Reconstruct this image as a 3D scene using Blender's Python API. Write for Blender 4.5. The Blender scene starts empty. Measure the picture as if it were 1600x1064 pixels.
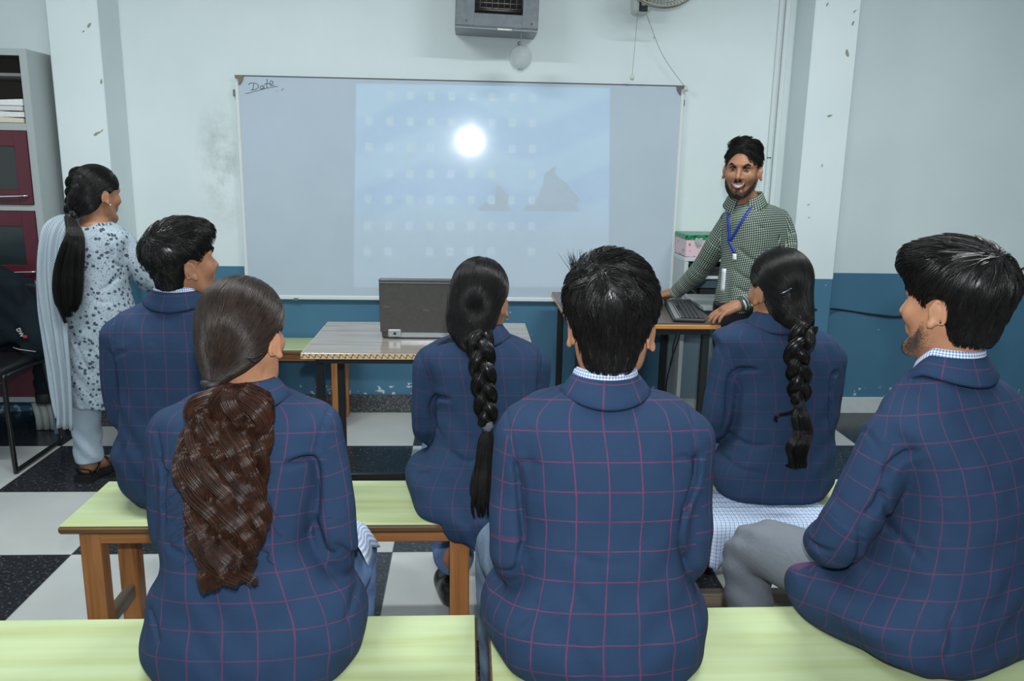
import bpy, math, random
import numpy as np
from mathutils import Matrix, Vector

SC = bpy.context.scene
COL = SC.collection
rng = np.random.default_rng(7)

# ---------------------------------------------------------------- camera, light, exposure
def set_camera():
    cd = bpy.data.cameras.new('camera'); co = bpy.data.objects.new('camera', cd); COL.objects.link(co)
    cd.sensor_fit = 'HORIZONTAL'; cd.sensor_width = 36.0
    cd.lens = 36.0 * 1281.44 / 1600.0
    pitch, yaw, roll, H = .21606, .055997, .018415, 1.47734
    fwd = Vector((math.sin(yaw), math.cos(yaw), 0)); right = Vector((math.cos(yaw), -math.sin(yaw), 0)); up = Vector((0, 0, 1))
    f2 = math.cos(pitch) * fwd - math.sin(pitch) * up
    u2 = math.sin(pitch) * fwd + math.cos(pitch) * up
    r3 = math.cos(roll) * right + math.sin(roll) * u2
    u3 = -math.sin(roll) * right + math.cos(roll) * u2
    m = Matrix(((r3.x, u3.x, -f2.x, 0), (r3.y, u3.y, -f2.y, 0), (r3.z, u3.z, -f2.z, H), (0, 0, 0, 1)))
    co.matrix_world = m
    cd.clip_start = .02
    SC.camera = co
set_camera()

SC.view_settings.view_transform = 'Standard'
SC.view_settings.look = 'None'
SC.view_settings.gamma = 1.0
SC.view_settings.exposure = -.27
SC.view_settings.use_curve_mapping = False

wd = bpy.data.worlds.new('world'); SC.world = wd; wd.use_nodes = True
wd.node_tree.nodes['Background'].inputs[0].default_value = (.72, .88, 1.0, 1)
wd.node_tree.nodes['Background'].inputs[1].default_value = .12

def add_light(name, kind, loc, energy, color=(1, 1, 1), rot=(0, 0, 0), **kw):
    ld = bpy.data.lights.new(name, kind); ld.energy = energy; ld.color = color
    for k, v in kw.items(): setattr(ld, k, v)
    lo = bpy.data.objects.new(name, ld); COL.objects.link(lo); lo.location = loc; lo.rotation_euler = rot
    return lo
# the photographer's flash just above the lens, and the classroom's ceiling tubes
add_light('flash', 'POINT', (.02, -.03, 1.68), 165, (.95, .98, 1.0), shadow_soft_size=.03)
for tx, ty in ((-1.35, 2.55), (1.45, 2.55)):
    add_light('tube_lamp', 'AREA', (tx, ty, 2.93), 64, (.93, .975, .98), shape='RECTANGLE', size=1.2, size_y=.12)

# ---------------------------------------------------------------- materials
def new_mat(name):
    m = bpy.data.materials.new(name); m.use_nodes = True
    nt = m.node_tree
    return m, nt, nt.nodes['Principled BSDF']
def N(nt, kind, **kw):
    n = nt.nodes.new(kind)
    for k, v in kw.items():
        if k.startswith('i_'):
            key = k[2:]
            n.inputs[int(key) if key.isdigit() else key].default_value = v
        else: setattr(n, k, v)
    return n
def L(nt, a, b): nt.links.new(a, b)
def math_n(nt, op, a, b=None, c=None):
    n = nt.nodes.new('ShaderNodeMath'); n.operation = op
    for i, x in enumerate((a, b, c)):
        if x is None: continue
        if isinstance(x, (int, float)): n.inputs[i].default_value = x
        else: nt.links.new(x, n.inputs[i])
    return n.outputs[0]
def mix_n(nt, fac, a, b):
    n = nt.nodes.new('ShaderNodeMix'); n.data_type = 'RGBA'
    for s, x in ((n.inputs[0], fac), (n.inputs[6], a), (n.inputs[7], b)):
        if isinstance(x, (int, float)): s.default_value = x
        elif isinstance(x, tuple): s.default_value = x if len(x) == 4 else (*x, 1)
        else: nt.links.new(x, s)
    return n.outputs[2]
def ramp_n(nt, fac, stops):
    n = nt.nodes.new('ShaderNodeValToRGB'); e = n.color_ramp.elements
    while len(e) < len(stops): e.new(.5)
    for el, (p, c) in zip(e, stops):
        el.position = p; el.color = c if len(c) == 4 else (*c, 1)
    nt.links.new(fac, n.inputs[0]); return n.outputs[0]
def srgb(r, g, b):
    f = lambda c: (c / 255 / 12.92) if c / 255 <= .04045 else ((c / 255 + .055) / 1.055) ** 2.4
    return (f(r), f(g), f(b))
def bump_n(nt, h, strength, dist, bs):
    n = N(nt, 'ShaderNodeBump', i_Strength=strength, i_Distance=dist)
    nt.links.new(h, n.inputs['Height']); nt.links.new(n.outputs[0], bs.inputs['Normal'])
MATS = {}
def plain(name, col, rough=.5, metal=0., spec=.5, noise=0., nscale=20., bump=0., bscale=60., coat=0.):
    if name in MATS: return MATS[name]
    m, nt, bs = new_mat(name)
    bs.inputs['Base Color'].default_value = (*col, 1); bs.inputs['Roughness'].default_value = rough
    bs.inputs['Metallic'].default_value = metal; bs.inputs['Specular IOR Level'].default_value = spec
    bs.inputs['Coat Weight'].default_value = coat
    if noise or bump: tc = N(nt, 'ShaderNodeTexCoord')
    if noise:
        nz = N(nt, 'ShaderNodeTexNoise', i_Scale=nscale, i_Detail=5.)
        L(nt, tc.outputs['Object'], nz.inputs['Vector'])
        lo = tuple(c * (1 - noise) for c in col); hi = tuple(min(1, c * (1 + noise)) for c in col)
        L(nt, ramp_n(nt, nz.outputs[0], [(.3, lo), (.7, hi)]), bs.inputs['Base Color'])
    if bump:
        nz = N(nt, 'ShaderNodeTexNoise', i_Scale=bscale, i_Detail=4.)
        L(nt, tc.outputs['Object'], nz.inputs['Vector'])
        bump_n(nt, nz.outputs[0], bump, .01, bs)
    MATS[name] = m
    return m

# ---------------------------------------------------------------- objects
def world_of(o):
    B = o.matrix_basis.copy()
    return world_of(o.parent) @ o.matrix_parent_inverse @ B if o.parent else B
def link_obj(name, data, parent=None, mats=()):
    """parts are always modelled in room coordinates, whatever they hang from"""
    o = bpy.data.objects.new(name, data); COL.objects.link(o)
    if parent is not None:
        o.parent = parent; o.matrix_parent_inverse = world_of(parent).inverted()
    for m in (mats if isinstance(mats, (list, tuple)) else (mats,)):
        if m is not None: data.materials.append(m)
    return o
def tag(o, label=None, cat=None, group=None, kind=None):
    if label: o['label'] = label
    if cat: o['category'] = cat
    if group: o['group'] = group
    if kind: o['kind'] = kind
    return o
def thing(name, label, cat, loc=(0, 0, 0), rz=0., group=None):
    o = bpy.data.objects.new(name, None); COL.objects.link(o); o.empty_display_size = .1
    o.location = loc; o.rotation_euler = (0, 0, rz)
    return tag(o, label, cat, group)

class MB:
    """collects polygons, then becomes ONE mesh object"""
    def __init__(s): s.v = []; s.f = []; s.mi = []; s.sm = []
    def add(s, verts, faces, mi=0, smooth=False):
        b = len(s.v); s.v += [tuple(map(float, p)) for p in verts]
        for f in faces: s.f.append(tuple(i + b for i in f)); s.mi.append(mi); s.sm.append(smooth)
        return s
    def box(s, lo, hi, mi=0, bev=0., M=None):
        x0, y0, z0 = lo; x1, y1, z1 = hi
        if bev <= 0:
            vs = [(x0,y0,z0),(x1,y0,z0),(x1,y1,z0),(x0,y1,z0),(x0,y0,z1),(x1,y0,z1),(x1,y1,z1),(x0,y1,z1)]
            fs = [(0,3,2,1),(4,5,6,7),(0,1,5,4),(1,2,6,5),(2,3,7,6),(3,0,4,7)]
        else:
            b = min(bev, (x1-x0)*.49, (y1-y0)*.49, (z1-z0)*.49); vs = []; ix = {}
            for i, x in enumerate((x0, x1)):
                for j, y in enumerate((y0, y1)):
                    for k, z in enumerate((z0, z1)):
                        sx, sy, sz = (1, -1)[i], (1, -1)[j], (1, -1)[k]
                        for ax in range(3):
                            ix[i, j, k, ax] = len(vs)
                            vs.append((x + sx*b*(ax != 0), y + sy*b*(ax != 1), z + sz*b*(ax != 2)))
            fs = []
            def q(*c): fs.append(tuple(ix[t] for t in c))
            for i in (0, 1):
                o = [(0,0),(1,0),(1,1),(0,1)]; o = o if i else o[::-1]
                q(*[(i, a, c, 0) for a, c in o]); q(*[(a, i, c, 1) for a, c in o][::-1]); q(*[(a, c, i, 2) for a, c in o])
            for i in (0, 1):
                for j in (0, 1):
                    q((i,j,0,0),(i,j,1,0),(i,j,1,1),(i,j,0,1)); q((i,0,j,0),(i,1,j,0),(i,1,j,2),(i,0,j,2)); q((0,i,j,1),(1,i,j,1),(1,i,j,2),(0,i,j,2))
                    for k in (0, 1): q((i,j,k,0),(i,j,k,1),(i,j,k,2))
        if M is not None: vs = [tuple(M @ Vector(p)) for p in vs]
        return s.add(vs, fs, mi)
    def tube(s, pts, rad, n=10, mi=0, caps=True, flat=1., up=None):
        P = np.array(pts, float); k = len(P); R = np.broadcast_to(np.asarray(rad, float), (k,))
        T = np.gradient(P, axis=0); T /= np.linalg.norm(T, axis=1, keepdims=True) + 1e-12
        u = np.array(up if up is not None else ([0, 0, 1] if abs(T[0][2]) < .9 else [1, 0, 0]), float)
        a = np.arange(n) * 2 * np.pi / n; vs = []
        for i in range(k):
            u = u - T[i] * (u @ T[i]); u /= np.linalg.norm(u) + 1e-12; w = np.cross(T[i], u)
            vs += [P[i] + R[i] * (np.cos(t) * w + np.sin(t) * u * flat) for t in a]
        fs = [(i*n+j, i*n+(j+1) % n, (i+1)*n+(j+1) % n, (i+1)*n+j) for i in range(k-1) for j in range(n)]
        if caps: fs += [tuple(range(n))[::-1], tuple((k-1)*n + j for j in range(n))]
        return s.add(vs, fs, mi, True)
    def lathe(s, prof, c=(0, 0, 0), n=24, mi=0, ax='z'):
        vs = []
        for r, h in prof:
            for j in range(n):
                t = 2*math.pi*j/n; p = (r*math.cos(t), r*math.sin(t), h)
                if ax == 'y': p = (p[0], p[2], -p[1])
                if ax == 'x': p = (p[2], p[0], p[1])
                vs.append((p[0]+c[0], p[1]+c[1], p[2]+c[2]))
        k = len(prof)
        fs = [(i*n+j, i*n+(j+1) % n, (i+1)*n+(j+1) % n, (i+1)*n+j) for i in range(k-1) for j in range(n)]
        fs += [tuple(range(n))[::-1], tuple((k-1)*n+j for j in range(n))]
        return s.add(vs, fs, mi, True)
    def grid(s, G, mi=0, thick=0., smooth=True):
        G = np.asarray(G, float); a, b = G.shape[:2]
        fs = [(i*b+j, i*b+j+1, (i+1)*b+j+1, (i+1)*b+j) for i in range(a-1) for j in range(b-1)]
        if thick:
            du = np.gradient(G, axis=0); dv = np.gradient(G, axis=1); n = np.cross(du, dv)
            n /= np.linalg.norm(n, axis=-1, keepdims=True) + 1e-12
            G2 = G + n * thick; o = a*b
            fs2 = [tuple(i+o for i in f)[::-1] for f in fs]
            rim = [i for i in range(b)] + [i*b+b-1 for i in range(1, a)] + [(a-1)*b+j for j in range(b-2, -1, -1)] + [i*b for i in range(a-2, 0, -1)]
            fr = [(rim[i], rim[i-1], rim[i-1]+o, rim[i]+o) for i in range(len(rim))]
            return s.add(np.concatenate([G.reshape(-1, 3), G2.reshape(-1, 3)]), fs + fs2 + fr, mi, smooth)
        return s.add(G.reshape(-1, 3), fs, mi, smooth)
    def build(s, name, mats, parent=None):
        me = bpy.data.meshes.new(name); me.from_pydata(s.v, [], s.f)
        me.polygons.foreach_set('material_index', s.mi); me.polygons.foreach_set('use_smooth', s.sm)
        me.update()
        o = link_obj(name, me, parent, mats)
        return o

def np_mesh(name, V, F, mats, parent=None, uv=None, smooth=True, mi=None):
    """fast mesh from numpy: V (n,3), F (m,3|4) or list of such arrays"""
    Fs = F if isinstance(F, list) else [F]
    me = bpy.data.meshes.new(name)
    me.vertices.add(len(V)); me.vertices.foreach_set('co', np.ascontiguousarray(V, np.float32).ravel())
    tot = sum(f.size for f in Fs); np_ = sum(len(f) for f in Fs)
    me.loops.add(tot); me.loops.foreach_set('vertex_index', np.concatenate([f.ravel() for f in Fs]).astype(np.int32))
    st = []; o = 0
    for f in Fs:
        st.append(o + np.arange(len(f)) * f.shape[1]); o += f.size
    me.polygons.add(np_); me.polygons.foreach_set('loop_start', np.concatenate(st).astype(np.int32))
    me.polygons.foreach_set('use_smooth', np.full(np_, smooth))
    if mi is not None: me.polygons.foreach_set('material_index', mi.astype(np.int32))
    if uv is not None:
        l = me.uv_layers.new(name='UVMap'); l.data.foreach_set('uv', np.ascontiguousarray(uv, np.float32).ravel())
    me.update(calc_edges=True); me.validate()
    return link_obj(name, me, parent, mats)

# ---------------------------------------------------------------- implicit surfaces (smooth unions on a grid, meshed by surface nets)
def A(*x): return np.array(x, np.float32)
def rotm(rx=0, ry=0, rz=0):
    return np.array(Matrix.Rotation(rz, 3, 'Z') @ Matrix.Rotation(ry, 3, 'Y') @ Matrix.Rotation(rx, 3, 'X'), np.float32)
class Ell:
    def __init__(s, c, r, R=None): s.c = A(*c); s.r = A(*r); s.R = R
    def box(s):
        m = s.r if s.R is None else np.abs(s.R) @ s.r
        return s.c - m, s.c + m
    def __call__(s, P):
        d = P - s.c
        if s.R is not None: d = d @ s.R
        k0 = np.sqrt((d / s.r) ** 2 @ np.ones(3, np.float32)); k1 = np.sqrt((d / s.r ** 2) ** 2 @ np.ones(3, np.float32)) + 1e-9
        return k0 * (k0 - 1) / k1
class Cone:
    def __init__(s, a, b, ra, rb): s.a = A(*a); s.b = A(*b); s.ra = ra; s.rb = rb
    def box(s):
        return np.minimum(s.a - s.ra, s.b - s.rb), np.maximum(s.a + s.ra, s.b + s.rb)
    def __call__(s, P):
        ab = s.b - s.a; d = P - s.a
        t = np.clip((d @ ab) / max(ab @ ab, 1e-9), 0, 1)
        q = d - t[..., None] * ab
        return np.sqrt((q * q).sum(-1)) - (s.ra + (s.rb - s.ra) * t)
class RBox:
    def __init__(s, c, h, r, R=None): s.c = A(*c); s.h = A(*h); s.r = r; s.R = R
    def box(s):
        m = s.h if s.R is None else np.abs(s.R) @ s.h
        return s.c - m, s.c + m
    def __call__(s, P):
        d = P - s.c
        if s.R is not None: d = d @ s.R
        q = np.abs(d) - (s.h - s.r)
        return np.sqrt((np.maximum(q, 0) ** 2).sum(-1)) + np.minimum(q.max(-1), 0) - s.r
def spline(pts, n):
    """Catmull-Rom through rows of pts"""
    P = np.asarray(pts, float); k = len(P)
    if k < 3:
        t = np.linspace(0, 1, n)[:, None]; return P[0] * (1 - t) + P[-1] * t
    Q = np.vstack([2 * P[0] - P[1], P, 2 * P[-1] - P[-2]])
    u = np.linspace(0, k - 1 - 1e-9, n); i = u.astype(int); t = (u - i)[:, None]
    a, b, c, d = Q[i], Q[i + 1], Q[i + 2], Q[i + 3]
    return .5 * (2 * b + (c - a) * t + (2 * a - 5 * b + 4 * c - d) * t ** 2 + (3 * b - a - 3 * c + d) * t ** 3)
class Chain:
    """tube through points with varying radius"""
    def __init__(s, pts, rad, n=0):
        Q = np.column_stack([np.asarray(pts, float), np.broadcast_to(rad, (len(pts),))])
        if n: Q = spline(Q, n)
        s.Q = Q; s.seg = [Cone(Q[i, :3], Q[i+1, :3], Q[i, 3], Q[i+1, 3]) for i in range(len(Q) - 1)]
    def box(s):
        B = [c.box() for c in s.seg]
        return np.min([b[0] for b in B], 0), np.max([b[1] for b in B], 0)
    def __call__(s, P):
        r = None
        for c in s.seg:
            v = c(P); r = v if r is None else np.minimum(r, v)
        return r
    def uv(s, P):
        """(around, along) in metres"""
        best = None
        acc = 0.; Q = s.Q
        for c in s.seg:
            ab = c.b - c.a; ln = float(np.linalg.norm(ab)); d = P - c.a
            t = np.clip((d @ ab) / max(ab @ ab, 1e-9), 0, 1); q = d - t[..., None] * ab
            ds = np.sqrt((q * q).sum(-1)) - (c.ra + (c.rb - c.ra) * t)
            ax = ab / max(ln, 1e-9); ref = np.array([0, -1., 0]) - ax * (-ax[1]); ref /= np.linalg.norm(ref) + 1e-9
            w = np.cross(ax, ref); th = np.arctan2(q @ w, q @ ref)
            r = .5 * (c.ra + c.rb)
            cand = np.stack([th * .05, acc + t * ln], -1)
            if best is None: best = ds.copy(); out = cand
            else:
                m = ds < best; best[m] = ds[m]; out[m] = cand[m]
            acc += ln
        return out
class Loft:
    """stack of horizontal super-ellipses: rows (z, cx, cy, half-width, half-depth)"""
    def __init__(s, rows, n=2.4, yaw=0., c=None):
        R = np.array(sorted(rows), float); s.R = R; s.n = n; s.yaw = yaw
        zz = np.linspace(R[0, 0], R[-1, 0], 120)
        # smooth interpolation over height
        t = np.interp(zz, R[:, 0], np.arange(len(R))); i = np.clip(t.astype(int), 0, len(R) - 2)
        Q = np.vstack([2 * R[0] - R[1], R, 2 * R[-1] - R[-2]])
        out = []
        for k in range(1, 5):
            h = R[i + 1, 0] - R[i, 0]; u = (zz - R[i, 0]) / h
            def sl(j):
                j0 = np.clip(j - 1, 0, len(R) - 1); j1 = np.clip(j + 1, 0, len(R) - 1)
                return (R[j1, k] - R[j0, k]) / np.maximum(R[j1, 0] - R[j0, 0], 1e-6)
            m0, m1 = sl(i) * h, sl(i + 1) * h
            out.append((2*u**3-3*u**2+1)*R[i, k] + (u**3-2*u**2+u)*m0 + (-2*u**3+3*u**2)*R[i+1, k] + (u**3-u**2)*m1)
        s.zz = zz; s.T = out
    def box(s):
        m = max(s.T[2].max(), s.T[3].max())
        return A(s.T[0].min() - m, s.T[1].min() - m, s.zz[0]), A(s.T[0].max() + m, s.T[1].max() + m, s.zz[-1])
    def at(s, z): return [np.interp(z, s.zz, t) for t in s.T]
    def __call__(s, P):
        z = P[..., 2]; cx, cy, a, b = s.at(z)
        c, sn = math.cos(s.yaw), math.sin(s.yaw)
        x = P[..., 0] - cx; y = P[..., 1] - cy
        x, y = x * c + y * sn, -x * sn + y * c
        r = (np.abs(x / a) ** s.n + np.abs(y / b) ** s.n) ** (1 / s.n)
        f = (r - 1) * np.minimum(a, b) * .9
        # keep it close to a distance where the outline changes quickly with height
        e = .004
        cx2, cy2, a2, b2 = s.at(z + e)
        sl = np.maximum(np.abs(a2 - a), np.abs(b2 - b)) / e
        f = f / np.sqrt(1 + np.minimum(sl, 6) ** 2)
        return np.maximum(f, np.maximum(s.zz[0] - z, z - s.zz[-1]))
    def uv(s, P):
        z = P[..., 2]; cx, cy, a, b = s.at(z)
        c, sn = math.cos(s.yaw), math.sin(s.yaw)
        x = P[..., 0] - cx; y = P[..., 1] - cy
        x, y = x * c + y * sn, -x * sn + y * c
        th = np.arctan2(x / a, -y / b)
        am = .5 * a + .5 * np.mean(s.T[2])
        return np.stack([th * am * .92, z + .25 * y], -1)
class Xf:
    """primitive in a local frame: world = o + R @ (s * local)"""
    def __init__(s, p, o, R, sc=1.): s.p = p; s.o = A(*o); s.R = np.asarray(R, np.float32); s.s = sc
    def box(s):
        lo, hi = s.p.box(); C = np.array([[x, y, z] for x in (lo[0], hi[0]) for y in (lo[1], hi[1]) for z in (lo[2], hi[2])])
        W = C * s.s @ s.R.T + s.o
        return W.min(0), W.max(0)
    def __call__(s, P): return s.p((P - s.o) @ s.R / s.s) * s.s
class Field:
    def __init__(s, lo, hi, h):
        s.lo = A(*lo); s.h = h; s.n = np.ceil((A(*hi) - s.lo) / h).astype(int) + 1
        s.F = np.full(s.n, .2, np.float32)
        s.ax = [s.lo[i] + h * np.arange(s.n[i], dtype=np.float32) for i in range(3)]
    def sub(s, lo, hi):
        i0 = np.clip(np.floor((lo - s.lo) / s.h).astype(int), 0, s.n - 1); i1 = np.clip(np.ceil((hi - s.lo) / s.h).astype(int) + 1, 1, s.n)
        sl = tuple(slice(a, b) for a, b in zip(i0, i1))
        P = np.stack(np.meshgrid(*[s.ax[i][sl[i]] for i in range(3)], indexing='ij'), -1)
        return sl, P
    def add(s, p, k=.01, mode='u', pad=None):
        lo, hi = p.box(); m = k + 3 * s.h if pad is None else pad
        sl, P = s.sub(lo - m, hi + m)
        if P.size == 0: return s
        d = p(P).astype(np.float32); f = s.F[sl]
        if mode == 'u':
            if k <= 0: s.F[sl] = np.minimum(f, d)
            else:
                h = np.clip(.5 + .5 * (f - d) / k, 0, 1); s.F[sl] = f + (d - f) * h - k * h * (1 - h)
        else:
            if k <= 0: s.F[sl] = np.maximum(f, -d)
            else:
                h = np.clip(.5 - .5 * (f + d) / k, 0, 1); s.F[sl] = f + (-d - f) * h + k * h * (1 - h)
        return s
    def cut(s, p, k=.01): return s.add(p, k, 'd')
    def above(s, z, xr=None, yr=None):
        """keep only what lies above the plane z (inside the given footprint)"""
        Z = (z - s.ax[2])[None, None, :].astype(np.float32)
        sl = [slice(None)] * 3
        if xr: sl[0] = slice(*np.searchsorted(s.ax[0], xr))
        if yr: sl[1] = slice(*np.searchsorted(s.ax[1], yr))
        sl = tuple(sl)
        s.F[sl] = np.maximum(s.F[sl], Z)
        return s
    def below(s, z):
        s.F = np.maximum(s.F, (s.ax[2] - z)[None, None, :].astype(np.float32)); return s
    def displace(s, fn):
        """fn(P)-> metres added outward, evaluated only near the surface"""
        ii = np.nonzero(np.abs(s.F) < .02)
        P = np.stack([s.ax[k][ii[k]] for k in range(3)], -1)
        s.F[ii] -= fn(P).astype(np.float32); return s
    def mesh(s):
        F = s.F; S = F < 0
        nx, ny, nz = [n - 1 for n in F.shape]
        cnt = np.zeros((nx, ny, nz), np.int8)
        for a in (0, 1):
            for b in (0, 1):
                for c in (0, 1): cnt += S[a:a+nx, b:b+ny, c:c+nz]
        act = (cnt > 0) & (cnt < 8)
        ci = np.array(np.nonzero(act)).T
        idx = np.full(act.shape, -1, np.int32); idx[act] = np.arange(len(ci))
        cor = [(a, b, c) for a in (0, 1) for b in (0, 1) for c in (0, 1)]
        val = {q: F[ci[:, 0]+q[0], ci[:, 1]+q[1], ci[:, 2]+q[2]] for q in cor}
        acc = np.zeros((len(ci), 3)); n = np.zeros(len(ci))
        for q in cor:
            for ax in range(3):
                if q[ax]: continue
                r = list(q); r[ax] = 1; r = tuple(r); va, vb = val[q], val[r]
                m = (va < 0) != (vb < 0); t = np.where(m, va / np.where(m, va - vb, 1), 0)
                p = np.tile(np.array(q, float), (len(ci), 1)); p[:, ax] += t
                acc[m] += p[m]; n[m] += 1
        V = (ci + acc / np.maximum(n, 1)[:, None]) * s.h + s.lo
        quads = []
        for ax in range(3):
            u, v = (ax + 1) % 3, (ax + 2) % 3
            sa = [slice(0, None)] * 3; sb = [slice(0, None)] * 3
            sa[ax] = slice(0, -1); sb[ax] = slice(1, None)
            a = S[tuple(sa)]; b = S[tuple(sb)]
            e = np.array(np.nonzero(a != b)).T
            e = e[(e[:, u] > 0) & (e[:, v] > 0) & (e[:, u] < F.shape[u] - 1) & (e[:, v] < F.shape[v] - 1)]
            fl = a[e[:, 0], e[:, 1], e[:, 2]]
            def cell(du, dv):
                c = e.copy(); c[:, u] -= du; c[:, v] -= dv
                return idx[c[:, 0], c[:, 1], c[:, 2]]
            q = np.stack([cell(1, 1), cell(0, 1), cell(0, 0), cell(1, 0)], 1)
            q[~fl] = q[~fl][:, ::-1]
            quads.append(q)
        Q = np.concatenate(quads); Q = Q[(Q >= 0).all(1)]
        return V, Q
def relax(V, Q, it=2, lam=.5):
    for _ in range(it):
        acc = np.zeros_like(V); n = np.zeros(len(V))
        for i in range(4):
            for j in (1, 3):
                np.add.at(acc, Q[:, i], V[Q[:, (i + j) % 4]]); np.add.at(n, Q[:, i], 1)
        V = V + lam * (acc / np.maximum(n, 1)[:, None] - V)
    return V
def biggest(V, Q):
    """drop loose crumbs: keep the largest connected piece"""
    lab = np.arange(len(V))
    for _ in range(400):
        m = lab[Q].min(1); new = lab.copy()
        for i in range(4): np.minimum.at(new, Q[:, i], m)
        new = new[new]
        if (new == lab).all(): break
        lab = new
    ids, c = np.unique(lab[Q[:, 0]], return_counts=True)
    keep = lab == ids[c.argmax()]
    re = np.cumsum(keep) - 1
    return V[keep], re[Q[keep[Q[:, 0]]]]
# ================================================================ the room
WY = 4.72          # front wall
DADO = .862
def wall_mat():
    m, nt, bs = new_mat('painted_wall')
    tc = N(nt, 'ShaderNodeTexCoord'); sp = N(nt, 'ShaderNodeSeparateXYZ'); L(nt, tc.outputs['Object'], sp.inputs[0])
    n1 = N(nt, 'ShaderNodeTexNoise', i_Scale=2.2, i_Detail=5.); L(nt, tc.outputs['Object'], n1.inputs['Vector'])
    n2 = N(nt, 'ShaderNodeTexNoise', i_Scale=26., i_Detail=6.); L(nt, tc.outputs['Object'], n2.inputs['Vector'])
    white = ramp_n(nt, n1.outputs[0], [(.3, (.635, .715, .725)), (.7, (.69, .765, .775))])
    blue = ramp_n(nt, n1.outputs[0], [(.3, (.056, .158, .250)), (.7, (.069, .180, .278))])
    # grubby patch left of the board, with a ragged outline of its own
    dx = math_n(nt, 'DIVIDE', math_n(nt, 'ADD', sp.outputs[0], 1.36), .16); dz = math_n(nt, 'DIVIDE', math_n(nt, 'ADD', sp.outputs[2], -1.42), .40)
    r = math_n(nt, 'SQRT', math_n(nt, 'ADD', math_n(nt, 'MULTIPLY', dx, dx), math_n(nt, 'MULTIPLY', dz, dz)))
    patch = math_n(nt, 'SUBTRACT', 1.0, r); patch.node.use_clamp = True
    n3 = N(nt, 'ShaderNodeTexNoise', i_Scale=9., i_Detail=8., i_Roughness=.7); L(nt, tc.outputs['Object'], n3.inputs['Vector'])
    pr = math_n(nt, 'SUBTRACT', n3.outputs[0], .40); pr.node.use_clamp = True
    dirt = math_n(nt, 'MULTIPLY', math_n(nt, 'MULTIPLY', patch, pr), 3.0); dirt.node.use_clamp = True
    white = mix_n(nt, dirt, white, (.30, .32, .31))
    # chips in the paint just above the skirting
    chips = math_n(nt, 'MULTIPLY', math_n(nt, 'GREATER_THAN', n2.outputs[0], .60), math_n(nt, 'LESS_THAN', sp.outputs[2], .16))
    rare = math_n(nt, 'GREATER_THAN', n2.outputs[0], .735)
    blue = mix_n(nt, math_n(nt, 'MAXIMUM', chips, rare), blue, (.42, .52, .58))
    up = math_n(nt, 'GREATER_THAN', sp.outputs[2], DADO)
    L(nt, mix_n(nt, up, blue, white), bs.inputs['Base Color'])
    bs.inputs['Roughness'].default_value = .55; bs.inputs['Specular IOR Level'].default_value = .3
    bump_n(nt, n2.outputs[0], .12, .004, bs)
    return m
def floor_mat():
    m, nt, bs = new_mat('checker_tiles')
    tc = N(nt, 'ShaderNodeTexCoord'); sp = N(nt, 'ShaderNodeSeparateXYZ'); L(nt, tc.outputs['Object'], sp.inputs[0])
    tx = math_n(nt, 'DIVIDE', math_n(nt, 'ADD', sp.outputs[0], .281), .6); ty = math_n(nt, 'DIVIDE', math_n(nt, 'SUBTRACT', 4.721, sp.outputs[1]), .6)
    par = math_n(nt, 'ADD', math_n(nt, 'FLOOR', tx), math_n(nt, 'FLOOR', ty))
    odd = math_n(nt, 'GREATER_THAN', math_n(nt, 'ABSOLUTE', math_n(nt, 'MODULO', par, 2.)), .5)
    n1 = N(nt, 'ShaderNodeTexNoise', i_Scale=70., i_Detail=6., i_Roughness=.75); L(nt, tc.outputs['Object'], n1.inputs['Vector'])
    n2 = N(nt, 'ShaderNodeTexNoise', i_Scale=3., i_Detail=3.); L(nt, tc.outputs['Object'], n2.inputs['Vector'])
    dark = ramp_n(nt, n1.outputs[0], [(.50, (.016, .018, .022)), (.60, (.045, .048, .054)), (.68, (.24, .25, .26))])
    light = ramp_n(nt, n2.outputs[0], [(.3, (.44, .455, .44)), (.7, (.50, .515, .50))])
    c = mix_n(nt, odd, dark, light)
    # grout
    g = None
    for t in (tx, ty):
        fr = math_n(nt, 'ABSOLUTE', math_n(nt, 'SUBTRACT', math_n(nt, 'FRACT', t), .5))
        k = math_n(nt, 'GREATER_THAN', fr, .4972); g = k if g is None else math_n(nt, 'MAXIMUM', g, k)
    c = mix_n(nt, g, c, (.10, .10, .10))
    L(nt, c, bs.inputs['Base Color']); bs.inputs['Roughness'].default_value = .22; bs.inputs['Specular IOR Level'].default_value = .45
    return m
def granite_mat():
    m, nt, bs = new_mat('black_granite')
    tc = N(nt, 'ShaderNodeTexCoord')
    n1 = N(nt, 'ShaderNodeTexNoise', i_Scale=110., i_Detail=5., i_Roughness=.8); L(nt, tc.outputs['Object'], n1.inputs['Vector'])
    L(nt, ramp_n(nt, n1.outputs[0], [(.45, (.025, .026, .03)), (.57, (.09, .092, .10)), (.66, (.32, .33, .34))]), bs.inputs['Base Color'])
    bs.inputs['Roughness'].default_value = .3
    return m
M_WALL = wall_mat(); M_FLOOR = floor_mat(); M_GRAN = granite_mat()
M_CEIL = plain('ceiling_white', (.72, .78, .80), .8)
M_SKIRT = plain('white_skirting', (.58, .63, .62), .5, noise=.06)
def struct(name, lo, hi, mat, bev=0.):
    o = MB().box(lo, hi, 0, bev).build(name, mat); o['kind'] = 'structure'; return o
XL, XR, YB, ZC = -3.3, 4.3, -2.6, 3.0
struct('floor', (XL, YB, -.1), (XR, WY, 0), M_FLOOR)
struct('wall_front', (XL - .1, WY, -.1), (XR + .1, WY + .12, ZC + .1), M_WALL)
struct('wall_left', (XL - .12, YB, -.1), (XL, WY, ZC + .1), M_WALL)
struct('wall_right', (XR, YB, -.1), (XR + .12, WY, ZC + .1), M_WALL)
struct('wall_back', (XL, YB - .12, -.1), (XR, YB, ZC + .1), M_WALL)
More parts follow.
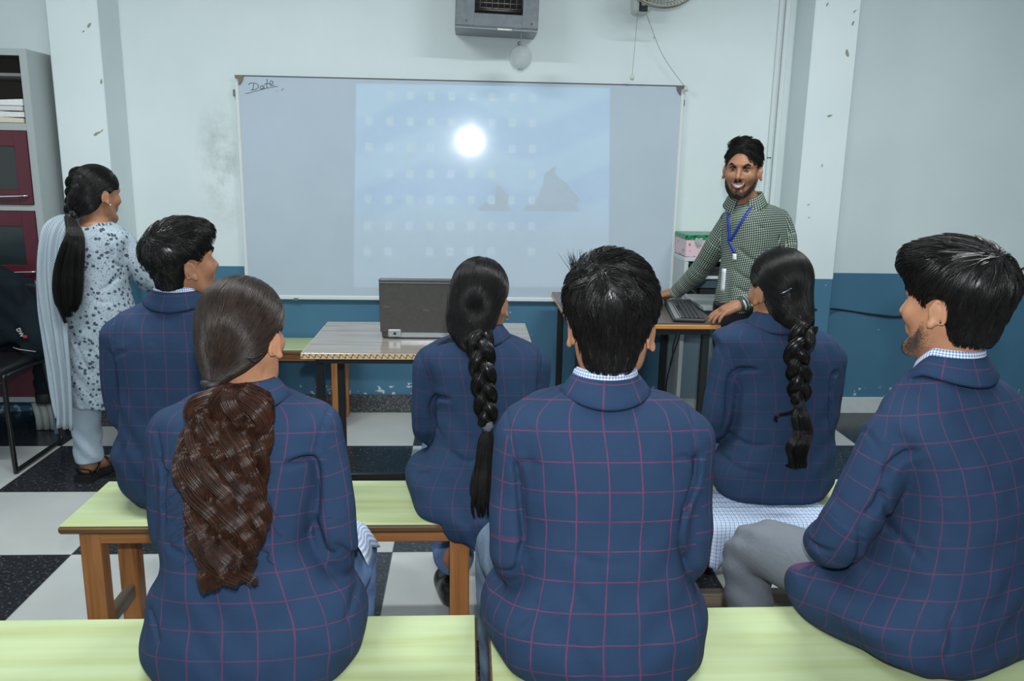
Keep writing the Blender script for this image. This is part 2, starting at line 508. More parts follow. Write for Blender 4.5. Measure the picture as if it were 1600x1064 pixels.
struct('ceiling', (XL, YB, ZC), (XR, WY, ZC + .1), M_CEIL)
def pillar(name, x0, x1, y0, chips):
    b = MB().box((x0, y0, 0), (x1, WY, ZC), 0, .006)
    o = b.build(name, [M_WALL]); o['kind'] = 'structure'
    # knocked-off flakes of paint: shallow patches on the face
    f = MB(); r = random.Random(4)
    for (x, z, s, a) in chips:
        pts = []
        for k in range(9):
            t = 2 * math.pi * k / 9; q = s * (.6 + .6 * r.random()); u, v = q * math.cos(t) * 1.6, q * math.sin(t) * .6
            pts.append((x + u * math.cos(a) - v * math.sin(a), y0 - .0008, z + u * math.sin(a) + v * math.cos(a)))
        f.add(pts, [tuple(range(9))])
    link = f.build('paint_chip', plain('bare_plaster', (.28, .27, .22), .9), o)
    return o
pillar('trim_1', -2.105, -1.853, 4.452, [(-1.90, 2.10, .012, .9), (-1.93, 2.07, .006, .6), (-1.905, 1.575, .013, .5), (-1.88, 1.59, .006, .8), (-1.862, 1.83, .009, 1.4), (-1.96, 1.40, .006, .3)])
pillar('trim_2', 1.80, 2.043, 4.452, [(1.99, 2.06, .016, 1.9), (2.005, 2.21, .010, 1.2), (2.01, 2.27, .007, .8), (1.86, 2.30, .008, 1.0), (1.93, 1.74, .010, .3), (1.915, 1.48, .007, 1.5), (1.87, 1.2, .005, .5), (1.86, 1.27, .006, .4)])
# skirting
for nm, lo, hi, mt in (('baseboard_left', (-2.09, 4.437, 0), (-1.845, 4.451, .105), M_GRAN), ('baseboard_front', (-1.852, 4.703, 0), (.95, 4.719, .108), M_GRAN),
                       ('baseboard_right', (.95, 4.703, 0), (1.799, 4.719, .10), M_SKIRT)):
    struct(nm, lo, hi, mt, .002)
struct('baseboard_pillar', (1.79, 4.436, 0), (2.052, 4.451, .10), M_SKIRT, .002)
struct('baseboard_wall', (2.053, 4.703, 0), (XR, 4.719, .10), M_SKIRT, .002)
# surface-mounted cable channel beside the right pillar
b = MB(); b.box((1.700, 4.700, .9), (1.722, 4.7195, ZC), 0, .003); b.box((1.735, 4.696, .9), (1.762, 4.7195, ZC), 0, .003)
o = b.build('trim_3', plain('channel_white', (.62, .68, .69), .45)); o['kind'] = 'structure'
b = MB(); b.box((1.699, 4.697, 1.515), (1.706, 4.7, 1.522), 0); b.box((1.711, 4.697, 1.515), (1.720, 4.7, 1.522), 0)
b.build('clip', plain('black_plastic', (.012, .012, .013), .4), o)

# ---------------------------------------------------------------- whiteboard
M_BLK = plain('black_plastic', (.012, .012, .013), .4)
def board_mat():
    m, nt, bs = new_mat('whiteboard_enamel')
    tc = N(nt, 'ShaderNodeTexCoord')
    n1 = N(nt, 'ShaderNodeTexNoise', i_Scale=1.6, i_Detail=6., i_Roughness=.6); L(nt, tc.outputs['Object'], n1.inputs['Vector'])
    L(nt, ramp_n(nt, n1.outputs[0], [(.3, (.44, .522, .595)), (.7, (.48, .562, .635))]), bs.inputs['Base Color'])
    bs.inputs['Roughness'].default_value = .088; bs.inputs['Specular IOR Level'].default_value = .34
    return m
wb = thing('whiteboard', 'wide white marker board on the front wall with a handwritten word in its corner', 'whiteboard', (-.03, 4.71, .69))
x0, x1, z0, z1 = -1.245, 1.183, .692, 1.897
MB().box((x0, 4.695, z0), (x1, 4.7185, z1), 0, .002).build('panel', board_mat(), wb)
M_ALU = plain('white_frame', (.66, .70, .70), .35)
MB().box((x0 - .016, 4.688, z0 - .004), (x0 + .004, 4.7185, z1 - .03), 0, .004).build('side_rail', M_ALU, wb)
MB().box((x1 - .004, 4.688, z0 - .004), (x1 + .016, 4.7185, z1 - .03), 0, .004).build('side_rail', M_ALU, wb)
MB().box((x0, 4.686, z0 - .014), (x1, 4.7185, z0 + .010), 0, .004).build('bottom_rail', M_ALU, wb)
MB().box((x0 + .03, 4.692, z1 - .002), (x1 - .02, 4.7185, z1 + .0035), 0, .001).build('top_rail', plain('dark_rail', (.06, .055, .05), .5), wb)
M_CORN = plain('corner_bracket_brown', (.19, .145, .085), .6)
for (cx, cz, sx, mt) in ((x0 - .012, z1 + .003, 1, M_CORN), (x1 + .012, z1 + .003, -1, plain('corner_grey', (.11, .10, .095), .5))):
    b = MB(); a = .045
    P = [(0, 0), (a, 0), (a * .85, -a * .6), (a * .45, -a * 1.15), (a * .40, -a * .35), (0, -a * .35)]
    v = [(cx + sx * px_, 4.683, cz + pz) for px_, pz in P] + [(cx + sx * px_, 4.718, cz + pz) for px_, pz in P]
    n = len(P); fs = [tuple(range(n)), tuple(range(n, 2 * n))[::-1]] + [(i, i + n, (i + 1) % n + n, (i + 1) % n) for i in range(n)]
    if sx < 0: fs = [f[::-1] for f in fs]
    b.add(v, fs).build('corner_bracket', mt, wb)
for cx in (x0 - .022, x1 + .014):
    MB().box((cx - .006, 4.69, 1.79), (cx + .006, 4.7185, 1.825), 0, .002).build('wall_clip', plain('clip_grey', (.14, .15, .15), .5), wb)
MB().box((-.99, 4.682, z0 - .020), (-.965, 4.7, z0 - .004), 0, .002).build('rail_clip', plain('clip_grey', (.14, .15, .15), .5), wb)
# the word written in marker: "Date", underlined
ink = MB(); S = .00365; ox, oz = -1.178, 1.872
def stroke(pts, r=.0016):
    Q = spline(np.array([(ox + x * S, 4.6945, oz - y * S) for x, y in pts]), max(8, 5 * len(pts)))
    ink.tube(Q, r, 6)
stroke([(-3, 5.5), (0, 3.5), (4, 3.2), (8, 3.6), (11, 6), (11, 9), (7, 12), (0, 13.2)])      # D bowl
stroke([(5, 4), (4, 8), (3, 12.6)])                                                          # D stem
stroke([(19, 7), (15.5, 7), (14, 10), (16, 11.5), (19, 9), (19.5, 6.5), (19.6, 10.5), (21, 10.5)])   # a
stroke([(25, -3), (24, 3), (23.5, 8), (26, 9.8)]); stroke([(20, 4.6), (24, 3.6), (28, 3.0)])  # t
stroke([(28, 5), (32, 3.6), (33, .5), (30, -.4), (28.5, 3), (30, 6.2), (35, 5.6)])             # e
stroke([(-8, 18.5), (0, 16.6), (15, 12.4), (28, 9), (40, 7)], .0013)
stroke([(45, 13), (47, 10.5), (48, 9.8)], .0012); stroke([(38, 13), (38.6, 13.3), (38.8, 13)], .001)
ink.build('handwriting', plain('marker_ink', (.02, .025, .04), .5), wb)

# ---------------------------------------------------------------- projector light: the desktop picture thrown on the board
def projector():
    lo = add_light('projector_lamp', 'SPOT', (.26, 0, 2.56), 360, (1, 1, 1), spot_size=.7, spot_blend=0., shadow_soft_size=.004)
    d = Vector((.088, 4.695, 1.38)) - lo.location
    lo.rotation_mode = 'QUATERNION'; lo.rotation_quaternion = d.to_track_quat('-Z', 'Y')
    ld = lo.data; ld.use_nodes = True; nt = ld.node_tree; em = nt.nodes['Emission']
    # throw direction -> position on the board plane (metres)
    geo = N(nt, 'ShaderNodeNewGeometry'); 
    tc = N(nt, 'ShaderNodeTexCoord'); sp = N(nt, 'ShaderNodeSeparateXYZ'); L(nt, tc.outputs['Normal'], sp.inputs[0])
    return lo, nt, em, sp
lo, nt, em, sp = projector()
D = (Vector((.088, 4.695, 1.38)) - lo.location).length
u = math_n(nt, 'MULTIPLY', math_n(nt, 'DIVIDE', sp.outputs[0], math_n(nt, 'ABSOLUTE', sp.outputs[2])), D)
v = math_n(nt, 'MULTIPLY', math_n(nt, 'DIVIDE', sp.outputs[1], math_n(nt, 'ABSOLUTE', sp.outputs[2])), D)
def inside(x, a, b, soft=.004):
    p = math_n(nt, 'DIVIDE', math_n(nt, 'SUBTRACT', x, a), soft); p.node.use_clamp = True
    q = math_n(nt, 'DIVIDE', math_n(nt, 'SUBTRACT', b, x), soft); q.node.use_clamp = True
    return math_n(nt, 'MULTIPLY', p, q)
def times(*x):
    r = x[0]
    for y in x[1:]: r = math_n(nt, 'MULTIPLY', r, y)
    return r
frame = times(inside(u, -.715, .715), inside(v, -.585, .495))
# icons in columns and rows of small tiles, each with a caption line under it
gu = math_n(nt, 'DIVIDE', math_n(nt, 'ADD', u, .695), .114); gv = math_n(nt, 'DIVIDE', math_n(nt, 'SUBTRACT', .478, v), .138)
fu = math_n(nt, 'FRACT', gu); fv = math_n(nt, 'FRACT', gv)
hsh = math_n(nt, 'FRACT', math_n(nt, 'MULTIPLY', math_n(nt, 'ABSOLUTE', math_n(nt, 'SINE', math_n(nt, 'ADD', math_n(nt, 'MULTIPLY', math_n(nt, 'FLOOR', gu), 12.99), math_n(nt, 'MULTIPLY', math_n(nt, 'FLOOR', gv), 78.23)))), 43.7))
grid = times(math_n(nt, 'LESS_THAN', gu, 9.), math_n(nt, 'GREATER_THAN', gu, 0.), math_n(nt, 'LESS_THAN', gv, 7.), math_n(nt, 'GREATER_THAN', gv, 0.), math_n(nt, 'GREATER_THAN', hsh, .12))
icon = times(grid, inside(fu, .30, .66, .03), inside(fv, .16, .50, .03))
glyph = times(grid, inside(fu, math_n(nt, 'MULTIPLY_ADD', hsh, .12, .36), .56, .03), inside(fv, .24, math_n(nt, 'MULTIPLY_ADD', hsh, .10, .34), .03))
capt = times(grid, inside(fu, .2, .8, .1), inside(fv, .66, .72, .03))
# a sea stack in the wallpaper, the sky above it, wet sand below
pos = N(nt, 'ShaderNodeCombineXYZ'); L(nt, u, pos.inputs[0]); L(nt, v, pos.inputs[1])
wob = math_n(nt, 'ADD', math_n(nt, 'MULTIPLY', math_n(nt, 'SINE', math_n(nt, 'MULTIPLY_ADD', v, 31., 1.)), .018), math_n(nt, 'MULTIPLY', math_n(nt, 'SINE', math_n(nt, 'MULTIPLY', v, 74.)), .008))
cld = math_n(nt, 'MULTIPLY_ADD', math_n(nt, 'SINE', math_n(nt, 'ADD', math_n(nt, 'MULTIPLY', v, 17.), math_n(nt, 'MULTIPLY', math_n(nt, 'SINE', math_n(nt, 'MULTIPLY', u, 6.)), 1.4))), .5, .5)
def rock(cx, w, base, top):
    t = math_n(nt, 'DIVIDE', math_n(nt, 'ABSOLUTE', math_n(nt, 'SUBTRACT', math_n(nt, 'ADD', u, wob), cx)), w)
    h = math_n(nt, 'MULTIPLY', math_n(nt, 'SUBTRACT', 1., math_n(nt, 'POWER', t, 1.05)), top - base)
    return math_n(nt, 'MULTIPLY', inside(math_n(nt, 'SUBTRACT', v, base), 0., 5., .006), inside(math_n(nt, 'SUBTRACT', math_n(nt, 'ADD', h, base), v), 0., 5., .01))
rk = math_n(nt, 'MAXIMUM', rock(.40, .17, -.18, .07), rock(.08, .10, -.18, -.03))
sky = ramp_n(nt, cld, [(.35, (.14, .42, .78)), (.65, (.34, .62, .86))])
low = N(nt, 'ShaderNodeMapRange', clamp=True); L(nt, v, low.inputs[0]); low.inputs[1].default_value = -.12; low.inputs[2].default_value = -.34; low.inputs[3].default_value = 0; low.inputs[4].default_value = 1
pic = mix_n(nt, low.outputs[0], sky, (.36, .42, .46))
pic = mix_n(nt, rk, pic, (.10, .11, .13))
pic = mix_n(nt, math_n(nt, 'MULTIPLY', icon, .8), pic, mix_n(nt, hsh, (.75, 1.0, 1.15), (.80, .92, .70)))
pic = mix_n(nt, math_n(nt, 'MULTIPLY', glyph, .7), pic, mix_n(nt, hsh, (.30, .45, .62), (.62, .50, .35)))
pic = mix_n(nt, math_n(nt, 'MULTIPLY', capt, .5), pic, (.10, .20, .30))
fin = N(nt, 'ShaderNodeVectorMath', operation='SCALE'); L(nt, pic, fin.inputs[0]); L(nt, frame, fin.inputs['Scale'])
L(nt, fin.outputs[0], em.inputs[0]); em.inputs[1].default_value = 1.0
# ================================================================ furniture and things
def laminate_mat():
    m, nt, bs = new_mat('green_laminate')
    tc = N(nt, 'ShaderNodeTexCoord'); mp = N(nt, 'ShaderNodeMapping'); mp.inputs['Scale'].default_value = (1.3, 26, 26)
    L(nt, tc.outputs['Object'], mp.inputs[0])
    n1 = N(nt, 'ShaderNodeTexNoise', i_Scale=1.0, i_Detail=4., i_Distortion=.3); L(nt, mp.outputs[0], n1.inputs['Vector'])
    L(nt, ramp_n(nt, n1.outputs[0], [(.25, (.37, .415, .18)), (.5, (.43, .505, .27)), (.75, (.475, .56, .33))]), bs.inputs['Base Color'])
    bs.inputs['Roughness'].default_value = .42; bs.inputs['Specular IOR Level'].default_value = .4
    return m
def wood_mat(name, c0, c1, c2, axis, sc=1., rough=.45):
    m, nt, bs = new_mat(name)
    tc = N(nt, 'ShaderNodeTexCoord'); mp = N(nt, 'ShaderNodeMapping')
    s = [38 * sc] * 3; s[axis] = 2.2 * sc; mp.inputs['Scale'].default_value = s
    L(nt, tc.outputs['Object'], mp.inputs[0])
    n1 = N(nt, 'ShaderNodeTexNoise', i_Scale=1.0, i_Detail=6., i_Distortion=.8); L(nt, mp.outputs[0], n1.inputs['Vector'])
    L(nt, ramp_n(nt, n1.outputs[0], [(.25, c0), (.5, c1), (.75, c2)]), bs.inputs['Base Color'])
    bs.inputs['Roughness'].default_value = rough
    bump_n(nt, n1.outputs[0], .25, .003, bs)
    return m
M_LAM = laminate_mat()
M_LIP = wood_mat('brown_lipping', (.07, .035, .013), (.13, .065, .024), (.18, .095, .036), 0)
WC = ((.19, .068, .018), (.36, .145, .042), (.46, .21, .075))
M_WX = wood_mat('orange_wood_along', *WC, 0); M_WZ = wood_mat('orange_wood_upright', *WC, 2)
M_WY = wood_mat('worn_grey_wood', (.12, .09, .06), (.21, .165, .12), (.27, .22, .17), 1)
M_WXG = wood_mat('worn_grey_wood_along', (.12, .09, .06), (.21, .165, .12), (.27, .22, .17), 0)

def bench(label, x0, x1, y0, y1, h=.45, foot_rail=False, group=None, inset=.045):
    t = thing('bench', label, 'bench', ((x0 + x1) / 2, (y0 + y1) / 2, 0), group=group)
    MB().box((x0 + .004, y0 + .004, h - .004), (x1 - .004, y1 - .004, h), 0, .0015).build('seat_surface', M_LAM, t)
    MB().box((x0, y0, h - .026), (x1, y1, h - .0035), 0, .006).build('seat_board', M_LIP, t)
    a, c = h - .068, h - .026
    MB().box((x0 + inset, y0 + .030, a), (x1 - inset, y0 + .052, c), 0, .002).build('apron', M_WX, t)
    MB().box((x0 + inset, y1 - .052, a), (x1 - inset, y1 - .030, c), 0, .002).build('apron', M_WX, t)
    L_ = .058
    for lx in (x0 + inset, x1 - inset - L_):
        MB().box((lx, y0 + .026, 0), (lx + L_, y0 + .08, c), 0, .003).build('leg', M_WZ, t)
        MB().box((lx, y1 - .08, 0), (lx + L_, y1 - .026, c), 0, .003).build('leg', M_WZ, t)
        MB().box((lx + .018, y0 + .08, .085), (lx + .046, y1 - .08, .13), 0, .003).build('stretcher', M_WY, t)
    if foot_rail:
        MB().box((x0 + inset + .046, (y0 + y1) / 2 - .02, .088), (x1 - inset - .046, (y0 + y1) / 2 + .02, .135), 0, .003).build('foot_rail', M_WXG, t)
    return t
bench('green topped wooden bench in the second row, open at its left end', -1.148, .056, 2.20, 2.537)
bench('green topped wooden bench in the second row, under the girl in the check kurta', .12, 1.33, 2.20, 2.537, foot_rail=True)
bench('nearest green topped bench on the left, under the girl with the wavy ponytail', -1.178, .026, 1.388, 1.722)
bench('nearest green topped bench on the right, under two boys in blazers', .052, 1.258, 1.405, 1.742)
bench('green topped bench standing empty against the blue wall behind the laptop table', -1.82, -.655, 4.375, 4.69, h=.455, inset=.03)

# ---------------------------------------------------------------- laptop table
def tabletop_mat():
    m, nt, bs = new_mat('grey_wood_laminate')
    tc = N(nt, 'ShaderNodeTexCoord'); mp = N(nt, 'ShaderNodeMapping'); mp.inputs['Scale'].default_value = (1.1, 16, 16)
    L(nt, tc.outputs['Object'], mp.inputs[0])
    n1 = N(nt, 'ShaderNodeTexNoise', i_Scale=1.0, i_Detail=6., i_Distortion=.6); L(nt, mp.outputs[0], n1.inputs['Vector'])
    L(nt, ramp_n(nt, n1.outputs[0], [(.28, (.10, .083, .068)), (.45, (.21, .185, .16)), (.58, (.275, .25, .222)), (.75, (.14, .118, .097))]), bs.inputs['Base Color'])
    bs.inputs['Roughness'].default_value = .16; bs.inputs['Specular IOR Level'].default_value = .55
    return m
def rope_edge_mat():
    m, nt, bs = new_mat('printed_edge_band')
    tc = N(nt, 'ShaderNodeTexCoord'); sp = N(nt, 'ShaderNodeSeparateXYZ'); L(nt, tc.outputs['Object'], sp.inputs[0])
    ph = math_n(nt, 'MULTIPLY', math_n(nt, 'ADD', sp.outputs[0], sp.outputs[1]), 2 * math.pi / .023)
    zz = math_n(nt, 'MULTIPLY', math_n(nt, 'SUBTRACT', sp.outputs[2], .739), 1 / .011)
    w = math_n(nt, 'SUBTRACT', math_n(nt, 'MULTIPLY', math_n(nt, 'SINE', math_n(nt, 'ADD', ph, math_n(nt, 'MULTIPLY', zz, 1.2))), .55), zz)
    ln = math_n(nt, 'LESS_THAN', math_n(nt, 'ABSOLUTE', w), .27)
    L(nt, mix_n(nt, ln, (.62, .47, .29), (.22, .10, .035)), bs.inputs['Base Color']); bs.inputs['Roughness'].default_value = .4
    return m
M_STEEL = plain('black_steel', (.012, .013, .014), .38, spec=.5, bump=.05, bscale=120)
tb = thing('table', 'grey wood laminate table on black steel legs, holding the laptop', 'table', (-.19, 3.37, 0))
tx0, tx1, ty0, ty1 = -.628, .262, 3.06, 3.682
MB().box((tx0, ty0, .729), (tx1, ty1, .75), 0, .0015).build('tabletop', tabletop_mat(), tb)
b = MB(); b.box((tx0 - .0015, ty0 - .0015, .728), (tx1 + .0015, ty0, .7495)); b.box((tx0 - .0015, ty0, .728), (tx0, ty1, .7495)); b.box((tx1, ty0, .728), (tx1 + .0015, ty1, .7495))
b.build('edge_band', rope_edge_mat(), tb)
lx0, lx1, ly0, ly1 = tx0 + .045, tx1 - .045, ty0 + .04, ty1 - .04
for x in (lx0, lx1 - .032):
    for y in (ly0, ly1 - .032):
        MB().box((x, y, 0), (x + .032, y + .032, .70), 0, .003).build('leg', M_STEEL, tb)
b = MB()
b.box((lx0, ly0, .700), (lx1, ly0 + .03, .7285), 0, .002); b.box((lx0, ly1 - .03, .700), (lx1, ly1, .7285), 0, .002)
b.box((lx0, ly0 + .03, .700), (lx0 + .03, ly1 - .03, .7285), 0, .002); b.box((lx1 - .03, ly0 + .03, .700), (lx1, ly1 - .03, .7285), 0, .002)
b.build('frame', M_STEEL, tb)
b = MB(); b.box((lx0 + .033, ly1 - .029, .012), (lx1 - .033, ly1 - .003, .045), 0, .002); b.build('foot_rail', M_STEEL, tb)
for x in (lx0, lx1 - .032):
    MB().box((x + .003, ly0 + .033, .03), (x + .029, ly1 - .033, .06), 0, .002).build('side_rail', M_STEEL, tb)

# ---------------------------------------------------------------- laptop, its back to the class
lp = thing('laptop', 'dark grey open laptop with its lid turned to the class, on the wood laminate table', 'laptop', (-.165, 3.44, .75))
M_LAP = plain('gunmetal_plastic', (.085, .081, .076), .38, metal=.2, noise=.08, nscale=60)
M_LSIL = plain('silver_plastic', (.42, .45, .47), .32, metal=.6)
b = MB(); b.box((-.352, 3.335, .7505), (.022, 3.59, .780), 0, .006); b.build('base', M_LAP, lp)
b = MB(); b.box((-.325, 3.329, .754), (.0, 3.337, .779), 0, .003); b.build('rear_panel', M_LSIL, lp)
for xa, xb in ((-.325, -.272), (-.053, .0)): MB().box((xa, 3.323, .758), (xb, 3.331, .790), 0, .003).build('hinge', M_LSIL, lp)
b = MB(); b.lathe([(.0001, -.002), (.006, -.002), (.006, 0), (.0001, 0)], (-.297, 3.322, .774), 12, 0, 'y'); b.build('power_port', M_BLK, lp)
tilt = Matrix.Translation((-.165, 3.338, .776)) @ Matrix.Rotation(math.radians(9), 4, 'X')
MB().box((-.192, -.010, 0), (.192, .008, .232), 0, .005, tilt).build('lid', M_LAP, lp)
MB().box((-.190, -.0115, .2155), (.190, -.0095, .2175), 0, 0, tilt).build('lid_seam', M_LSIL, lp)
for xa, za in ((-.176, .112), (-.016, .098)): MB().box((xa, -.0108, za), (xa + .026, -.0098, za + .0025), 0, 0, tilt).build('lid_scratch', plain('pale_scratch', (.16, .16, .16), .4), lp)

# ---------------------------------------------------------------- computer desk
dk = thing('desk', 'computer desk with an orange wooden edge and black steel legs by the standing man', 'desk', (.84, 4.15, 0))
dx0, dx1, dy0, dy1 = .48, 1.185, 3.70, 4.60
MB().box((dx0, dy0 + .004, .744), (dx1 - .004, dy1, .751), 0, .001).build('desktop', plain('dark_laminate', (.085, .072, .066), .3, noise=.1), dk)
MB().box((dx0 - .004, dy0, .722), (dx1, dy1, .7435), 0, .004).build('edge', wood_mat('orange_edge', (.38, .155, .035), (.52, .225, .055), (.60, .28, .08), 0, 1., .25), dk)
for x in (dx0 + .03, dx1 - .075):
    for y in (dy0 + .03, dy1 - .075):
        MB().box((x, y, 0), (x + .034, y + .034, .69), 0, .003).build('leg', M_STEEL, dk)
b = MB()
b.box((dx0 + .03, dy0 + .03, .690), (dx1 - .041, dy0 + .06, .7215), 0, .002); b.box((dx0 + .03, dy1 - .071, .690), (dx1 - .041, dy1 - .041, .7215), 0, .002)
b.box((dx0 + .03, dy0 + .06, .690), (dx0 + .06, dy1 - .071, .7215), 0, .002); b.box((dx1 - .071, dy0 + .06, .690), (dx1 - .041, dy1 - .071, .7215), 0, .002)
b.build('frame', M_STEEL, dk)
# keyboard, lying along the depth of the desk
kb = thing('keyboard', 'black computer keyboard with a silver strip, lying on the orange edged desk', 'keyboard', (1.03, 3.98, .751))
ang = Matrix.Translation((1.078, 3.985, .752)) @ Matrix.Rotation(math.radians(-8.5), 4, 'Z')
MB().box((-.074, -.275, 0), (.074, .275, .018), 0, .006, ang).build('case', plain('keyboard_black', (.018, .019, .020), .45), kb)
MB().box((-.066, -.262, .0175), (-.044, .20, .0195), 0, .001, ang).build('strip', plain('keyboard_silver', (.30, .32, .32), .35, metal=.3), kb)
b = MB()
for j in range(26):
    for i in range(5):
        if i == 0 and 8 < j < 16:
            continue
        b.box((-.036 + i * .0205, -.262 + j * .0202, .017), (-.036 + i * .0205 + .0175, -.262 + j * .0202 + .0172, .0245), 0, .002, ang)
ko = b.build('keys', plain('key_black', (.028, .030, .032), .4), kb); ko['kind'] = 'stuff'
b = MB(); b.box((-.040, -.255, .0175), (-.036, .21, .021), 0, 0, ang)
b.build('media_strip', plain('keyboard_silver', (.30, .32, .32), .35, metal=.3), kb)
# mouse under the man's hand
fd = Field((.94, 4.16, .74), (1.06, 4.32, .80), .003)
fd.add(Ell((1.0, 4.24, .757), (.030, .056, .030)), .004).above(.7515)
V, Q = fd.mesh(); mo = np_mesh('computer_mouse', V, Q, M_BLK)
tag(mo, 'black computer mouse under the right hand of the standing man', 'mouse')
MB().tube([(1.0, 4.29, .756), (.95, 4.33, .754), (.88, 4.36, .754), (.80, 4.50, .754)], .002, 6).build('lead', M_BLK, mo)
# pale ring binder lying behind the mouse
fo = thing('ring_binder', 'pale grey binder lying at the back of the desk beside the board rail', 'binder', (1.04, 4.5, .751))
MB().box((.93, 4.36, .7515), (1.13, 4.585, .757), 0, .002).build('cover', plain('binder_grey', (.44, .47, .48), .4), fo)
MB().box((.935, 4.365, .757), (1.12, 4.58, .778), 0, .002).build('pages', plain('page_white', (.66, .66, .63), .8), fo)
MB().box((.93, 4.36, .778), (1.13, 4.585, .784), 0, .002).build('cover', plain('binder_grey', (.44, .47, .48), .4), fo)
# cables that hang under the desk
for k, pts in enumerate(([(1.075, 4.02, .70), (1.055, 4.05, .56), (1.068, 4.10, .49), (1.05, 4.12, .36), (1.055, 4.15, .20), (1.02, 4.18, .06), (1.0, 4.22, .006)],
                         [(1.10, 4.05, .70), (1.088, 4.09, .58), (1.070, 4.13, .47), (1.058, 4.15, .33), (1.068, 4.18, .19), (1.060, 4.22, .06), (1.08, 4.30, .006), (1.16, 4.40, .006)])):
    cb = MB().tube(spline(pts, 40), .0035, 7).build('cable', M_BLK)
    tag(cb, ['thin black cable hanging under the desk, the left strand of the pair', 'thin black cable hanging under the desk, the right strand of the pair'][k], 'cable', 'cables under the computer desk')

# ---------------------------------------------------------------- white computer trolley behind the desk
M_TRO = plain('trolley_white', (.60, .65, .66), .4)
tr = thing('computer_trolley', 'white shelf trolley behind the desk, holding keyboards under the pink box', 'trolley', (1.4, 4.5, 0))
sx0, sx1, sy0, sy1, sz1 = 1.192, 1.60, 4.44, 4.69, .975
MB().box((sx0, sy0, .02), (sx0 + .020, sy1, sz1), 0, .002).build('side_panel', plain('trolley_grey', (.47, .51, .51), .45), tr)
MB().box((sx1 - .020, sy0, .02), (sx1, sy1, sz1), 0, .002).build('side_panel', M_TRO, tr)
MB().box((sx0 - .002, sy0 - .004, sz1 - .022), (sx1, sy1, sz1), 0, .002).build('top_board', M_TRO, tr)
MB().box((sx0 + .020, sy0 + .01, .855), (sx1 - .020, sy1 - .012, .872), 0, .001).build('shelf', M_TRO, tr)
MB().box((sx0 + .020, sy0 + .01, .735), (sx1 - .020, sy1 - .012, .752), 0, .001).build('shelf', M_TRO, tr)
MB().box((sx0 + .020, sy1 - .010, .10), (sx1 - .020, sy1, sz1 - .024), 0, .001).build('back_panel', plain('trolley_blue', (.20, .30, .37), .5), tr)
MB().box((sx0 - .002, sy0 - .006, .02), (sx0 + .020, sy0 - .0005, sz1 - .024), 0, .001).build('front_edge', M_TRO, tr)
MB().box((sx0 + .002, 4.03, .752), (1.375, 4.435, .772), 0, .002).build('keyboard_tray', plain('tray_grey', (.46, .49, .48), .4), tr)
for k in range(2):
    sk = thing('keyboard', ['spare black keyboard lying on the upper shelf of the white trolley', 'second spare black keyboard, on top of the other on the trolley shelf'][k], 'keyboard', (1.39, 4.52, .872 + k * .024), group='spare keyboards on the trolley')
    MB().box((1.22 + k * .01, 4.455, .8722 + k * .0235), (1.56, 4.60, .8935 + k * .0235), 0, .004).build('case', plain('keyboard_black', (.018, .019, .020), .45), sk)
    b = MB()
    for i in range(14): b.box((1.235 + k * .01 + i * .022, 4.46, .8935 + k * .0235), (1.252 + k * .01 + i * .022, 4.59, .8955 + k * .0235))
    b.build('keys', plain('key_grey', (.09, .09, .09), .5), sk)
ck = MB(); ck.tube(spline([(1.225, 4.448, .851), (1.235, 4.425, .80), (1.25, 4.428, .79)], 24), .004, 7)
tag(ck.build('cable', plain('brown_cable', (.10, .07, .055), .5)), 'brownish cable hanging from the upper shelf of the trolley', 'cable')
bt = thing('power_adapter', 'black power adapter lying on the lower shelf of the trolley', 'adapter', (1.38, 4.53, .752))
MB().box((1.30, 4.49, .7522), (1.44, 4.56, .790), 0, .008).build('case', M_BLK, bt)
MB().tube(spline([(1.30, 4.52, .77), (1.27, 4.50, .80), (1.25, 4.52, .765), (1.28, 4.6, .757)], 20), .004, 7).build('lead', M_BLK, bt)
# gift-wrapped comment box
def pinkpaper():
    m, nt, bs = new_mat('flowery_pink_paper')
    tc = N(nt, 'ShaderNodeTexCoord')
    vo = N(nt, 'ShaderNodeTexVoronoi', i_Scale=26., i_Randomness=.9); L(nt, tc.outputs['Object'], vo.inputs['Vector'])
    n1 = N(nt, 'ShaderNodeTexNoise', i_Scale=60., i_Detail=3.); L(nt, tc.outputs['Object'], n1.inputs['Vector'])
    d = math_n(nt, 'ADD', vo.outputs['Distance'], math_n(nt, 'MULTIPLY', math_n(nt, 'SUBTRACT', n1.outputs[0], .5), .35))
    col = ramp_n(nt, d, [(.10, (.45, .07, .14)), (.20, (.62, .22, .30)), (.27, (.70, .52, .56))])
    col.node.color_ramp.elements[0].position = .12
    L(nt, col, bs.inputs['Base Color']); bs.inputs['Roughness'].default_value = .4
    return m
gb = thing('gift_box', 'pink flowered paper box with a green foil lid on top of the white trolley', 'box', (1.36, 4.57, .975))
MB().box((1.195, 4.445, .9755), (1.53, 4.685, 1.075), 0, .003).build('box', pinkpaper(), gb)
def foil():
    m, nt, bs = new_mat('green_foil'); tc = N(nt, 'ShaderNodeTexCoord')
    n1 = N(nt, 'ShaderNodeTexNoise', i_Scale=34., i_Detail=5.); L(nt, tc.outputs['Object'], n1.inputs['Vector'])
    L(nt, ramp_n(nt, n1.outputs[0], [(.3, (.01, .14, .05)), (.6, (.04, .36, .15)), (.75, (.25, .60, .38))]), bs.inputs['Base Color'])
    bs.inputs['Metallic'].default_value = .8; bs.inputs['Roughness'].default_value = .25; bump_n(nt, n1.outputs[0], .8, .02, bs)
    return m
MB().box((1.190, 4.440, 1.070), (1.535, 4.69, 1.098), 0, .004).build('foil_lid', foil(), gb)
b = MB(); hs = []
for k in range(28):
    t = 2 * math.pi * k / 28; hs.append((.024 * math.sin(t) ** 3, (.020 * math.cos(t) - .008 * math.cos(2 * t) - .003 * math.cos(3 * t)) * 1.1))
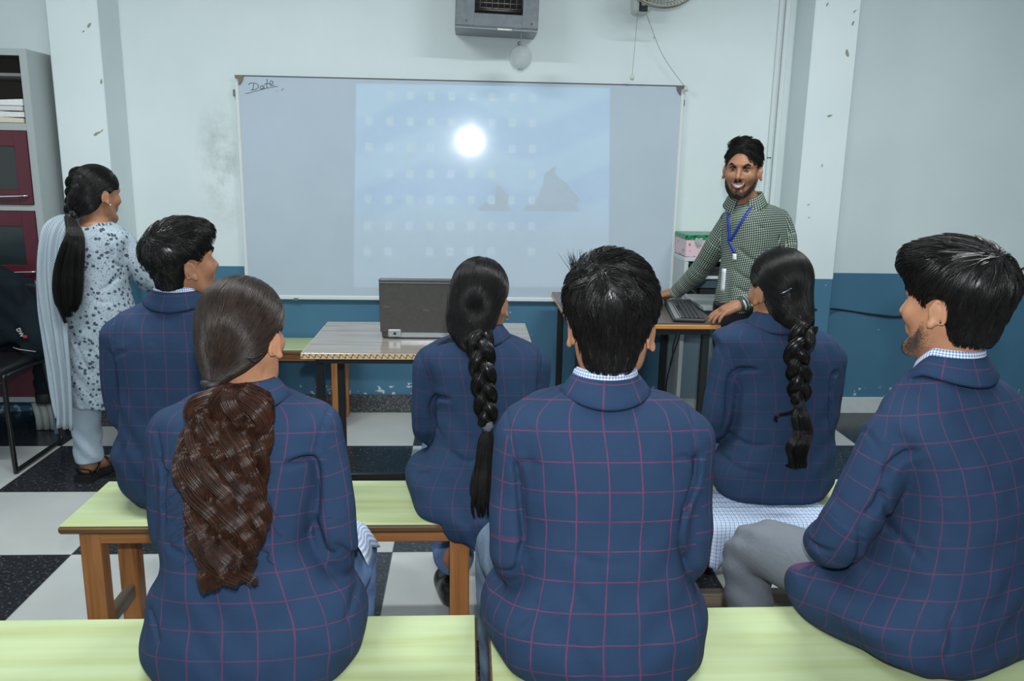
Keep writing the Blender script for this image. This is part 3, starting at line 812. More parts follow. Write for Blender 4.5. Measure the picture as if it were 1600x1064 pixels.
v = [(1.262 + p * .9, 4.437, 1.06 + q * 1.2) for p, q in hs] + [(1.262 + p * .9, 4.443, 1.06 + q * 1.2) for p, q in hs]
b.add(v, [tuple(range(28)), tuple(range(28, 56))[::-1]] + [(i, i + 28, (i + 1) % 28 + 28, (i + 1) % 28) for i in range(28)])
b.build('heart_sticker', plain('silver_glitter', (.62, .64, .64), .3, metal=.7, bump=.9, bscale=240), gb)
lbl = MB().box((1.30, 4.4405, .985), (1.405, 4.4445, 1.015), 0, .001).build('name_tag', plain('tag_green', (.075, .30, .19), .5), gb)
def text_mesh(name, body, size, M, mat, parent, extrude=.0004):
    cu = bpy.data.curves.new('txt', 'FONT'); cu.body = body; cu.size = size; cu.extrude = extrude; cu.align_x = 'CENTER'; cu.align_y = 'CENTER'
    t = bpy.data.objects.new('txt', cu); COL.objects.link(t)
    bpy.context.view_layer.update()
    me = bpy.data.meshes.new_from_object(t.evaluated_get(bpy.context.evaluated_depsgraph_get()))
    bpy.data.objects.remove(t); me.transform(M); me.materials.clear()
    return link_obj(name, me, parent, mat)
def facing(x, y, z): return Matrix.Translation((x, y, z)) @ Matrix.Rotation(math.pi / 2, 4, 'X')
text_mesh('lettering', 'Comment Us', .0205, facing(1.352, 4.4398, 1.0), plain('ink_dark_green', (.008, .03, .02), .6), lbl)

# ---------------------------------------------------------------- grey metal box over the board and the globe hanging from it
hb = thing('wall_heater', 'grey sheet metal box with a wire guarded opening, high above the whiteboard', 'heater', (.15, 4.6, 2.08))
M_GREY = plain('grey_hammered_metal', (.135, .155, .172), .42, metal=.35, noise=.12, nscale=35)
M_GREYD = plain('interior_black', (.008, .008, .008), .6)  # near-black colour of the back panel inside the casing
RT = Matrix.Translation((.15, 4.55, 2.3)) @ Matrix.Rotation(math.radians(1.6), 4, 'Y') @ Matrix.Translation((-.15, -4.55, -2.3))
fy = 4.448
ox0, ox1, oz0, oz1 = .030, .276, 2.206, 2.44
b = MB()
b.box((-.066, fy, 2.145), (ox0, fy + .006, 2.50), 0, .001, RT); b.box((ox1, fy, 2.145), (.356, fy + .006, 2.50), 0, .001, RT)
b.box((ox0, fy, 2.145), (ox1, fy + .006, oz0), 0, 0, RT); b.box((ox0, fy, oz1), (ox1, fy + .006, 2.50), 0, 0, RT)
b.box((-.066, fy + .006, 2.139), (.356, 4.70, 2.145), 0, 0, RT); b.box((-.066, fy + .006, 2.50), (.356, 4.70, 2.506), 0, 0, RT)
b.box((-.068, fy + .004, 2.139), (-.066, 4.70, 2.506), 0, 0, RT); b.box((.356, fy + .004, 2.139), (.358, 4.70, 2.506), 0, 0, RT)
b.box((-.066, 4.69, 2.145), (.356, 4.70, 2.50), 1, 0, RT)
b.build('casing', [M_GREY, M_GREYD], hb)
b = MB(); b.box((-.068, fy + .002, 2.128), (.356, 4.70, 2.1375), 0, .001, RT); b.box((-.068, fy - .004, 2.1285), (.340, fy + .002, 2.1365), 0, .001, RT)
b.build('lower_tray', plain('tray_metal', (.20, .225, .24), .36, metal=.4), hb)
b = MB()
for i in range(9): b.tube([RT @ Vector((ox0 - .004 + i * .031, fy + .016, oz0 + .028)), RT @ Vector((ox0 - .004 + i * .031, fy + .016, oz1 + .004))], .0016, 6)
for i in range(9): b.tube([RT @ Vector((ox0 - .004, fy + .018, oz0 + .030 + i * .025)), RT @ Vector((ox1 + .004, fy + .018, oz0 + .030 + i * .025))], .0014, 6)
b.build('wire_guard', plain('bright_wire', (.55, .52, .46), .3, metal=.9), hb)
for k in range(3):
    MB().tube([RT @ Vector((ox0 - .02, 4.55, 2.24 + k * .08)), RT @ Vector((ox1 + .02, 4.55, 2.24 + k * .08))], .008, 10).build('heating_rod', plain('rod_grey', (.16, .15, .14), .4, metal=.5), hb)
for sx in (-.01, .325):
    MB().lathe([(.0001, -.003), (.004, -.003), (.005, 0), (.0001, 0)], tuple(RT @ Vector((sx, fy, 2.168))), 10, 0, 'y').build('screw', plain('rust', (.14, .09, .07), .6), hb)
MB().box((.150, fy - .007, 2.138), (.225, fy + .004, 2.128), 0, .001, RT).build('latch', plain('bright_steel', (.5, .5, .48), .25, metal=.8), hb)
gl = thing('glass_globe', 'round clear globe hanging under the grey metal box', 'globe', (.268, 4.46, 2.0))
def globe_mat():
    m, nt, bs = new_mat('milky_glass')
    bs.inputs['Base Color'].default_value = (.90, .93, .93, 1); bs.inputs['Roughness'].default_value = .06
    bs.inputs['Transmission Weight'].default_value = .80; bs.inputs['IOR'].default_value = 1.3
    return m
prof = [(.0585 * math.sin(math.pi * k / 24) + 1e-4, -.0605 * math.cos(math.pi * k / 24)) for k in range(25)]
inner = [(max(r * .955, 1e-4), h * .955) for r, h in prof][::-1]
MB().lathe(prof, (.268, 4.46, 2.0), 40).lathe(inner, (.268, 4.46, 2.0), 40).build('globe', globe_mat(), gl)
MB().tube([(.268, 4.46, 2.058), (.268, 4.46, 2.130)], .0012, 6).build('string', plain('cord_grey', (.30, .30, .28), .7), gl)
b = MB(); b.tube([(.258 + .006 * math.cos(t), 4.456, 2.069 + .006 * math.sin(t)) for t in np.linspace(.6, 5.6, 16)], .0022, 7); b.build('hook', M_BLK, gl)
MB().lathe([(.0001, -.003), (.014, -.003), (.016, .0), (.0001, 0)], (.268, 4.46, 1.9405), 16).build('end_cap', plain('cap_grey', (.42, .45, .45), .5), gl)

# ---------------------------------------------------------------- wall fan, only its lower edge shows
fn = thing('wall_fan', 'wall fan with wire cage and pull cords at the top edge above the whiteboard', 'fan', (.92, 4.7, 2.26))
M_FW = plain('fan_white', (.58, .60, .56), .4)
MB().box((.878, 4.60, 2.262), (.968, 4.7185, 2.54), 0, .012).build('wall_bracket', M_FW, fn)
MB().box((.902, 4.594, 2.264), (.948, 4.602, 2.36), 0, .003).build('control_panel', plain('panel_navy', (.020, .028, .040), .35), fn)
MB().lathe([(.0001, -.014), (.013, -.014), (.015, 0), (.0001, 0)], (.926, 4.594, 2.305), 20, 0, 'y').build('speed_knob', M_FW, fn)
cw = MB(); fc = Vector((.985, 4.44, 2.462)); FR = Matrix.Translation(fc) @ Matrix.Rotation(math.radians(-16), 4, 'X')
def ring(r, y, t): cw.tube([FR @ Vector((r * math.cos(a), y, r * math.sin(a))) for a in np.linspace(0, 2 * math.pi, 49)], t, 6, 0, False)
for r, y, t in ((.215, 0, .004), (.215, .02, .004), (.17, -.045, .0018), (.13, -.06, .0018), (.09, -.07, .0018), (.05, -.075, .003), (.17, .06, .0018)): ring(r, y, t)
for k in range(72):
    a = 2 * math.pi * k / 72; c_, s_ = math.cos(a), math.sin(a)
    cw.tube([FR @ Vector((r * c_, y, r * s_)) for r, y in ((.04, -.076), (.09, -.07), (.13, -.06), (.17, -.045), (.215, 0), (.215, .02), (.17, .06), (.08, .085))], .0013, 5)
cw.build('cage', plain('cage_wire', (.30, .28, .22), .4, metal=.4), fn)
for k in range(3):
    a0 = k * 2.094; G = []
    for r in np.linspace(.035, .165, 6):
        G.append([FR @ Vector((r * math.cos(a0 + s * .55), .012 + s * .022, r * math.sin(a0 + s * .55))) for s in np.linspace(-1, 1, 7)])
    MB().grid([[tuple(p) for p in row] for row in G], 0, .002).build('blade', plain('blade_cream', (.55, .55, .48), .4), fn)
b = MB(); q = [FR @ Vector((0, y, 0)) for y in (-.06, .0, .05, .14)]; b.tube(q, [.035, .038, .055, .045], 16); b.build('motor', M_FW, fn)
MB().tube([FR @ Vector((0, .13, 0)), (.93, 4.62, 2.47)], .018, 10).build('neck', M_FW, fn)
M_CORD = plain('cord_grey', (.30, .30, .28), .7)
c1 = MB().tube(spline([(.900, 4.62, 2.262), (.895, 4.63, 2.10), (.890, 4.64, 1.945)], 14), .0013, 6).build('pull_cord', M_CORD, fn)
MB().lathe([(.0001, 0), (.010, 0), (.011, .018), (.005, .030), (.0001, .03)], (.890, 4.64, 1.918), 14).build('cord_bell', M_FW, c1)
c2 = MB().tube(spline([(.945, 4.62, 2.262), (1.05, 4.65, 2.06), (1.185, 4.675, 1.90)], 14), .0013, 6).build('pull_cord', M_CORD, fn)
MB().lathe([(.0001, 0), (.010, 0), (.011, .018), (.005, .030), (.0001, .03)], (1.198, 4.668, 1.868), 14).build('cord_bell', M_FW, c2)
MB().lathe([(.0001, -.005), (.005, 0), (.0001, .005)], (1.0, 4.637, 2.14), 8).build('cord_knot', M_CORD, c2)

# black cable along the right-hand wall
cb = MB().tube(spline([(1.83, 4.442, .73), (1.95, 4.444, .69), (2.06, 4.58, .665), (2.2, 4.71, .645), (2.45, 4.712, .612), (2.62, 4.712, .606), (2.85, 4.712, .665), (3.05, 4.712, .765), (3.27, 4.712, .882), (3.6, 4.712, 1.02)], 60), .006, 8).build('wall_cable', M_BLK)
tag(cb, 'black cable drooping along the blue part of the right wall', 'cable')

# ---------------------------------------------------------------- steel cabinet
cf = thing('cabinet', 'grey steel cabinet with maroon glazed doors and an open top shelf, left of the pillar', 'cabinet', (-2.58, 4.5, 0))
M_CAB = plain('cabinet_grey', (.345, .385, .385), .35, spec=.5)
M_MAR = plain('maroon_paint', (.085, .012, .022), .32)
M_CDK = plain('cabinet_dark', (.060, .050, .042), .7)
cx0, cx1, cy0, cy1, cz0, cz1 = -3.05, -2.138, 4.285, 4.70, .185, 1.962
b = MB()
b.box((cx1 - .012, cy0 + .004, cz0), (cx1, cy1, cz1), 0, .004); b.box((cx0, cy0 + .004, cz0), (cx0 + .012, cy1, cz1), 0, .004)
b.box((cx0 + .012, cy0 + .004, cz1 - .012), (cx1 - .012, cy1, cz1), 0, .002); b.box((cx0 + .012, cy0 + .004, cz0), (cx1 - .012, cy1, cz0 + .014), 0, .002)
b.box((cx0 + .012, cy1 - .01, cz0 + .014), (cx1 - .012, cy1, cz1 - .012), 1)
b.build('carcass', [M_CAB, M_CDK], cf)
b = MB(); st = .034
b.box((cx1 - st, cy0, cz0), (cx1, cy0 + .004, cz1), 0, .001); b.box((cx0, cy0, cz0), (cx0 + st, cy0 + .004, cz1), 0, .001)
for za, zb in ((1.930, cz1), (1.578, 1.612), (1.186, 1.216), (.796, .836), (cz0, .215)): b.box((cx0 + st, cy0, za), (cx1 - st, cy0 + .004, zb), 0, .001)
b.build('front_frame', M_CAB, cf)
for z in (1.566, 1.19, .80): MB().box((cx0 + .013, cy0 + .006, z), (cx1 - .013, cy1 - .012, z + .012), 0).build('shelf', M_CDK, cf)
MB().box((cx0 + .013, cy0 + .05, 1.838), (cx1 - .013, cy1 - .012, 1.852), 0).build('shelf', plain('shelf_grey', (.20, .20, .20), .5), cf)
xm = (cx0 + cx1) / 2
for za, zb, glz in ((1.216, 1.578, True), (.836, 1.186, True), (.215, .796, False)):
    for xa, xb in ((cx0 + st, xm), (xm, cx1 - st)):
        xa += .002; xb -= .002; za_, zb_ = za + .002, zb - .002; bw = .062
        b = MB(); y0_, y1_ = cy0 - .012, cy0 + .004
        if glz:
            b.box((xa, y0_, za_), (xa + bw, y1_, zb_), 0, .002); b.box((xb - bw, y0_, za_), (xb, y1_, zb_), 0, .002)
            b.box((xa + bw, y0_, za_), (xb - bw, y1_, za_ + .075), 0, .002); b.box((xa + bw, y0_, zb_ - .075), (xb - bw, y1_, zb_), 0, .002)
        else: b.box((xa, y0_, za_), (xb, y1_, zb_), 0, .002)
        d = b.build('door', M_MAR, cf)
        if glz:
            MB().box((xa + bw, cy0 - .006, za_ + .075), (xb - bw, cy0 - .001, zb_ - .075), 0).build('glass', plain('smoked_glass', (.018, .024, .024), .12, spec=.6), d)
            zc = za_ + .040; hx = xb - .085 if xb > xm + .1 else xa + .085
            MB().tube(spline([(hx - .065, y0_, zc - .004), (hx - .055, y0_ - .022, zc - .002), (hx + .055, y0_ - .022, zc + .003), (hx + .065, y0_, zc + .004)], 16), .006, 8).build('handle', plain('chrome', (.75, .76, .78), .12, metal=1.), d)
for x in (cx0 + .03, cx1 - .07):
    for y in (cy0 + .03, cy1 - .07): MB().box((x, y, 0), (x + .03, y + .03, cz0), 0).build('foot', plain('foot_blue', (.14, .22, .30), .5), cf)
# bundles of paper on the open shelf
pc = [((.16, .18, .18), 'dark grey', .020), ((.30, .32, .31), 'grey', .016), ((.62, .55, .44), 'cream', .026), ((.66, .68, .66), 'white', .030), ((.60, .58, .58), 'pale pink', .024), ((.68, .70, .69), 'white topmost', .030)]
z = 1.5785
for k, (c, nm, th) in enumerate(pc):
    g = []; nx = 14; x_a, x_b = -2.62 - .01 * k, -2.186 + .004 * (k % 2)
    b = MB(); r = random.Random(k)
    top = []
    for j in range(nx + 1):
        x = x_a + (x_b - x_a) * j / nx; top.append((x, .006 * math.sin(j * .7 + k) * (1 if k > 3 else .3)))
    rows_b = [(x, cy0 + .012, z) for x, _ in top]; rows_t = [(x, cy0 + .012, z + th * .92 + (.003 if th > .025 else 0) * math.sin(x * 19 + k)) for x, _ in top]
    v = rows_b + rows_t + [(x, 4.60, zz) for x, _, zz in rows_b] + [(x, 4.60, zz) for x, _, zz in rows_t]; n = nx + 1
    fs = []
    for j in range(nx):
        fs += [(j, j+1, n+j+1, n+j), (2*n+j+1, 2*n+j, 3*n+j, 3*n+j+1), (n+j, n+j+1, 3*n+j+1, 3*n+j), (j+1, j, 2*n+j, 2*n+j+1)]
    fs += [(0, n, 3*n, 2*n), (n-1, 3*n-1, 4*n-1, 2*n-1)]
    o = b.add(v, fs).build('paper_bundle', plain('paper_' + nm.replace(' ', '_'), c, .8, noise=.05, nscale=90))
    labs = ['dark grey folder at the very bottom of the pile on the cabinet shelf', 'grey folder second from the bottom of the pile on the cabinet shelf', 'cream bundle of paper in the middle of the pile on the cabinet shelf',
            'white bundle of paper directly above the cream bundle on the cabinet shelf', 'pinkish bundle of paper second from the top of the cabinet pile', 'white bundle of paper topmost on the open cabinet shelf']
    tag(o, labs[k], 'paper bundle', 'paper bundles on the cabinet shelf')
    z += th + .0006

# ---------------------------------------------------------------- black chair with a jacket over its back
ch = thing('chair', 'black steel sled frame chair in front of the cabinet, a jacket over its back', 'chair', (-2.35, 3.95, 0))
M_TUBE = plain('black_tube', (.008, .008, .009), .25, spec=.6)
for sx in (-2.108, -2.56):
    P = [(sx, 4.15, .82), (sx, 4.12, .60), (sx, 4.09, .47), (sx - .002, 4.14, .24), (sx, 4.185, .06), (sx, 4.16, .013), (sx, 4.05, .012), (sx, 3.80, .012), (sx, 3.745, .013)]
    MB().tube(spline(P, 60), .0115, 10).build('back_leg', M_TUBE, ch)
    P = [(sx, 3.742, .002), (sx, 3.735, .10), (sx, 3.728, .44), (sx, 3.75, .468), (sx, 3.85, .470), (sx, 4.09, .465)]
    MB().tube(spline(P, 50), .0115, 10).build('front_leg', M_TUBE, ch)
fd = Field((-2.62, 3.68, .43), (-2.05, 4.13, .54), .008)
fd.add(RBox((-2.334, 3.91, .487), (.222, .195, .022), .018)); V, Q = fd.mesh()
np_mesh('seat', V, Q, plain('seat_vinyl', (.010, .010, .011), .35), ch)
MB().tube([(-2.56, 3.73, .44), (-2.108, 3.73, .44)], .010, 8).build('cross_bar', M_TUBE, ch)
fd = Field((-2.60, 4.05, .58), (-2.06, 4.22, .88), .008); fd.add(RBox((-2.334, 4.145, .73), (.215, .014, .11), .012)); V, Q = fd.mesh()
np_mesh('backrest', V, Q, plain('seat_vinyl', (.010, .010, .011), .35), ch)
# jacket
jk = thing('jacket', 'dark teal jacket draped over the back of the black chair', 'jacket', (-2.33, 4.14, .47))
fd = Field((-2.78, 3.86, .18), (-1.98, 4.27, .98), .008)
fd.add(Chain([(-2.60, 4.145, .83), (-2.40, 4.145, .885), (-2.25, 4.14, .83), (-2.16, 4.125, .70)], [.055, .060, .058, .05], 14), .03)
fd.add(RBox((-2.37, 4.065, .71), (.215, .036, .16), .03), .03); fd.add(RBox((-2.37, 4.205, .66), (.20, .028, .20), .026), .03)
fd.add(Chain([(-2.15, 4.10, .68), (-2.125, 4.07, .60), (-2.12, 4.05, .53)], [.060, .066, .062], 10), .03)
fd.displace(lambda P: .006 * np.sin(P[:, 0] * 55 + P[:, 2] * 20) * np.sin(P[:, 2] * 30 + 1.3))
V, Q = fd.mesh(); V, Q = biggest(V, Q)
M_JKT = plain('dark_teal_cloth', (.006, .0115, .016), .9, spec=.15, bump=.3, bscale=140)
np_mesh('jacket_body', V, Q, M_JKT, jk)
fd = Field((-2.28, 3.94, .16), (-1.98, 4.25, .66), .007)
fd.add(Chain([(-2.15, 4.12, .60), (-2.135, 4.14, .48), (-2.15, 4.15, .36), (-2.155, 4.15, .27)], [.040, .043, .045, .040], 14), .02)
fd.displace(lambda P: .004 * np.sin(P[:, 2] * 90 + P[:, 0] * 30))
V, Q = fd.mesh(); np_mesh('sleeve', V, Q, M_JKT, jk)
MB().lathe([(.001, 0), (.036, 0), (.042, .01), (.042, .045), (.036, .055), (.001, .055)], (-2.155, 4.15, .225), 18).build('cuff', plain('cuff_black', (.006, .006, .007), .7), jk)
pj = MB(); pj.tube([(-2.205, 4.010, .545), (-2.165, 3.990, .540), (-2.09, 3.990, .530)], .0022, 5); pj.build('piping', plain('piping_grey', (.40, .42, .42), .5), jk)
text_mesh('lettering', 'DW', .026, Matrix.Translation((-2.150, 3.984, .625)) @ Matrix.Rotation(math.radians(65), 4, 'Y') @ Matrix.Rotation(math.pi / 2, 4, 'X'), plain('print_white', (.6, .6, .6), .6), jk, .002)
MB().box((-2.136, 3.981, .60), (-2.120, 3.985, .612), 0).build('red_mark', plain('print_red', (.45, .03, .03), .6), jk)
# ribbed white plastic block on the floor by the cabinet
b = MB()
for k in range(4): b.tube([(-2.318 + k * .037, 4.385, .004), (-2.318 + k * .037, 4.385, .075), (-2.330 + k * .039, 4.385, .155)], [.018, .018, .019], 12)
o = b.build('ribbed_stand', plain('ribbed_white', (.46, .48, .47), .45)); tag(o, 'white ribbed plastic stand on the floor under the hanging jacket sleeve', 'stand')
# ================================================================ people: shared builders
def uvmap_node(nt):
    n = N(nt, 'ShaderNodeUVMap'); n.uv_map = 'UVMap'
    sp = N(nt, 'ShaderNodeSeparateXYZ'); L(nt, n.outputs[0], sp.inputs[0]); return n.outputs[0], sp.outputs[0], sp.outputs[1]
def line_n(nt, x, period, half, phase=0.):
    """1 on thin lines every 'period' metres"""
    f = math_n(nt, 'ABSOLUTE', math_n(nt, 'SUBTRACT', math_n(nt, 'FRACT', math_n(nt, 'DIVIDE', math_n(nt, 'ADD', x, phase), period)), .5))
    n = N(nt, 'ShaderNodeMapRange', clamp=True, interpolation_type='SMOOTHSTEP'); L(nt, f, n.inputs[0])
    n.inputs[1].default_value = .5 - 1.6 * half / period; n.inputs[2].default_value = .5 - .4 * half / period
    return n.outputs[0]
def blazer_mat(name, red=.8, phase=(0., 0.), period=.057, gain=1.):
    m, nt, bs = new_mat(name); vec, u, v = uvmap_node(nt)
    g = lambda *c: tuple(gain * x for x in c)
    wu = math_n(nt, 'SINE', math_n(nt, 'MULTIPLY', u, 2 * math.pi / .0031)); wv = math_n(nt, 'SINE', math_n(nt, 'MULTIPLY', v, 2 * math.pi / .0031))
    # glen check: fine threads grouped into soft bands
    bu = math_n(nt, 'SINE', math_n(nt, 'MULTIPLY', u, 2 * math.pi / (period / 2))); bv = math_n(nt, 'SINE', math_n(nt, 'MULTIPLY', v, 2 * math.pi / (period / 2)))
    th = math_n(nt, 'ADD', math_n(nt, 'MULTIPLY', wu, math_n(nt, 'MULTIPLY_ADD', bu, .5, .5)), math_n(nt, 'MULTIPLY', wv, math_n(nt, 'MULTIPLY_ADD', bv, .5, .5)))
    k = math_n(nt, 'MULTIPLY_ADD', th, .20, .5); k.node.use_clamp = True
    base = mix_n(nt, k, g(.0135, .028, .064), g(.029, .060, .122))
    lu = line_n(nt, u, period, .0013, phase[0]); lv = line_n(nt, v, period, .0011, phase[1])
    nz = N(nt, 'ShaderNodeTexNoise', i_Scale=26., i_Detail=4.); L(nt, vec, nz.inputs['Vector'])
    ln = math_n(nt, 'MULTIPLY', math_n(nt, 'MAXIMUM', lu, lv), math_n(nt, 'MULTIPLY', nz.outputs[0], red * 1.6)); ln.node.use_clamp = True
    L(nt, mix_n(nt, ln, base, g(.23, .036, .098)), bs.inputs['Base Color'])
    bs.inputs['Roughness'].default_value = .85; bs.inputs['Specular IOR Level'].default_value = .15
    n2 = N(nt, 'ShaderNodeTexNoise', i_Scale=11., i_Detail=3., i_Distortion=.6); L(nt, vec, n2.inputs['Vector'])
    bump_n(nt, math_n(nt, 'ADD', math_n(nt, 'MULTIPLY', n2.outputs[0], 1.0), math_n(nt, 'MULTIPLY', th, .01)), .35, .012, bs)
    return m
def gingham_mat(name, c0, c1, period=.008, rough=.8):
    m, nt, bs = new_mat(name); vec, u, v = uvmap_node(nt)
    f = lambda x: math_n(nt, 'GREATER_THAN', math_n(nt, 'FRACT', math_n(nt, 'DIVIDE', x, period)), .52)
    k = math_n(nt, 'MULTIPLY', math_n(nt, 'ADD', f(u), f(v)), .5)
    L(nt, mix_n(nt, k, c0, c1), bs.inputs['Base Color']); bs.inputs['Roughness'].default_value = rough; bs.inputs['Specular IOR Level'].default_value = .2
    return m
def check_mat(name, c0, c1, c2, period):
    """white ground with thin double blue lines both ways"""
    m, nt, bs = new_mat(name); vec, u, v = uvmap_node(nt)
    a = math_n(nt, 'MAXIMUM', line_n(nt, u, period, period * .13), line_n(nt, v, period, period * .13))
    b = math_n(nt, 'MAXIMUM', line_n(nt, u, period, period * .13, period * .45), line_n(nt, v, period, period * .13, period * .45))
    c = mix_n(nt, math_n(nt, 'MULTIPLY', b, .8), mix_n(nt, math_n(nt, 'MULTIPLY', a, .85), c0, c1), c2)
    L(nt, c, bs.inputs['Base Color']); bs.inputs['Roughness'].default_value = .8; bs.inputs['Specular IOR Level'].default_value = .2
    return m
def skin_mat(name, col):
    m, nt, bs = new_mat(name); tc = N(nt, 'ShaderNodeTexCoord')
    nz = N(nt, 'ShaderNodeTexNoise', i_Scale=30., i_Detail=5.); L(nt, tc.outputs['Object'], nz.inputs['Vector'])
    L(nt, ramp_n(nt, nz.outputs[0], [(.3, tuple(c * .88 for c in col)), (.7, tuple(min(1, c * 1.08) for c in col))]), bs.inputs['Base Color'])
    bs.inputs['Roughness'].default_value = .5; bs.inputs['Specular IOR Level'].default_value = .4
    bs.inputs['Subsurface Weight'].default_value = .12; bs.inputs['Subsurface Radius'].default_value = (.010, .004, .002); bs.inputs['Subsurface Scale'].default_value = .6
    return m
def hair_mat(name, col, col2, rough=.32, spec=.36):
    m, nt, bs = new_mat(name); tc = N(nt, 'ShaderNodeTexCoord')
    nz = N(nt, 'ShaderNodeTexNoise', i_Scale=45., i_Detail=3.); L(nt, tc.outputs['Object'], nz.inputs['Vector'])
    L(nt, ramp_n(nt, nz.outputs[0], [(.35, col), (.65, col2)]), bs.inputs['Base Color'])
    bs.inputs['Roughness'].default_value = rough; bs.inputs['Specular IOR Level'].default_value = spec
    return m
M_HAIR = hair_mat('black_hair', (.0055, .0048, .0045), (.010, .0085, .0078), .30)
M_HAIRB = hair_mat('brown_hair', (.026, .0105, .0062), (.060, .024, .014), .28)
M_HAIRD = hair_mat('dark_brown_hair', (.020, .0125, .009), (.034, .0215, .0155), .33)
M_SKIN = skin_mat('brown_skin', (.33, .155, .082)); M_SKIN2 = skin_mat('warm_skin', (.42, .20, .108))

class Blob:
    def __init__(s, items): s.it = items           # (prim, k, mode)
    def box(s):
        B = [p.box() for p, k, m in s.it if m == 'u']
        return np.min([b[0] for b in B], 0), np.max([b[1] for b in B], 0)
    def __call__(s, P):
        f = None
        for p, k, m in s.it:
            d = p(P)
            if f is None: f = d; continue
            if m == 'u':
                h = np.clip(.5 + .5 * (f - d) / k, 0, 1); f = f + (d - f) * h - k * h * (1 - h)
            else:
                h = np.clip(.5 - .5 * (f + d) / k, 0, 1); f = f + (-d - f) * h + k * h * (1 - h)
        return f
class Half:
    """everything in front of a plane: negative where (p-o).n > 0"""
    def __init__(s, o, n): s.o = A(*o); s.n = A(*n) / np.linalg.norm(n)
    def box(s): return A(-9, -9, -9), A(9, 9, 9)
    def __call__(s, P): return -((P - s.o) @ s.n)
class Frame:
    def __init__(s, o, rz=0., pitch=0., roll=0., sc=1.):
        s.o = A(*o); s.R = np.array(Matrix.Rotation(rz, 3, 'Z') @ Matrix.Rotation(-pitch, 3, 'X') @ Matrix.Rotation(roll, 3, 'Y'), np.float32); s.s = sc
    def w(s, p): return tuple(float(x) for x in (s.R @ (A(*p) * s.s)) + s.o)
    def W(s, P): return (np.asarray(P) * s.s) @ s.R.T + s.o
    def l(s, P): return (np.asarray(P) - s.o) @ s.R / s.s
    def x(s, p): return Xf(p, s.o, s.R, s.s)

def head_items(face=1.):
    """skull, jaw, nose, ears in head coordinates (x right, y forward, origin between the ears)"""
    I = [(Ell((0, -.008, .047), (.073, .094, .083)), 0, 'u'), (Ell((0, .038, -.012), (.061, .058, .082)), .03, 'u')]
    for sx in (-1, 1):
        I += [(Chain([(sx * .056, .006, -.030), (sx * .047, .028, -.070), (sx * .016, .076, -.096)], [.018, .018, .016], 8), .022, 'u'),
              (Ell((sx * .040, .066, -.014), (.024, .022, .022)), .02, 'u')]
    I += [(Ell((0, .082, -.094), (.020, .017, .016)), .02, 'u'),
          (Chain([(-.046, .074, .034), (-.02, .090, .037), (.02, .090, .037), (.046, .074, .034)], .010, 9), .014, 'u')]
    for sx in (-1, 1): I.append((Ell((sx * .031, .098, .016), (.018, .014, .012)), .012, 'd'))
    I += [(Chain([(0, .090, .026), (0, .102, .004), (0, .113, -.018)], [.007, .009, .0115], 8), .010, 'u')]
    for sx in (-1, 1): I.append((Ell((sx * .013, .099, -.022), (.0085, .010, .0075)), .006, 'u'))
    I += [(Chain([(-.022, .086, -.048), (0, .097, -.044), (.022, .086, -.048)], .0065, 7), .009, 'u'), (Chain([(-.018, .085, -.060), (0, .094, -.061), (.018, .085, -.060)], .0065, 7), .009, 'u')]
    return I
def ear_items(sx, out=.35):
    """an upright oval shell with a rim, a hollow and a lobe, standing off the skull"""
    R = rotm(0, 0, sx * -out) @ rotm(.18, 0, 0)
    c = np.array((sx * .081, -.012, -.002), np.float32)
    def at(p): return tuple(c + R @ A(*p))
    rim = [at((0, .012 * math.cos(t) * 1.25 - .004 * (math.sin(t) < 0), .029 * math.sin(t))) for t in np.linspace(-1.2, 3.9, 12)]
    return [(Ell(at((-sx * .003, 0, 0)), (.0055, .016, .028), R), .006, 'u'), (Chain(rim, .0042), .003, 'u'), (Ell(at((0, .006, -.027)), (.0055, .008, .0085), R), .005, 'u'),
            (Ell(at((sx * .004, .005, -.004)), (.005, .007, .012), R), .004, 'd'), (Ell(at((-sx * .012, .004, 0)), (.012, .012, .022), R), .008, 'u')]

def add_hand(fd, wrist, direc, up, L_=.17, curl=.5, side=1, k=.006, spread=.12):
    """palm, four separate fingers of unequal length and a thumb leaving the side of the palm"""
    d = A(*direc) / np.linalg.norm(direc); u = A(*up); u = u - d * (u @ d); u /= np.linalg.norm(u); r = np.cross(d, u) * side   # r: towards the thumb
    w = A(*wrist); s = L_ / .18
    def at(a, b, c): return tuple(w + s * (a * d + b * r + c * u))
    fd.add(Chain([at(-.01, 0, 0), at(.03, 0, .002), at(.08, 0, 0)], [.022 * s, .026 * s, .027 * s], 6), .01)
    fd.add(RBox(at(.055, 0, 0), (.038 * s, .036 * s, .013 * s), .011 * s, np.stack([d, r, u], 1)), .012)
    for j, (b, ln) in enumerate(((.027, .070), (.009, .079), (-.009, .073), (-.026, .058))):
        p = np.array((.088 if j in (1, 2) else .083, b, .002)); a = -curl * .35; yaw = spread * (1.5 - j) / 1.5; P = [p.copy()]
        for q, seg in enumerate((.45, .32, .23)):
            p = p + ln * seg * np.array((math.cos(a) * math.cos(yaw), math.sin(yaw) * math.cos(a), math.sin(a))); P.append(p.copy()); a -= curl * (.55 + .1 * j)
        fd.add(Chain([at(*q) for q in P], [.0092 * s, .0086 * s, .0080 * s, .0068 * s]), .004)
    P = [(.02, .026, -.004), (.048, .050, -.008), (.072, .062, -.012), (.092, .066, -.018)]
    fd.add(Chain([at(*q) for q in P], [.0125 * s, .0115 * s, .010 * s, .0080 * s]), .008)

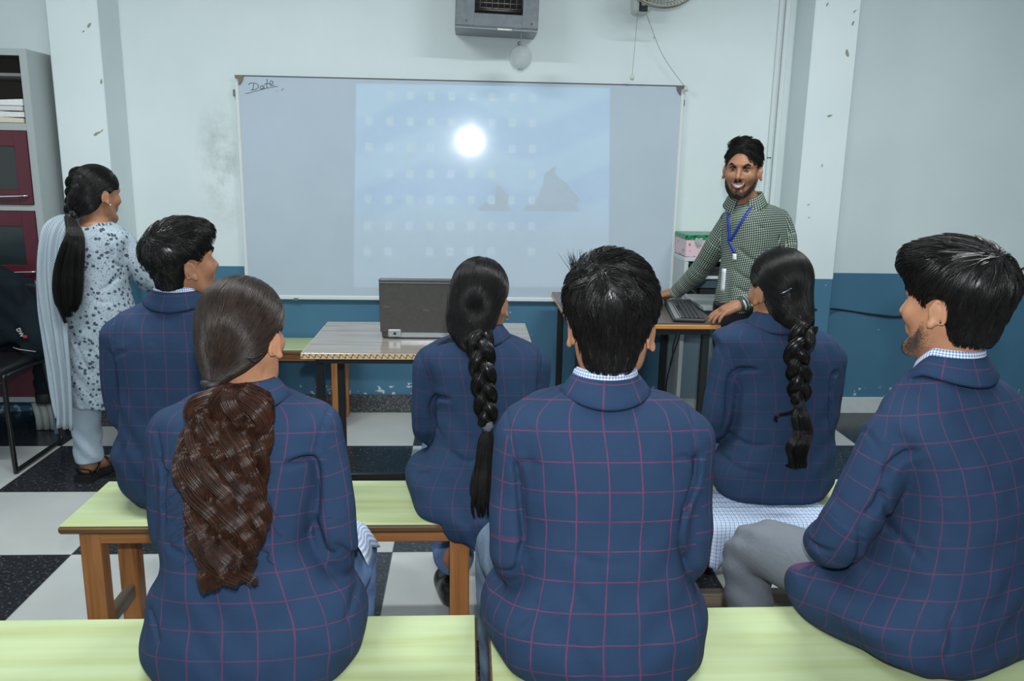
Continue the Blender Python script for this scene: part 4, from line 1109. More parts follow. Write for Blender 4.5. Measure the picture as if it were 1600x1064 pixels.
def strands(paths, rad, sides=3, rr=None):
    """(n,k,3) centre lines -> one tube mesh per line, packed"""
    P = np.asarray(paths, np.float32); n, k, _ = P.shape
    T = np.gradient(P, axis=1); T /= np.linalg.norm(T, axis=2, keepdims=True) + 1e-9
    ref = np.tile(A(.31, -.9, .3), (n, k, 1)); U = np.cross(T, ref); U /= np.linalg.norm(U, axis=2, keepdims=True) + 1e-9; W = np.cross(T, U)
    R = np.broadcast_to(np.asarray(rad, np.float32), (n, k))[..., None]
    rings = [P + R * (math.cos(a) * U + math.sin(a) * W) for a in np.arange(sides) * 2 * np.pi / sides]
    V = np.stack(rings, 2).reshape(-1, 3)
    i = np.arange(n)[:, None, None] * k * sides + np.arange(k - 1)[None, :, None] * sides; j = np.arange(sides)[None, None, :]
    a = i + j; b = i + (j + 1) % sides
    F = np.stack([a, b, b + sides, a + sides], -1).reshape(-1, 4)
    return V, F
def merge(parts):
    V = []; F = []; o = 0
    for v, f in parts:
        V.append(np.asarray(v, np.float32)); F.append(np.asarray(f) + o); o += len(v)
    quads = [f for f in F if f.shape[1] == 4]; return np.concatenate(V), np.concatenate(quads)
def grad_of(fn, P, e=.0012):
    f0 = fn(P); g = np.stack([fn(P + e * np.eye(3, dtype=np.float32)[i]) - f0 for i in range(3)], -1) / e
    return f0, g / (np.linalg.norm(g, axis=1, keepdims=True) + 1e-9)
def comb(fn, roots, flow, length, steps, lift, jitter, keep=None):
    """walk along a flow over the surface fn=0, rising slowly from it"""
    n = len(roots); P = roots.astype(np.float32).copy(); out = np.empty((n, steps, 3), np.float32)
    st = (np.asarray(length) / (steps - 1)).reshape(-1, 1)
    j = rng.normal(size=(n, 3)).astype(np.float32) * jitter
    hgt = rng.random((n, 1)).astype(np.float32) * lift[0]
    dirs = None
    for s in range(steps):
        f, g = grad_of(fn, P)
        h = hgt + lift[1] * (s / (steps - 1)) ** 1.5
        P = P - g * (f[:, None] - h)
        out[:, s] = P
        d = flow(P, s / (steps - 1)) + j; d = d - g * (d * g).sum(1, keepdims=True); d /= np.linalg.norm(d, axis=1, keepdims=True) + 1e-9
        dirs = d if dirs is None else .55 * dirs + .45 * d
        dirs /= np.linalg.norm(dirs, axis=1, keepdims=True) + 1e-9
        P = P + dirs * st
    return out
def clump(paths, ng, amt=.6):
    g = rng.choice(len(paths), ng, replace=False); G = paths[g]
    m = paths.shape[1] // 3
    d = ((paths[:, None, m] - G[None, :, m]) ** 2).sum(-1); i = d.argmin(1)
    t = np.linspace(0, 1, paths.shape[1])[None, :, None] ** 1.1 * amt
    return paths * (1 - t) + G[i] * t
def sample_mesh(V, Q, n):
    a, b, c = V[Q[:, 0]], V[Q[:, 1]], V[Q[:, 2]]; ar = np.linalg.norm(np.cross(b - a, c - a), axis=1)
    i = rng.choice(len(Q), n, p=ar / ar.sum()); u, v = rng.random((2, n, 1))
    return (a[i] + u * (b[i] - a[i]) + v * (V[Q[i, 3]] - a[i])).astype(np.float32)
def grid_mesh(name, G, uv, mats, parent, thick=.003):
    G = np.asarray(G, float); a, b = G.shape[:2]
    du = np.gradient(G, axis=0); dv = np.gradient(G, axis=1); nn = np.cross(du, dv); nn /= np.linalg.norm(nn, axis=-1, keepdims=True) + 1e-12
    V = np.concatenate([G.reshape(-1, 3), (G + nn * thick).reshape(-1, 3)])
    i = (np.arange(a - 1)[:, None] * b + np.arange(b - 1)[None]).ravel(); q = np.stack([i, i + 1, i + b + 1, i + b], 1); o = a * b
    rim = np.array([i for i in range(b)] + [i * b + b - 1 for i in range(1, a)] + [(a - 1) * b + j for j in range(b - 2, -1, -1)] + [i * b for i in range(a - 2, 0, -1)])
    r2 = np.roll(rim, -1); fr = np.stack([r2, rim, rim + o, r2 + o], 1)
    Q = np.concatenate([q, q[:, ::-1] + o, fr])
    uvv = np.concatenate([np.asarray(uv).reshape(-1, 2)] * 2)
    return np_mesh(name, V, Q, mats, parent, uv=uvv[Q.ravel()])
def prim_uv(V, Q, prims, bias=None):
    """per-face choice of the nearest cloth panel, then that panel's own weave direction"""
    C = V[Q].mean(1).astype(np.float32)
    D = np.stack([p(C) + (bias[i] if bias else 0) for i, p in enumerate(prims)], 1); w = D.argmin(1)
    uv = np.zeros((len(Q), 4, 2))
    for i, p in enumerate(prims):
        m = w == i
        if not m.any(): continue
        P = V[Q[m]].reshape(-1, 3).astype(np.float32); t = p.uv(P).reshape(-1, 4, 2)
        x = t[..., 0]; per = np.abs(x).max() * 2
        wrap = (x.max(1) - x.min(1)) > per * .5
        x[wrap] = np.where(x[wrap] < 0, x[wrap] + per, x[wrap])
        uv[m] = t + i * .0137
    return uv.reshape(-1, 2)

class Flat:
    def __init__(s, ax): s.ax = ax
    def __call__(s, P): return np.zeros(P.shape[:-1])
    def uv(s, P): return np.stack([P @ A(*s.ax[0]), P @ A(*s.ax[1])], -1)

def crease_fn(lines, ymid):
    """creases pressed into the back of a garment: polylines seen from behind, (x, z) points, depth, width"""
    def fn(P):
        out = np.zeros(len(P)); bk = np.clip((ymid + .03 - P[:, 1]) / .04, 0, 1)
        X = P[:, [0, 2]]
        for pts, dep, wid in lines:
            q = spline(np.array(pts), max(6, 4 * len(pts))); n = len(q)
            lo, hi = q.min(0) - 5 * wid, q.max(0) + 5 * wid
            m = np.nonzero(((X > lo) & (X < hi)).all(1) & (bk > 0))[0]
            if not len(m): continue
            x = X[m]; d = np.full(len(m), 9.); tt = np.zeros(len(m)); sg = np.zeros(len(m))
            for i in range(n - 1):
                ab = q[i + 1] - q[i]; v = x - q[i]; t = np.clip(v @ ab / max(ab @ ab, 1e-12), 0, 1); r = v - t[:, None] * ab
                dd = np.sqrt((r * r).sum(1)); k = dd < d; d[k] = dd[k]; tt[k] = (i + t[k]) / (n - 1); sg[k] = np.sign(ab[0] * v[k, 1] - ab[1] * v[k, 0])
            env = np.clip(np.minimum(tt / .12 + .35, (1 - tt) / .35), 0, 1)
            out[m] += bk[m] * env * dep * (-np.exp(-(d / wid) ** 2) + .16 * np.exp(-((d - 2.4 * wid) / (1.3 * wid)) ** 2) * (.4 + .6 * (sg > 0)))
        return out
    return fn
def blazer(root, rows, arms, mat, lo, hi, seat=None, creases=(), yaw=0., h=.0048, n=2.5, extra=(), name='blazer', armk=.012, ymid=None):
    lf = Loft(rows, n, yaw); F = Field(lo, hi, h)
    F.add(lf, 0)
    AR = [Chain(p, r, 14) for p, r in arms]
    for p, k in extra: F.add(p, k)
    for a in AR: F.add(a, armk)
    cf = crease_fn(creases, ymid if ymid is not None else float(np.mean([r[2] for r in rows])))
    def dz(P):
        low = np.clip((.86 - P[:, 2]) / .2, 0, 1)
        w = .0016 * np.sin(P[:, 2] * 62 + 20 * P[:, 0] + 3 * np.sin(P[:, 0] * 26)) * low
        return w + .0010 * np.sin(P[:, 0] * 71 + P[:, 1] * 40) * np.sin(P[:, 2] * 39 + 1.) + cf(P)
    F.displace(dz)
    if seat: F.above(*seat)
    V, Q = F.mesh(); V, Q = biggest(V, Q); V = relax(V, Q, 2, .4)
    o = np_mesh(name, V, Q, mat, root, uv=prim_uv(V, Q, [lf] + AR, [0.] + [.008] * len(AR)))
    return o, lf, AR
def collar(name, c, rx, ry, prof, mat, parent, yaw=0., th=2.1, drop=.05, lean=0., n=48, thick=.0025, tilt=0., rise=.016):
    T = np.linspace(-th, th, n); G = []; UV = []; s = 0; last = None
    for ip, (dr, dz) in enumerate(prof):
        if last is not None: s += math.hypot(dr - last[0], dz - last[1])
        last = (dr, dz); row = []; ru = []
        for t in T:
            x = (rx + dr) * math.sin(t); y = -(ry + dr) * math.cos(t)
            z = c[2] + dz - drop * max(0., -math.cos(t) + .15) ** 1.2 + lean * y + tilt * x + rise * min(1, max(0, (ip - 3) / 3)) * math.sin(t) ** 2
            row.append((c[0] + x * math.cos(yaw) - y * math.sin(yaw), c[1] + x * math.sin(yaw) + y * math.cos(yaw), z)); ru.append((t * rx * 1.15, s))
        G.append(row); UV.append(ru)
    return grid_mesh(name, G, UV, mat, parent, thick)
COLLAR = [(-.003, -.012), (-.002, .008), (.002, .0125), (.008, .011), (.016, -.004), (.025, -.020), (.034, -.036), (.033, -.040), (.024, -.038)]
SHIRT = [(-.004, -.02), (-.003, .010), (.0, .0125), (.004, .009), (.008, -.01)]

def trousers(root, legs, mat, lo, hi, seat=None, h=.008, name='trousers', disp=None, hem=.03):
    F = Field(lo, hi, h); AR = []
    for p, r in legs:
        c = Chain(p, r, 18); AR.append(c); F.add(c, .03)
    F.displace(disp or (lambda P: .003 * np.sin(P[:, 2] * 70 + P[:, 0] * 40) * np.sin(P[:, 1] * 50)))
    if seat: F.above(*seat)
    F.above(hem)
    V, Q = F.mesh(); V, Q = biggest(V, Q); V = relax(V, Q, 2)
    return np_mesh(name, V, Q, mat, root, uv=prim_uv(V, Q, AR))
M_SHOE = plain('black_shoe_leather', (.012, .011, .011), .3, spec=.6)
def shoe(root, ankle, rz=0., L_=.26):
    x, y, _ = ankle; R = Frame((x, y, 0), rz)
    F = Field((x - .32, y - .32, 0), (x + .32, y + .32, .15), .007)
    F.add(R.x(Ell((0, -.01, .045), (.040, .055, .055))), 0); F.add(R.x(Ell((0, .07, .035), (.046, .095, .036))), .03)
    F.cut(R.x(Ell((0, -.012, .115), (.030, .036, .035))), .01); F.above(.004)
    V, Q = F.mesh(); V, Q = biggest(V, Q); return np_mesh('shoe', V, Q, M_SHOE, root)

def body(root, fr, neck, core, skin, lo, hi, h=.0048, arms=(), hands=(), legs=(), ears=(1, -1), ear_out=.35, more=()):
    """head, neck, trunk, limbs, hands: one continuous skin"""
    F = Field(lo, hi, h)
    F.add(fr.x(Blob(head_items())), 0, pad=.02)
    F.add(Chain(neck[0], neck[1], 10), .02)
    for sx in ears:
        for p, k, m in ear_items(sx, ear_out): F.add(fr.x(p), k * .8, m, pad=.012)
    F.add(core, .03)
    for p, r in list(arms) + list(legs): F.add(Chain(p, r, 16), .02)
    for a in hands: add_hand(F, *a)
    for p, k in more: F.add(p, k)
    V, Q = F.mesh(); V, Q = biggest(V, Q); V = relax(V, Q, 1, .4)
    return np_mesh('body', V, Q, skin, root)
def shrink(rows, d): return [(z, x, y, max(a - d, .03), max(b - d, .03)) for z, x, y, a, b in rows]

def onto(w, P, off=.0015):
    P = np.array(P, np.float32)
    for _ in range(5):
        f, g = grad_of(w, P); P = P - g * (f[:, None] - off)
    return P
def short_hair(root, fr, cap_items, cuts, n, flow, lens, mat=None, name='hair', h=.0035, rad=.0008, ncl=260, lift=(.004, .009), jitter=.18, amt=.65, steps=8, extra=None):
    cap = Blob(cap_items + cuts); w = fr.x(cap)
    lo, hi = fr.x(Blob(cap_items)).box(); F = Field(lo - .01, hi + .01, h); F.add(w, 0, pad=.03)
    V, Q = F.mesh(); V, Q = biggest(V, Q)
    roots = sample_mesh(V, Q, n * 2)
    lp = fr.l(roots); f, g = grad_of(w, roots)
    base = Blob(cap_items)
    keep = np.abs(base(lp.astype(np.float32))) < .004          # outer surface only
    roots = roots[keep][:n]; lp = lp[keep][:n]
    bw = fr.x(base)
    fl = lambda P, t: flow(fr.l(P), t) @ fr.R.T
    lf = np.clip((lp[:, 2:3] + .03) / .09, .12, 1).astype(np.float32)
    paths = comb(bw, roots, fl, lens(lp), steps, (lift[0] * lf, lift[1] * lf), jitter)
    paths = clump(paths, min(ncl, len(paths)), amt)
    if cuts:
        lp = fr.l(paths.reshape(-1, 3)).astype(np.float32); ins = np.zeros(len(lp), bool)
        for p, k, m in cuts: ins |= p(lp) < -.0015
        ins = ins.reshape(len(paths), steps); first = np.where(ins.any(1), ins.argmax(1), steps); ok = first > 2
        paths = paths[ok]; first = first[ok]
        idx = np.minimum(np.arange(steps)[None], (first - 1)[:, None]); paths = np.take_along_axis(paths, idx[..., None].repeat(3, 2), 1)
        paths = paths + rng.normal(size=paths.shape) * 1e-6
    t = np.linspace(0, 1, steps); rr = rad * (1 - .75 * t ** 2)
    parts = [(V, Q), strands(paths, rr[None])]
    if extra is not None: parts += extra
    V2, Q2 = merge(parts)
    return np_mesh(name, V2, Q2, mat or M_HAIR, root)
def tied_hair(root, fr, cap_items, cuts, tie, n, mat, name='hair', rad=.0007, h=.004, part=None, lift=(.0025, .001), extra=(), steps=14, wave=0.):
    """hair combed back over the skull to one tie point (head coordinates)"""
    T = A(*tie)
    def flow(p, t):
        d = T - p; r = np.linalg.norm(d, axis=1, keepdims=True) + 1e-9
        side = np.zeros_like(p); side[:, 1] = -.5; side[:, 2] = -.15
        v = d / r + side * np.clip((r - .09) / .08, 0, 1)
        if part is not None: v[:, 0] += part * np.sign(p[:, 0]) * np.clip((p[:, 2] - .09) / .05, 0, 1)
        return v
    def lens(lp): return np.minimum(.11, np.linalg.norm(lp - T, axis=1) * .95 * fr.s) * (.6 + .4 * rng.random(len(lp)))
    return short_hair(root, fr, cap_items, cuts, n, flow, lens, mat, name, h, rad, 420, lift, .05, .5, steps, list(extra))

def braid(path, w, depth, r, pitch, nf=44, fib=.00125, view=(0, -1, 0), seed=0, samples=150):
    """three thick strands plaited along a path; each is a core with fibres lying along it"""
    P = spline(path, samples); T = np.gradient(P, axis=0); ln = np.linalg.norm(T, axis=1); s = np.concatenate([[0], np.cumsum(np.linalg.norm(np.diff(P, axis=0), axis=1))])
    T /= ln[:, None]; Wv = np.array(view, float) - T * (T @ np.array(view, float))[:, None]; Wv /= np.linalg.norm(Wv, axis=1, keepdims=True); U = np.cross(T, Wv)
    taper = np.interp(np.linspace(0, 1, samples), [0, .12, .85, 1], [1.0, 1.08, .92, .72])
    rg = np.random.default_rng(seed); parts = []
    for i in range(3):
        ph = 2 * np.pi * s / pitch + i * 2 * np.pi / 3
        C = P + U * (w * taper * np.sin(ph))[:, None] + Wv * (depth * taper * np.sin(2 * ph))[:, None]
        t = np.gradient(C, axis=0); t /= np.linalg.norm(t, axis=1, keepdims=True); a = Wv - t * (Wv * t).sum(1, keepdims=True); a /= np.linalg.norm(a, axis=1, keepdims=True); b = np.cross(t, a)
        rr = r * taper
        th = np.arange(12) * 2 * np.pi / 12
        parts.append(strands((C[None]), (rr * .93)[None], 12))
        q = rg.random(nf) * 2 * np.pi; off = .94 + .09 * rg.random(nf)
        tw = 1.2 * np.linspace(0, 1, samples)[None] * 3 + .12 * np.sin(np.linspace(0, 1, samples)[None] * 40 + q[:, None] * 3)
        ang = q[:, None] + tw
        FP = C[None] + (off[:, None] * rr[None])[..., None] * (np.cos(ang)[..., None] * a[None] + np.sin(ang)[..., None] * b[None])
        parts.append(strands(FP, fib))
    return parts
def locks(guides, per, r0, r1, fib, seed=0, twist=2., samples=40, fray=.25):
    """bundles of hair: each guide carries 'per' fibres that twist about it"""
    rg = np.random.default_rng(seed); parts = []
    for gd in guides:
        P = spline(gd, samples); T = np.gradient(P, axis=0); T /= np.linalg.norm(T, axis=1, keepdims=True) + 1e-9
        a = np.cross(T, [0.3, 1, .2]); a /= np.linalg.norm(a, axis=1, keepdims=True); b = np.cross(T, a)
        t = np.linspace(0, 1, samples); R = r0 + (r1 - r0) * t
        q = rg.random(per) * 2 * np.pi; o = np.sqrt(rg.random(per)); ang = q[:, None] + twist * t[None] * rg.choice([-1, 1])
        fr_ = 1 + fray * rg.normal(size=(per, 1)) * t[None] ** 2
        FP = P[None] + (o[:, None] * R[None] * fr_)[..., None] * (np.cos(ang)[..., None] * a[None] + np.sin(ang)[..., None] * b[None])
        parts.append(strands(FP, (fib * (1 - .5 * t ** 3))[None]))
    return parts
# ================================================================ the six students, seen from behind
M_BLZ_N = blazer_mat('blazer_plaid_bright', .62, (.012, .02), .060)
M_BLZ_W = blazer_mat('blazer_plaid', .44, (.02, .0), .055)
M_BLZ_D2 = blazer_mat('blazer_plaid_row', .34, (.012, .012), .054)
M_BLZ_D = blazer_mat('blazer_plaid_dim', .24, (.005, .03), .054)
M_GING = gingham_mat('blue_white_gingham', (.70, .74, .80), (.10, .19, .42), .0065)
M_TRB = plain('slate_blue_trousers', (.115, .165, .235), .85, bump=.2, bscale=90)
M_TRG = plain('grey_trousers', (.135, .150, .175), .85, bump=.2, bscale=90)
M_TRS = plain('blue_salwar', (.10, .17, .33), .85, bump=.2, bscale=90)
SEAT = .4505
def student_body(root, fr, rows, skin, arms, legs, neckb, hdir=None, h=.0048, ear_out=.45, yaw=0.):
    core = Loft([r for r in shrink(rows, .030) if r[0] > .50], 2.4, yaw)
    la = [(p, [max(q - .016, .022) for q in r]) for p, r in arms]
    ll = [(list(p) + [(p[-1][0], p[-1][1] + .12, .035)], [max(q - .022, .026) for q in r] + [.026]) for p, r in legs]
    P = [p for g in la + ll for p in g[0]] + [fr.w(q) for q in ((0, 0, .15), (0, .14, 0), (0, -.12, 0), (.1, 0, 0), (-.1, 0, 0))]
    lo = np.min(P, 0) - .1; hi = np.max(P, 0) + .1; lo[2] = .0; hi[1] += .12
    nb = A(*neckb); n0 = fr.w((0, -.022, -.03)); n1 = tuple(.5 * (A(*n0) + nb)); hd = []
    for i, (p, r) in enumerate(arms):
        d = A(*p[-1]) - A(*p[-2]); w = tuple(A(*p[-1]) + d / np.linalg.norm(d) * .01)
        hd.append((w, hdir[i] if hdir else tuple(d + A(.1 - .2 * i, 0, 0) * np.linalg.norm(d) * 2), (0, 0, 1), .165, .45, 1 if i == 0 else -1))
    return body(root, fr, ([n0, n1, tuple(nb)], [.052, .050, .058]), core, skin, lo, hi, h, la, hd, ll, ear_out=ear_out)
# ---- boy, front centre -------------------------------------------------------
def boy_front_centre():
    t = thing('person', 'boy in the near row centre, full back view, short black hair and both ears showing', 'person', (.285, 1.57, SEAT))
    rows = [(.452, .290, 1.575, .208, .165), (.50, .284, 1.575, .224, .172), (.55, .282, 1.575, .224, .165), (.60, .285, 1.58, .200, .150), (.66, .288, 1.585, .176, .135), (.75, .293, 1.595, .177, .122),
            (.84, .293, 1.598, .186, .115), (.91, .288, 1.602, .192, .108), (.945, .284, 1.606, .197, .099), (.97, .281, 1.608, .193, .089), (.992, .280, 1.612, .176, .076), (1.008, .280, 1.615, .142, .066), (1.020, .280, 1.618, .098, .058), (1.032, .280, 1.620, .064, .048)]
    sh = [(.118, 1.602, .925), (.456, 1.602, .918)]; el = [(.106, 1.585, .665), (.466, 1.59, .66)]; wr = [(.175, 1.80, .585), (.42, 1.80, .585)]
    arms = [([sh[0], (.106, 1.600, .80), el[0], (.13, 1.70, .615), (.170, 1.785, .590)], [.060, .0565, .054, .048, .040]), ([sh[1], (.462, 1.600, .80), el[1], (.45, 1.70, .61), (.425, 1.785, .590)], [.060, .0565, .053, .048, .040])]
    folds = [([(0.077, 0.996), (0.089, 0.939), (0.099, 0.889)], 0.0025, 0.003), ([(0.098, 0.892), (0.105, 0.853), (0.110, 0.793), (0.117, 0.722), (0.107, 0.687)], 0.013, 0.0065), ([(0.103, 0.884), (0.125, 0.893), (0.153, 0.895)], 0.004, 0.005), ([(0.453, 0.997), (0.457, 0.945), (0.461, 0.905)], 0.0025, 0.003), ([(0.463, 0.907), (0.462, 0.852), (0.443, 0.805), (0.426, 0.739)], 0.012, 0.0065), ([(0.459, 0.895), (0.431, 0.909), (0.406, 0.909)], 0.004, 0.005), ([(0.114, 0.723), (0.100, 0.663), (0.061, 0.650)], 0.008, 0.006), ([(0.426, 0.739), (0.441, 0.695), (0.457, 0.652)], 0.006, 0.006), ([(0.144, 0.628), (0.126, 0.585), (0.094, 0.550)], 0.004, 0.006), ([(0.193, 0.725), (0.270, 0.707), (0.347, 0.712)], 0.0025, 0.007)]
    lo, hi = (-.02, 1.36, .44), (.60, 1.90, 1.07)
    fl = [(Ell((.105, 1.66, .515), (.072, .14, .068)), .03), (Ell((.465, 1.66, .515), (.066, .13, .066)), .03)]
    bz, lf, _ = blazer(t, rows, arms, M_BLZ_N, lo, hi, (SEAT,), folds, extra=fl)
    collar('collar', (.283, 1.618, 1.043), .060, .058, COLLAR, M_BLZ_N, bz, drop=.07)
    collar('shirt_collar', (.283, 1.618, 1.056), .0585, .057, SHIRT, M_GING, t, drop=.05)
    fr = Frame((.294, 1.628, 1.137), -.20, .02, 0, 1.0)
    kn = [(0.092, 1.94, 0.505), (0.53, 1.94, 0.505)]; an = [(0.1, 1.95, 0.1), (0.5, 1.95, 0.1)]
    legs = [([(.205, 1.58, .535), (.135, 1.78, .525), kn[0], (.094, 1.945, .30), (an[0][0], an[0][1], .04)], [.082, .084, .068, .062, .055]), ([(.365, 1.58, .535), (.445, 1.78, .525), kn[1], (.515, 1.945, .30), (an[1][0], an[1][1], .04)], [.082, .084, .068, .062, .055])]
    student_body(t, fr, rows, M_SKIN2, arms, legs, (.283, 1.620, 1.02))
    trousers(t, legs,
             M_TRB, (-.02, 1.45, 0), (.65, 2.06, .66), (SEAT, None, (0, 1.742)))
    for a in an: shoe(t, a)
    cap = [(Ell((0, -.010, .062), (.086, .106, .086)), 0, 'u'), (Ell((-.006, -.030, .088), (.080, .085, .080)), .03, 'u'), (Ell((0, -.036, -.010), (.060, .052, .064)), .025, 'u'), (Ell((0, -.045, -.055), (.046, .040, .030)), .025, 'u')]
    cuts = [(Ell((0, .125, -.01), (.09, .072, .10)), .01, 'd'), (RBox((0, .075, -.13), (.15, .115, .095), .02), .012, 'd')] + [(Ell((sx * .090, .0, -.008), (.034, .034, .044)), .008, 'd') for sx in (-1, 1)] + [(RBox((0, -.10, -.165), (.15, .16, .095), .02), .01, 'd')]
    W = A(-.018, -.075, .125)
    def flow(p, tt):
        d = p - W; r = np.linalg.norm(d, axis=1, keepdims=True) + 1e-6; d = d / r
        sw = np.cross(d, A(0, .3, 1)); v = d + .45 * sw * np.exp(-r * 14)
        v[:, 2] -= np.clip((.10 - p[:, 2]) / .08, 0, 1) * .9; v[:, 0] += .5 * np.clip(p[:, 2] - .10, 0, .05) / .05
        v[:, 0] *= np.where(p[:, 2] < 0, .3, 1)
        return v
    short_hair(t, fr, cap, cuts, 6500, flow, lambda lp: np.where(lp[:, 2] < -.02, .016, .042) * (.7 + .5 * rng.random(len(lp))), M_HAIR, lift=(.006, .008), ncl=420, amt=.72, jitter=.22)
    # a tuft standing up at the temple, held by a coloured band
    root = A(*fr.w((-.080, .055, .118)))
    ps = []
    for k in range(46):
        d = A(-.30 + .26 * rng.normal(), .1 * rng.normal(), 1.) ; d /= np.linalg.norm(d); ln = .05 * (.4 + .6 * rng.random())
        b = root + A(.006 * rng.normal(), .004 * rng.normal(), 0)
        ps.append([b + d * ln * s + A(-.10, 0, 0) * (s * ln) ** 2 * 6 for s in np.linspace(0, 1, 6)])
    V, Q = strands(np.array(ps), (.0008 * (1 - .8 * np.linspace(0, 1, 6)))[None]); tf = np_mesh('hair_tuft', V, Q, M_HAIR, t)
    MB().tube([tuple(root + A(.004, 0, -.022)), tuple(root + A(.0, 0, .002))], [.009, .008], 12).build('band', plain('band_yellow', (.42, .42, .10), .5), tf)
    MB().tube([tuple(root + A(-.006, -.002, -.026)), tuple(root + A(-.006, -.002, -.008))], [.007, .006], 10).build('band', plain('band_blue', (.04, .16, .33), .5), tf)
boy_front_centre()

# ---- girl, front left, wavy brown ponytail -----------------------------------
def girl_front_left():
    t = thing('person', 'girl in the near row with a wavy reddish brown ponytail down her blazer', 'person', (-.44, 1.57, SEAT))
    rows = [(.452, -.442, 1.585, .212, .165), (.49, -.440, 1.585, .222, .172), (.535, -.437, 1.585, .222, .168), (.60, -.440, 1.59, .206, .152), (.655, -.452, 1.59, .172, .136), (.73, -.466, 1.595, .152, .118),
            (.84, -.458, 1.60, .158, .108), (.91, -.447, 1.605, .166, .100), (.945, -.443, 1.608, .172, .092), (.968, -.442, 1.61, .170, .083), (.986, -.442, 1.614, .150, .071), (1.000, -.443, 1.618, .118, .062), (1.012, -.441, 1.620, .084, .054), (1.022, -.440, 1.622, .056, .045)]
    sh = [(-.592, 1.605, .925), (-.302, 1.605, .935)]; el = [(-.606, 1.62, .70), (-.275, 1.59, .672)]; wr = [(-.53, 1.80, .60), (-.33, 1.80, .60)]
    arms = [([sh[0], (-.603, 1.61, .82), el[0], (-.57, 1.73, .63), (-.535, 1.79, .605)], [.050, .047, .044, .040, .036]), ([sh[1], (-.283, 1.602, .82), (-.272, 1.59, .72), (-.280, 1.62, .645), (-.31, 1.74, .61), (-.33, 1.79, .605)], [.050, .049, .047, .046, .040, .036])]
    folds = [([(-0.258, 1.022), (-0.275, 0.987), (-0.289, 0.939), (-0.296, 0.894)], 0.004, 0.0035), ([(-0.351, 0.894), (-0.319, 0.899), (-0.298, 0.885), (-0.296, 0.822), (-0.302, 0.766), (-0.321, 0.726)], 0.012, 0.006), ([(-0.302, 0.762), (-0.281, 0.696), (-0.256, 0.696)], 0.01, 0.006), ([(-0.602, 0.952), (-0.591, 0.886)], 0.003, 0.0035), ([(-0.596, 0.891), (-0.584, 0.873), (-0.568, 0.880)], 0.008, 0.005), ([(-0.584, 0.873), (-0.588, 0.810), (-0.590, 0.744)], 0.008, 0.005), ([(-0.617, 0.602), (-0.602, 0.578), (-0.587, 0.550)], 0.008, 0.005), ([(-0.259, 0.712), (-0.232, 0.667), (-0.229, 0.604), (-0.245, 0.555)], 0.008, 0.006), ([(-0.529, 0.717), (-0.565, 0.728), (-0.585, 0.744)], 0.004, 0.006)]
    lo, hi = (-.72, 1.36, .44), (-.15, 1.90, 1.06)
    bz, lf, _ = blazer(t, rows, arms, M_BLZ_W, lo, hi, (SEAT,), folds, extra=[(Ell((-.285, 1.62, .52), (.072, .15, .070)), .02), (Ell((-.60, 1.64, .515), (.062, .13, .064)), .03)])
    collar('collar', (-.44, 1.618, 1.032), .054, .054, COLLAR, M_BLZ_W, bz, drop=.07)
    fr = Frame((-.446, 1.622, 1.116), -.22, .03, 0, .915)
    kn = [(-0.56, 1.94, 0.5), (-0.292, 1.93, 0.5)]; an = [(-0.55, 1.95, 0.1), (-0.31, 1.95, 0.1)]
    legs = [([(-.52, 1.58, .53), (-.55, 1.78, .52), kn[0], (-.56, 1.945, .30), (an[0][0], an[0][1], .04)], [.080, .082, .066, .062, .05]), ([(-.36, 1.58, .53), (-.31, 1.78, .52), kn[1], (-.30, 1.945, .30), (an[1][0], an[1][1], .04)], [.080, .082, .066, .062, .05])]
    student_body(t, fr, rows, M_SKIN2, arms, legs, (-.44, 1.622, 1.0))
    trousers(t, legs,
             M_TRS, (-.72, 1.45, 0), (-.15, 2.06, .66), (SEAT, None, (0, 1.722)), name='salwar')
    # shirt tail over the right thigh
    G = []; UV = []
    for i in range(10):
        y = 1.70 + i * .025; G.append([(-.345 + j * .016 + .004 * math.sin(i), y, .655 - .0016 * (j - 4) ** 2 - .0022 * max(0, j - 5) ** 2 * 2 - .0009 * i * i + .004 * math.sin(j * 1.3 + i)) for j in range(9)]); UV.append([(j * .017, i * .026) for j in range(9)])
    grid_mesh('shirt_tail', G, UV, M_GING, t, .002)
    for a in an: shoe(t, a)
    cap = [(Ell((0, -.008, .052), (.086, .104, .090)), 0, 'u'), (Ell((0, -.045, .008), (.066, .070, .070)), .03, 'u'), (Chain([(-.01, -.06, -.01), (-.010, -.098, -.045), (-.008, -.118, -.064)], [.050, .030, .016], 8), .03, 'u')]
    cuts = [(Ell((0, .125, -.01), (.09, .070, .10)), .01, 'd'), (RBox((0, .085, -.13), (.15, .10, .085), .02), .012, 'd')] + [(RBox((0, .085, -.02), (.15, .060, .055), .02), .010, 'd')] + [(Ell((sx * .094, .002, -.010), (.034, .032, .044)), .006, 'd') for sx in (-1, 1)]
    tied_hair(t, fr, cap, cuts, (-.008, -.120, -.064), 5200, M_HAIRD, rad=.0008)
    tie = A(*fr.w((-.008, -.121, -.066)))
    bd = MB(); bd.lathe([(.012, -.009), (.020, -.007), (.021, .004), (.013, .008)], tuple(tie), 18); bd.build('hair_band', plain('band_black', (.012, .013, .016), .6), t)
    # bobby pin over the right ear
    q = onto(fr.x(Blob(cap)), [fr.w(p) for p in ((.042, -.082, -.012), (.058, -.072, -.016), (.070, -.058, -.014), (.074, -.052, -.022), (.060, -.068, -.028), (.042, -.082, -.012))], .0045)
    MB().tube(spline(q, 30), .0014, 6).build('hair_clip', M_BLK, t)
    # the loose, waved tail
    rg = np.random.default_rng(5); guides = []
    ctr = [(1.046, -.430), (1.0, -.437), (.94, -.452), (.89, -.458), (.84, -.446), (.78, -.444), (.72, -.446), (.67, -.449)]
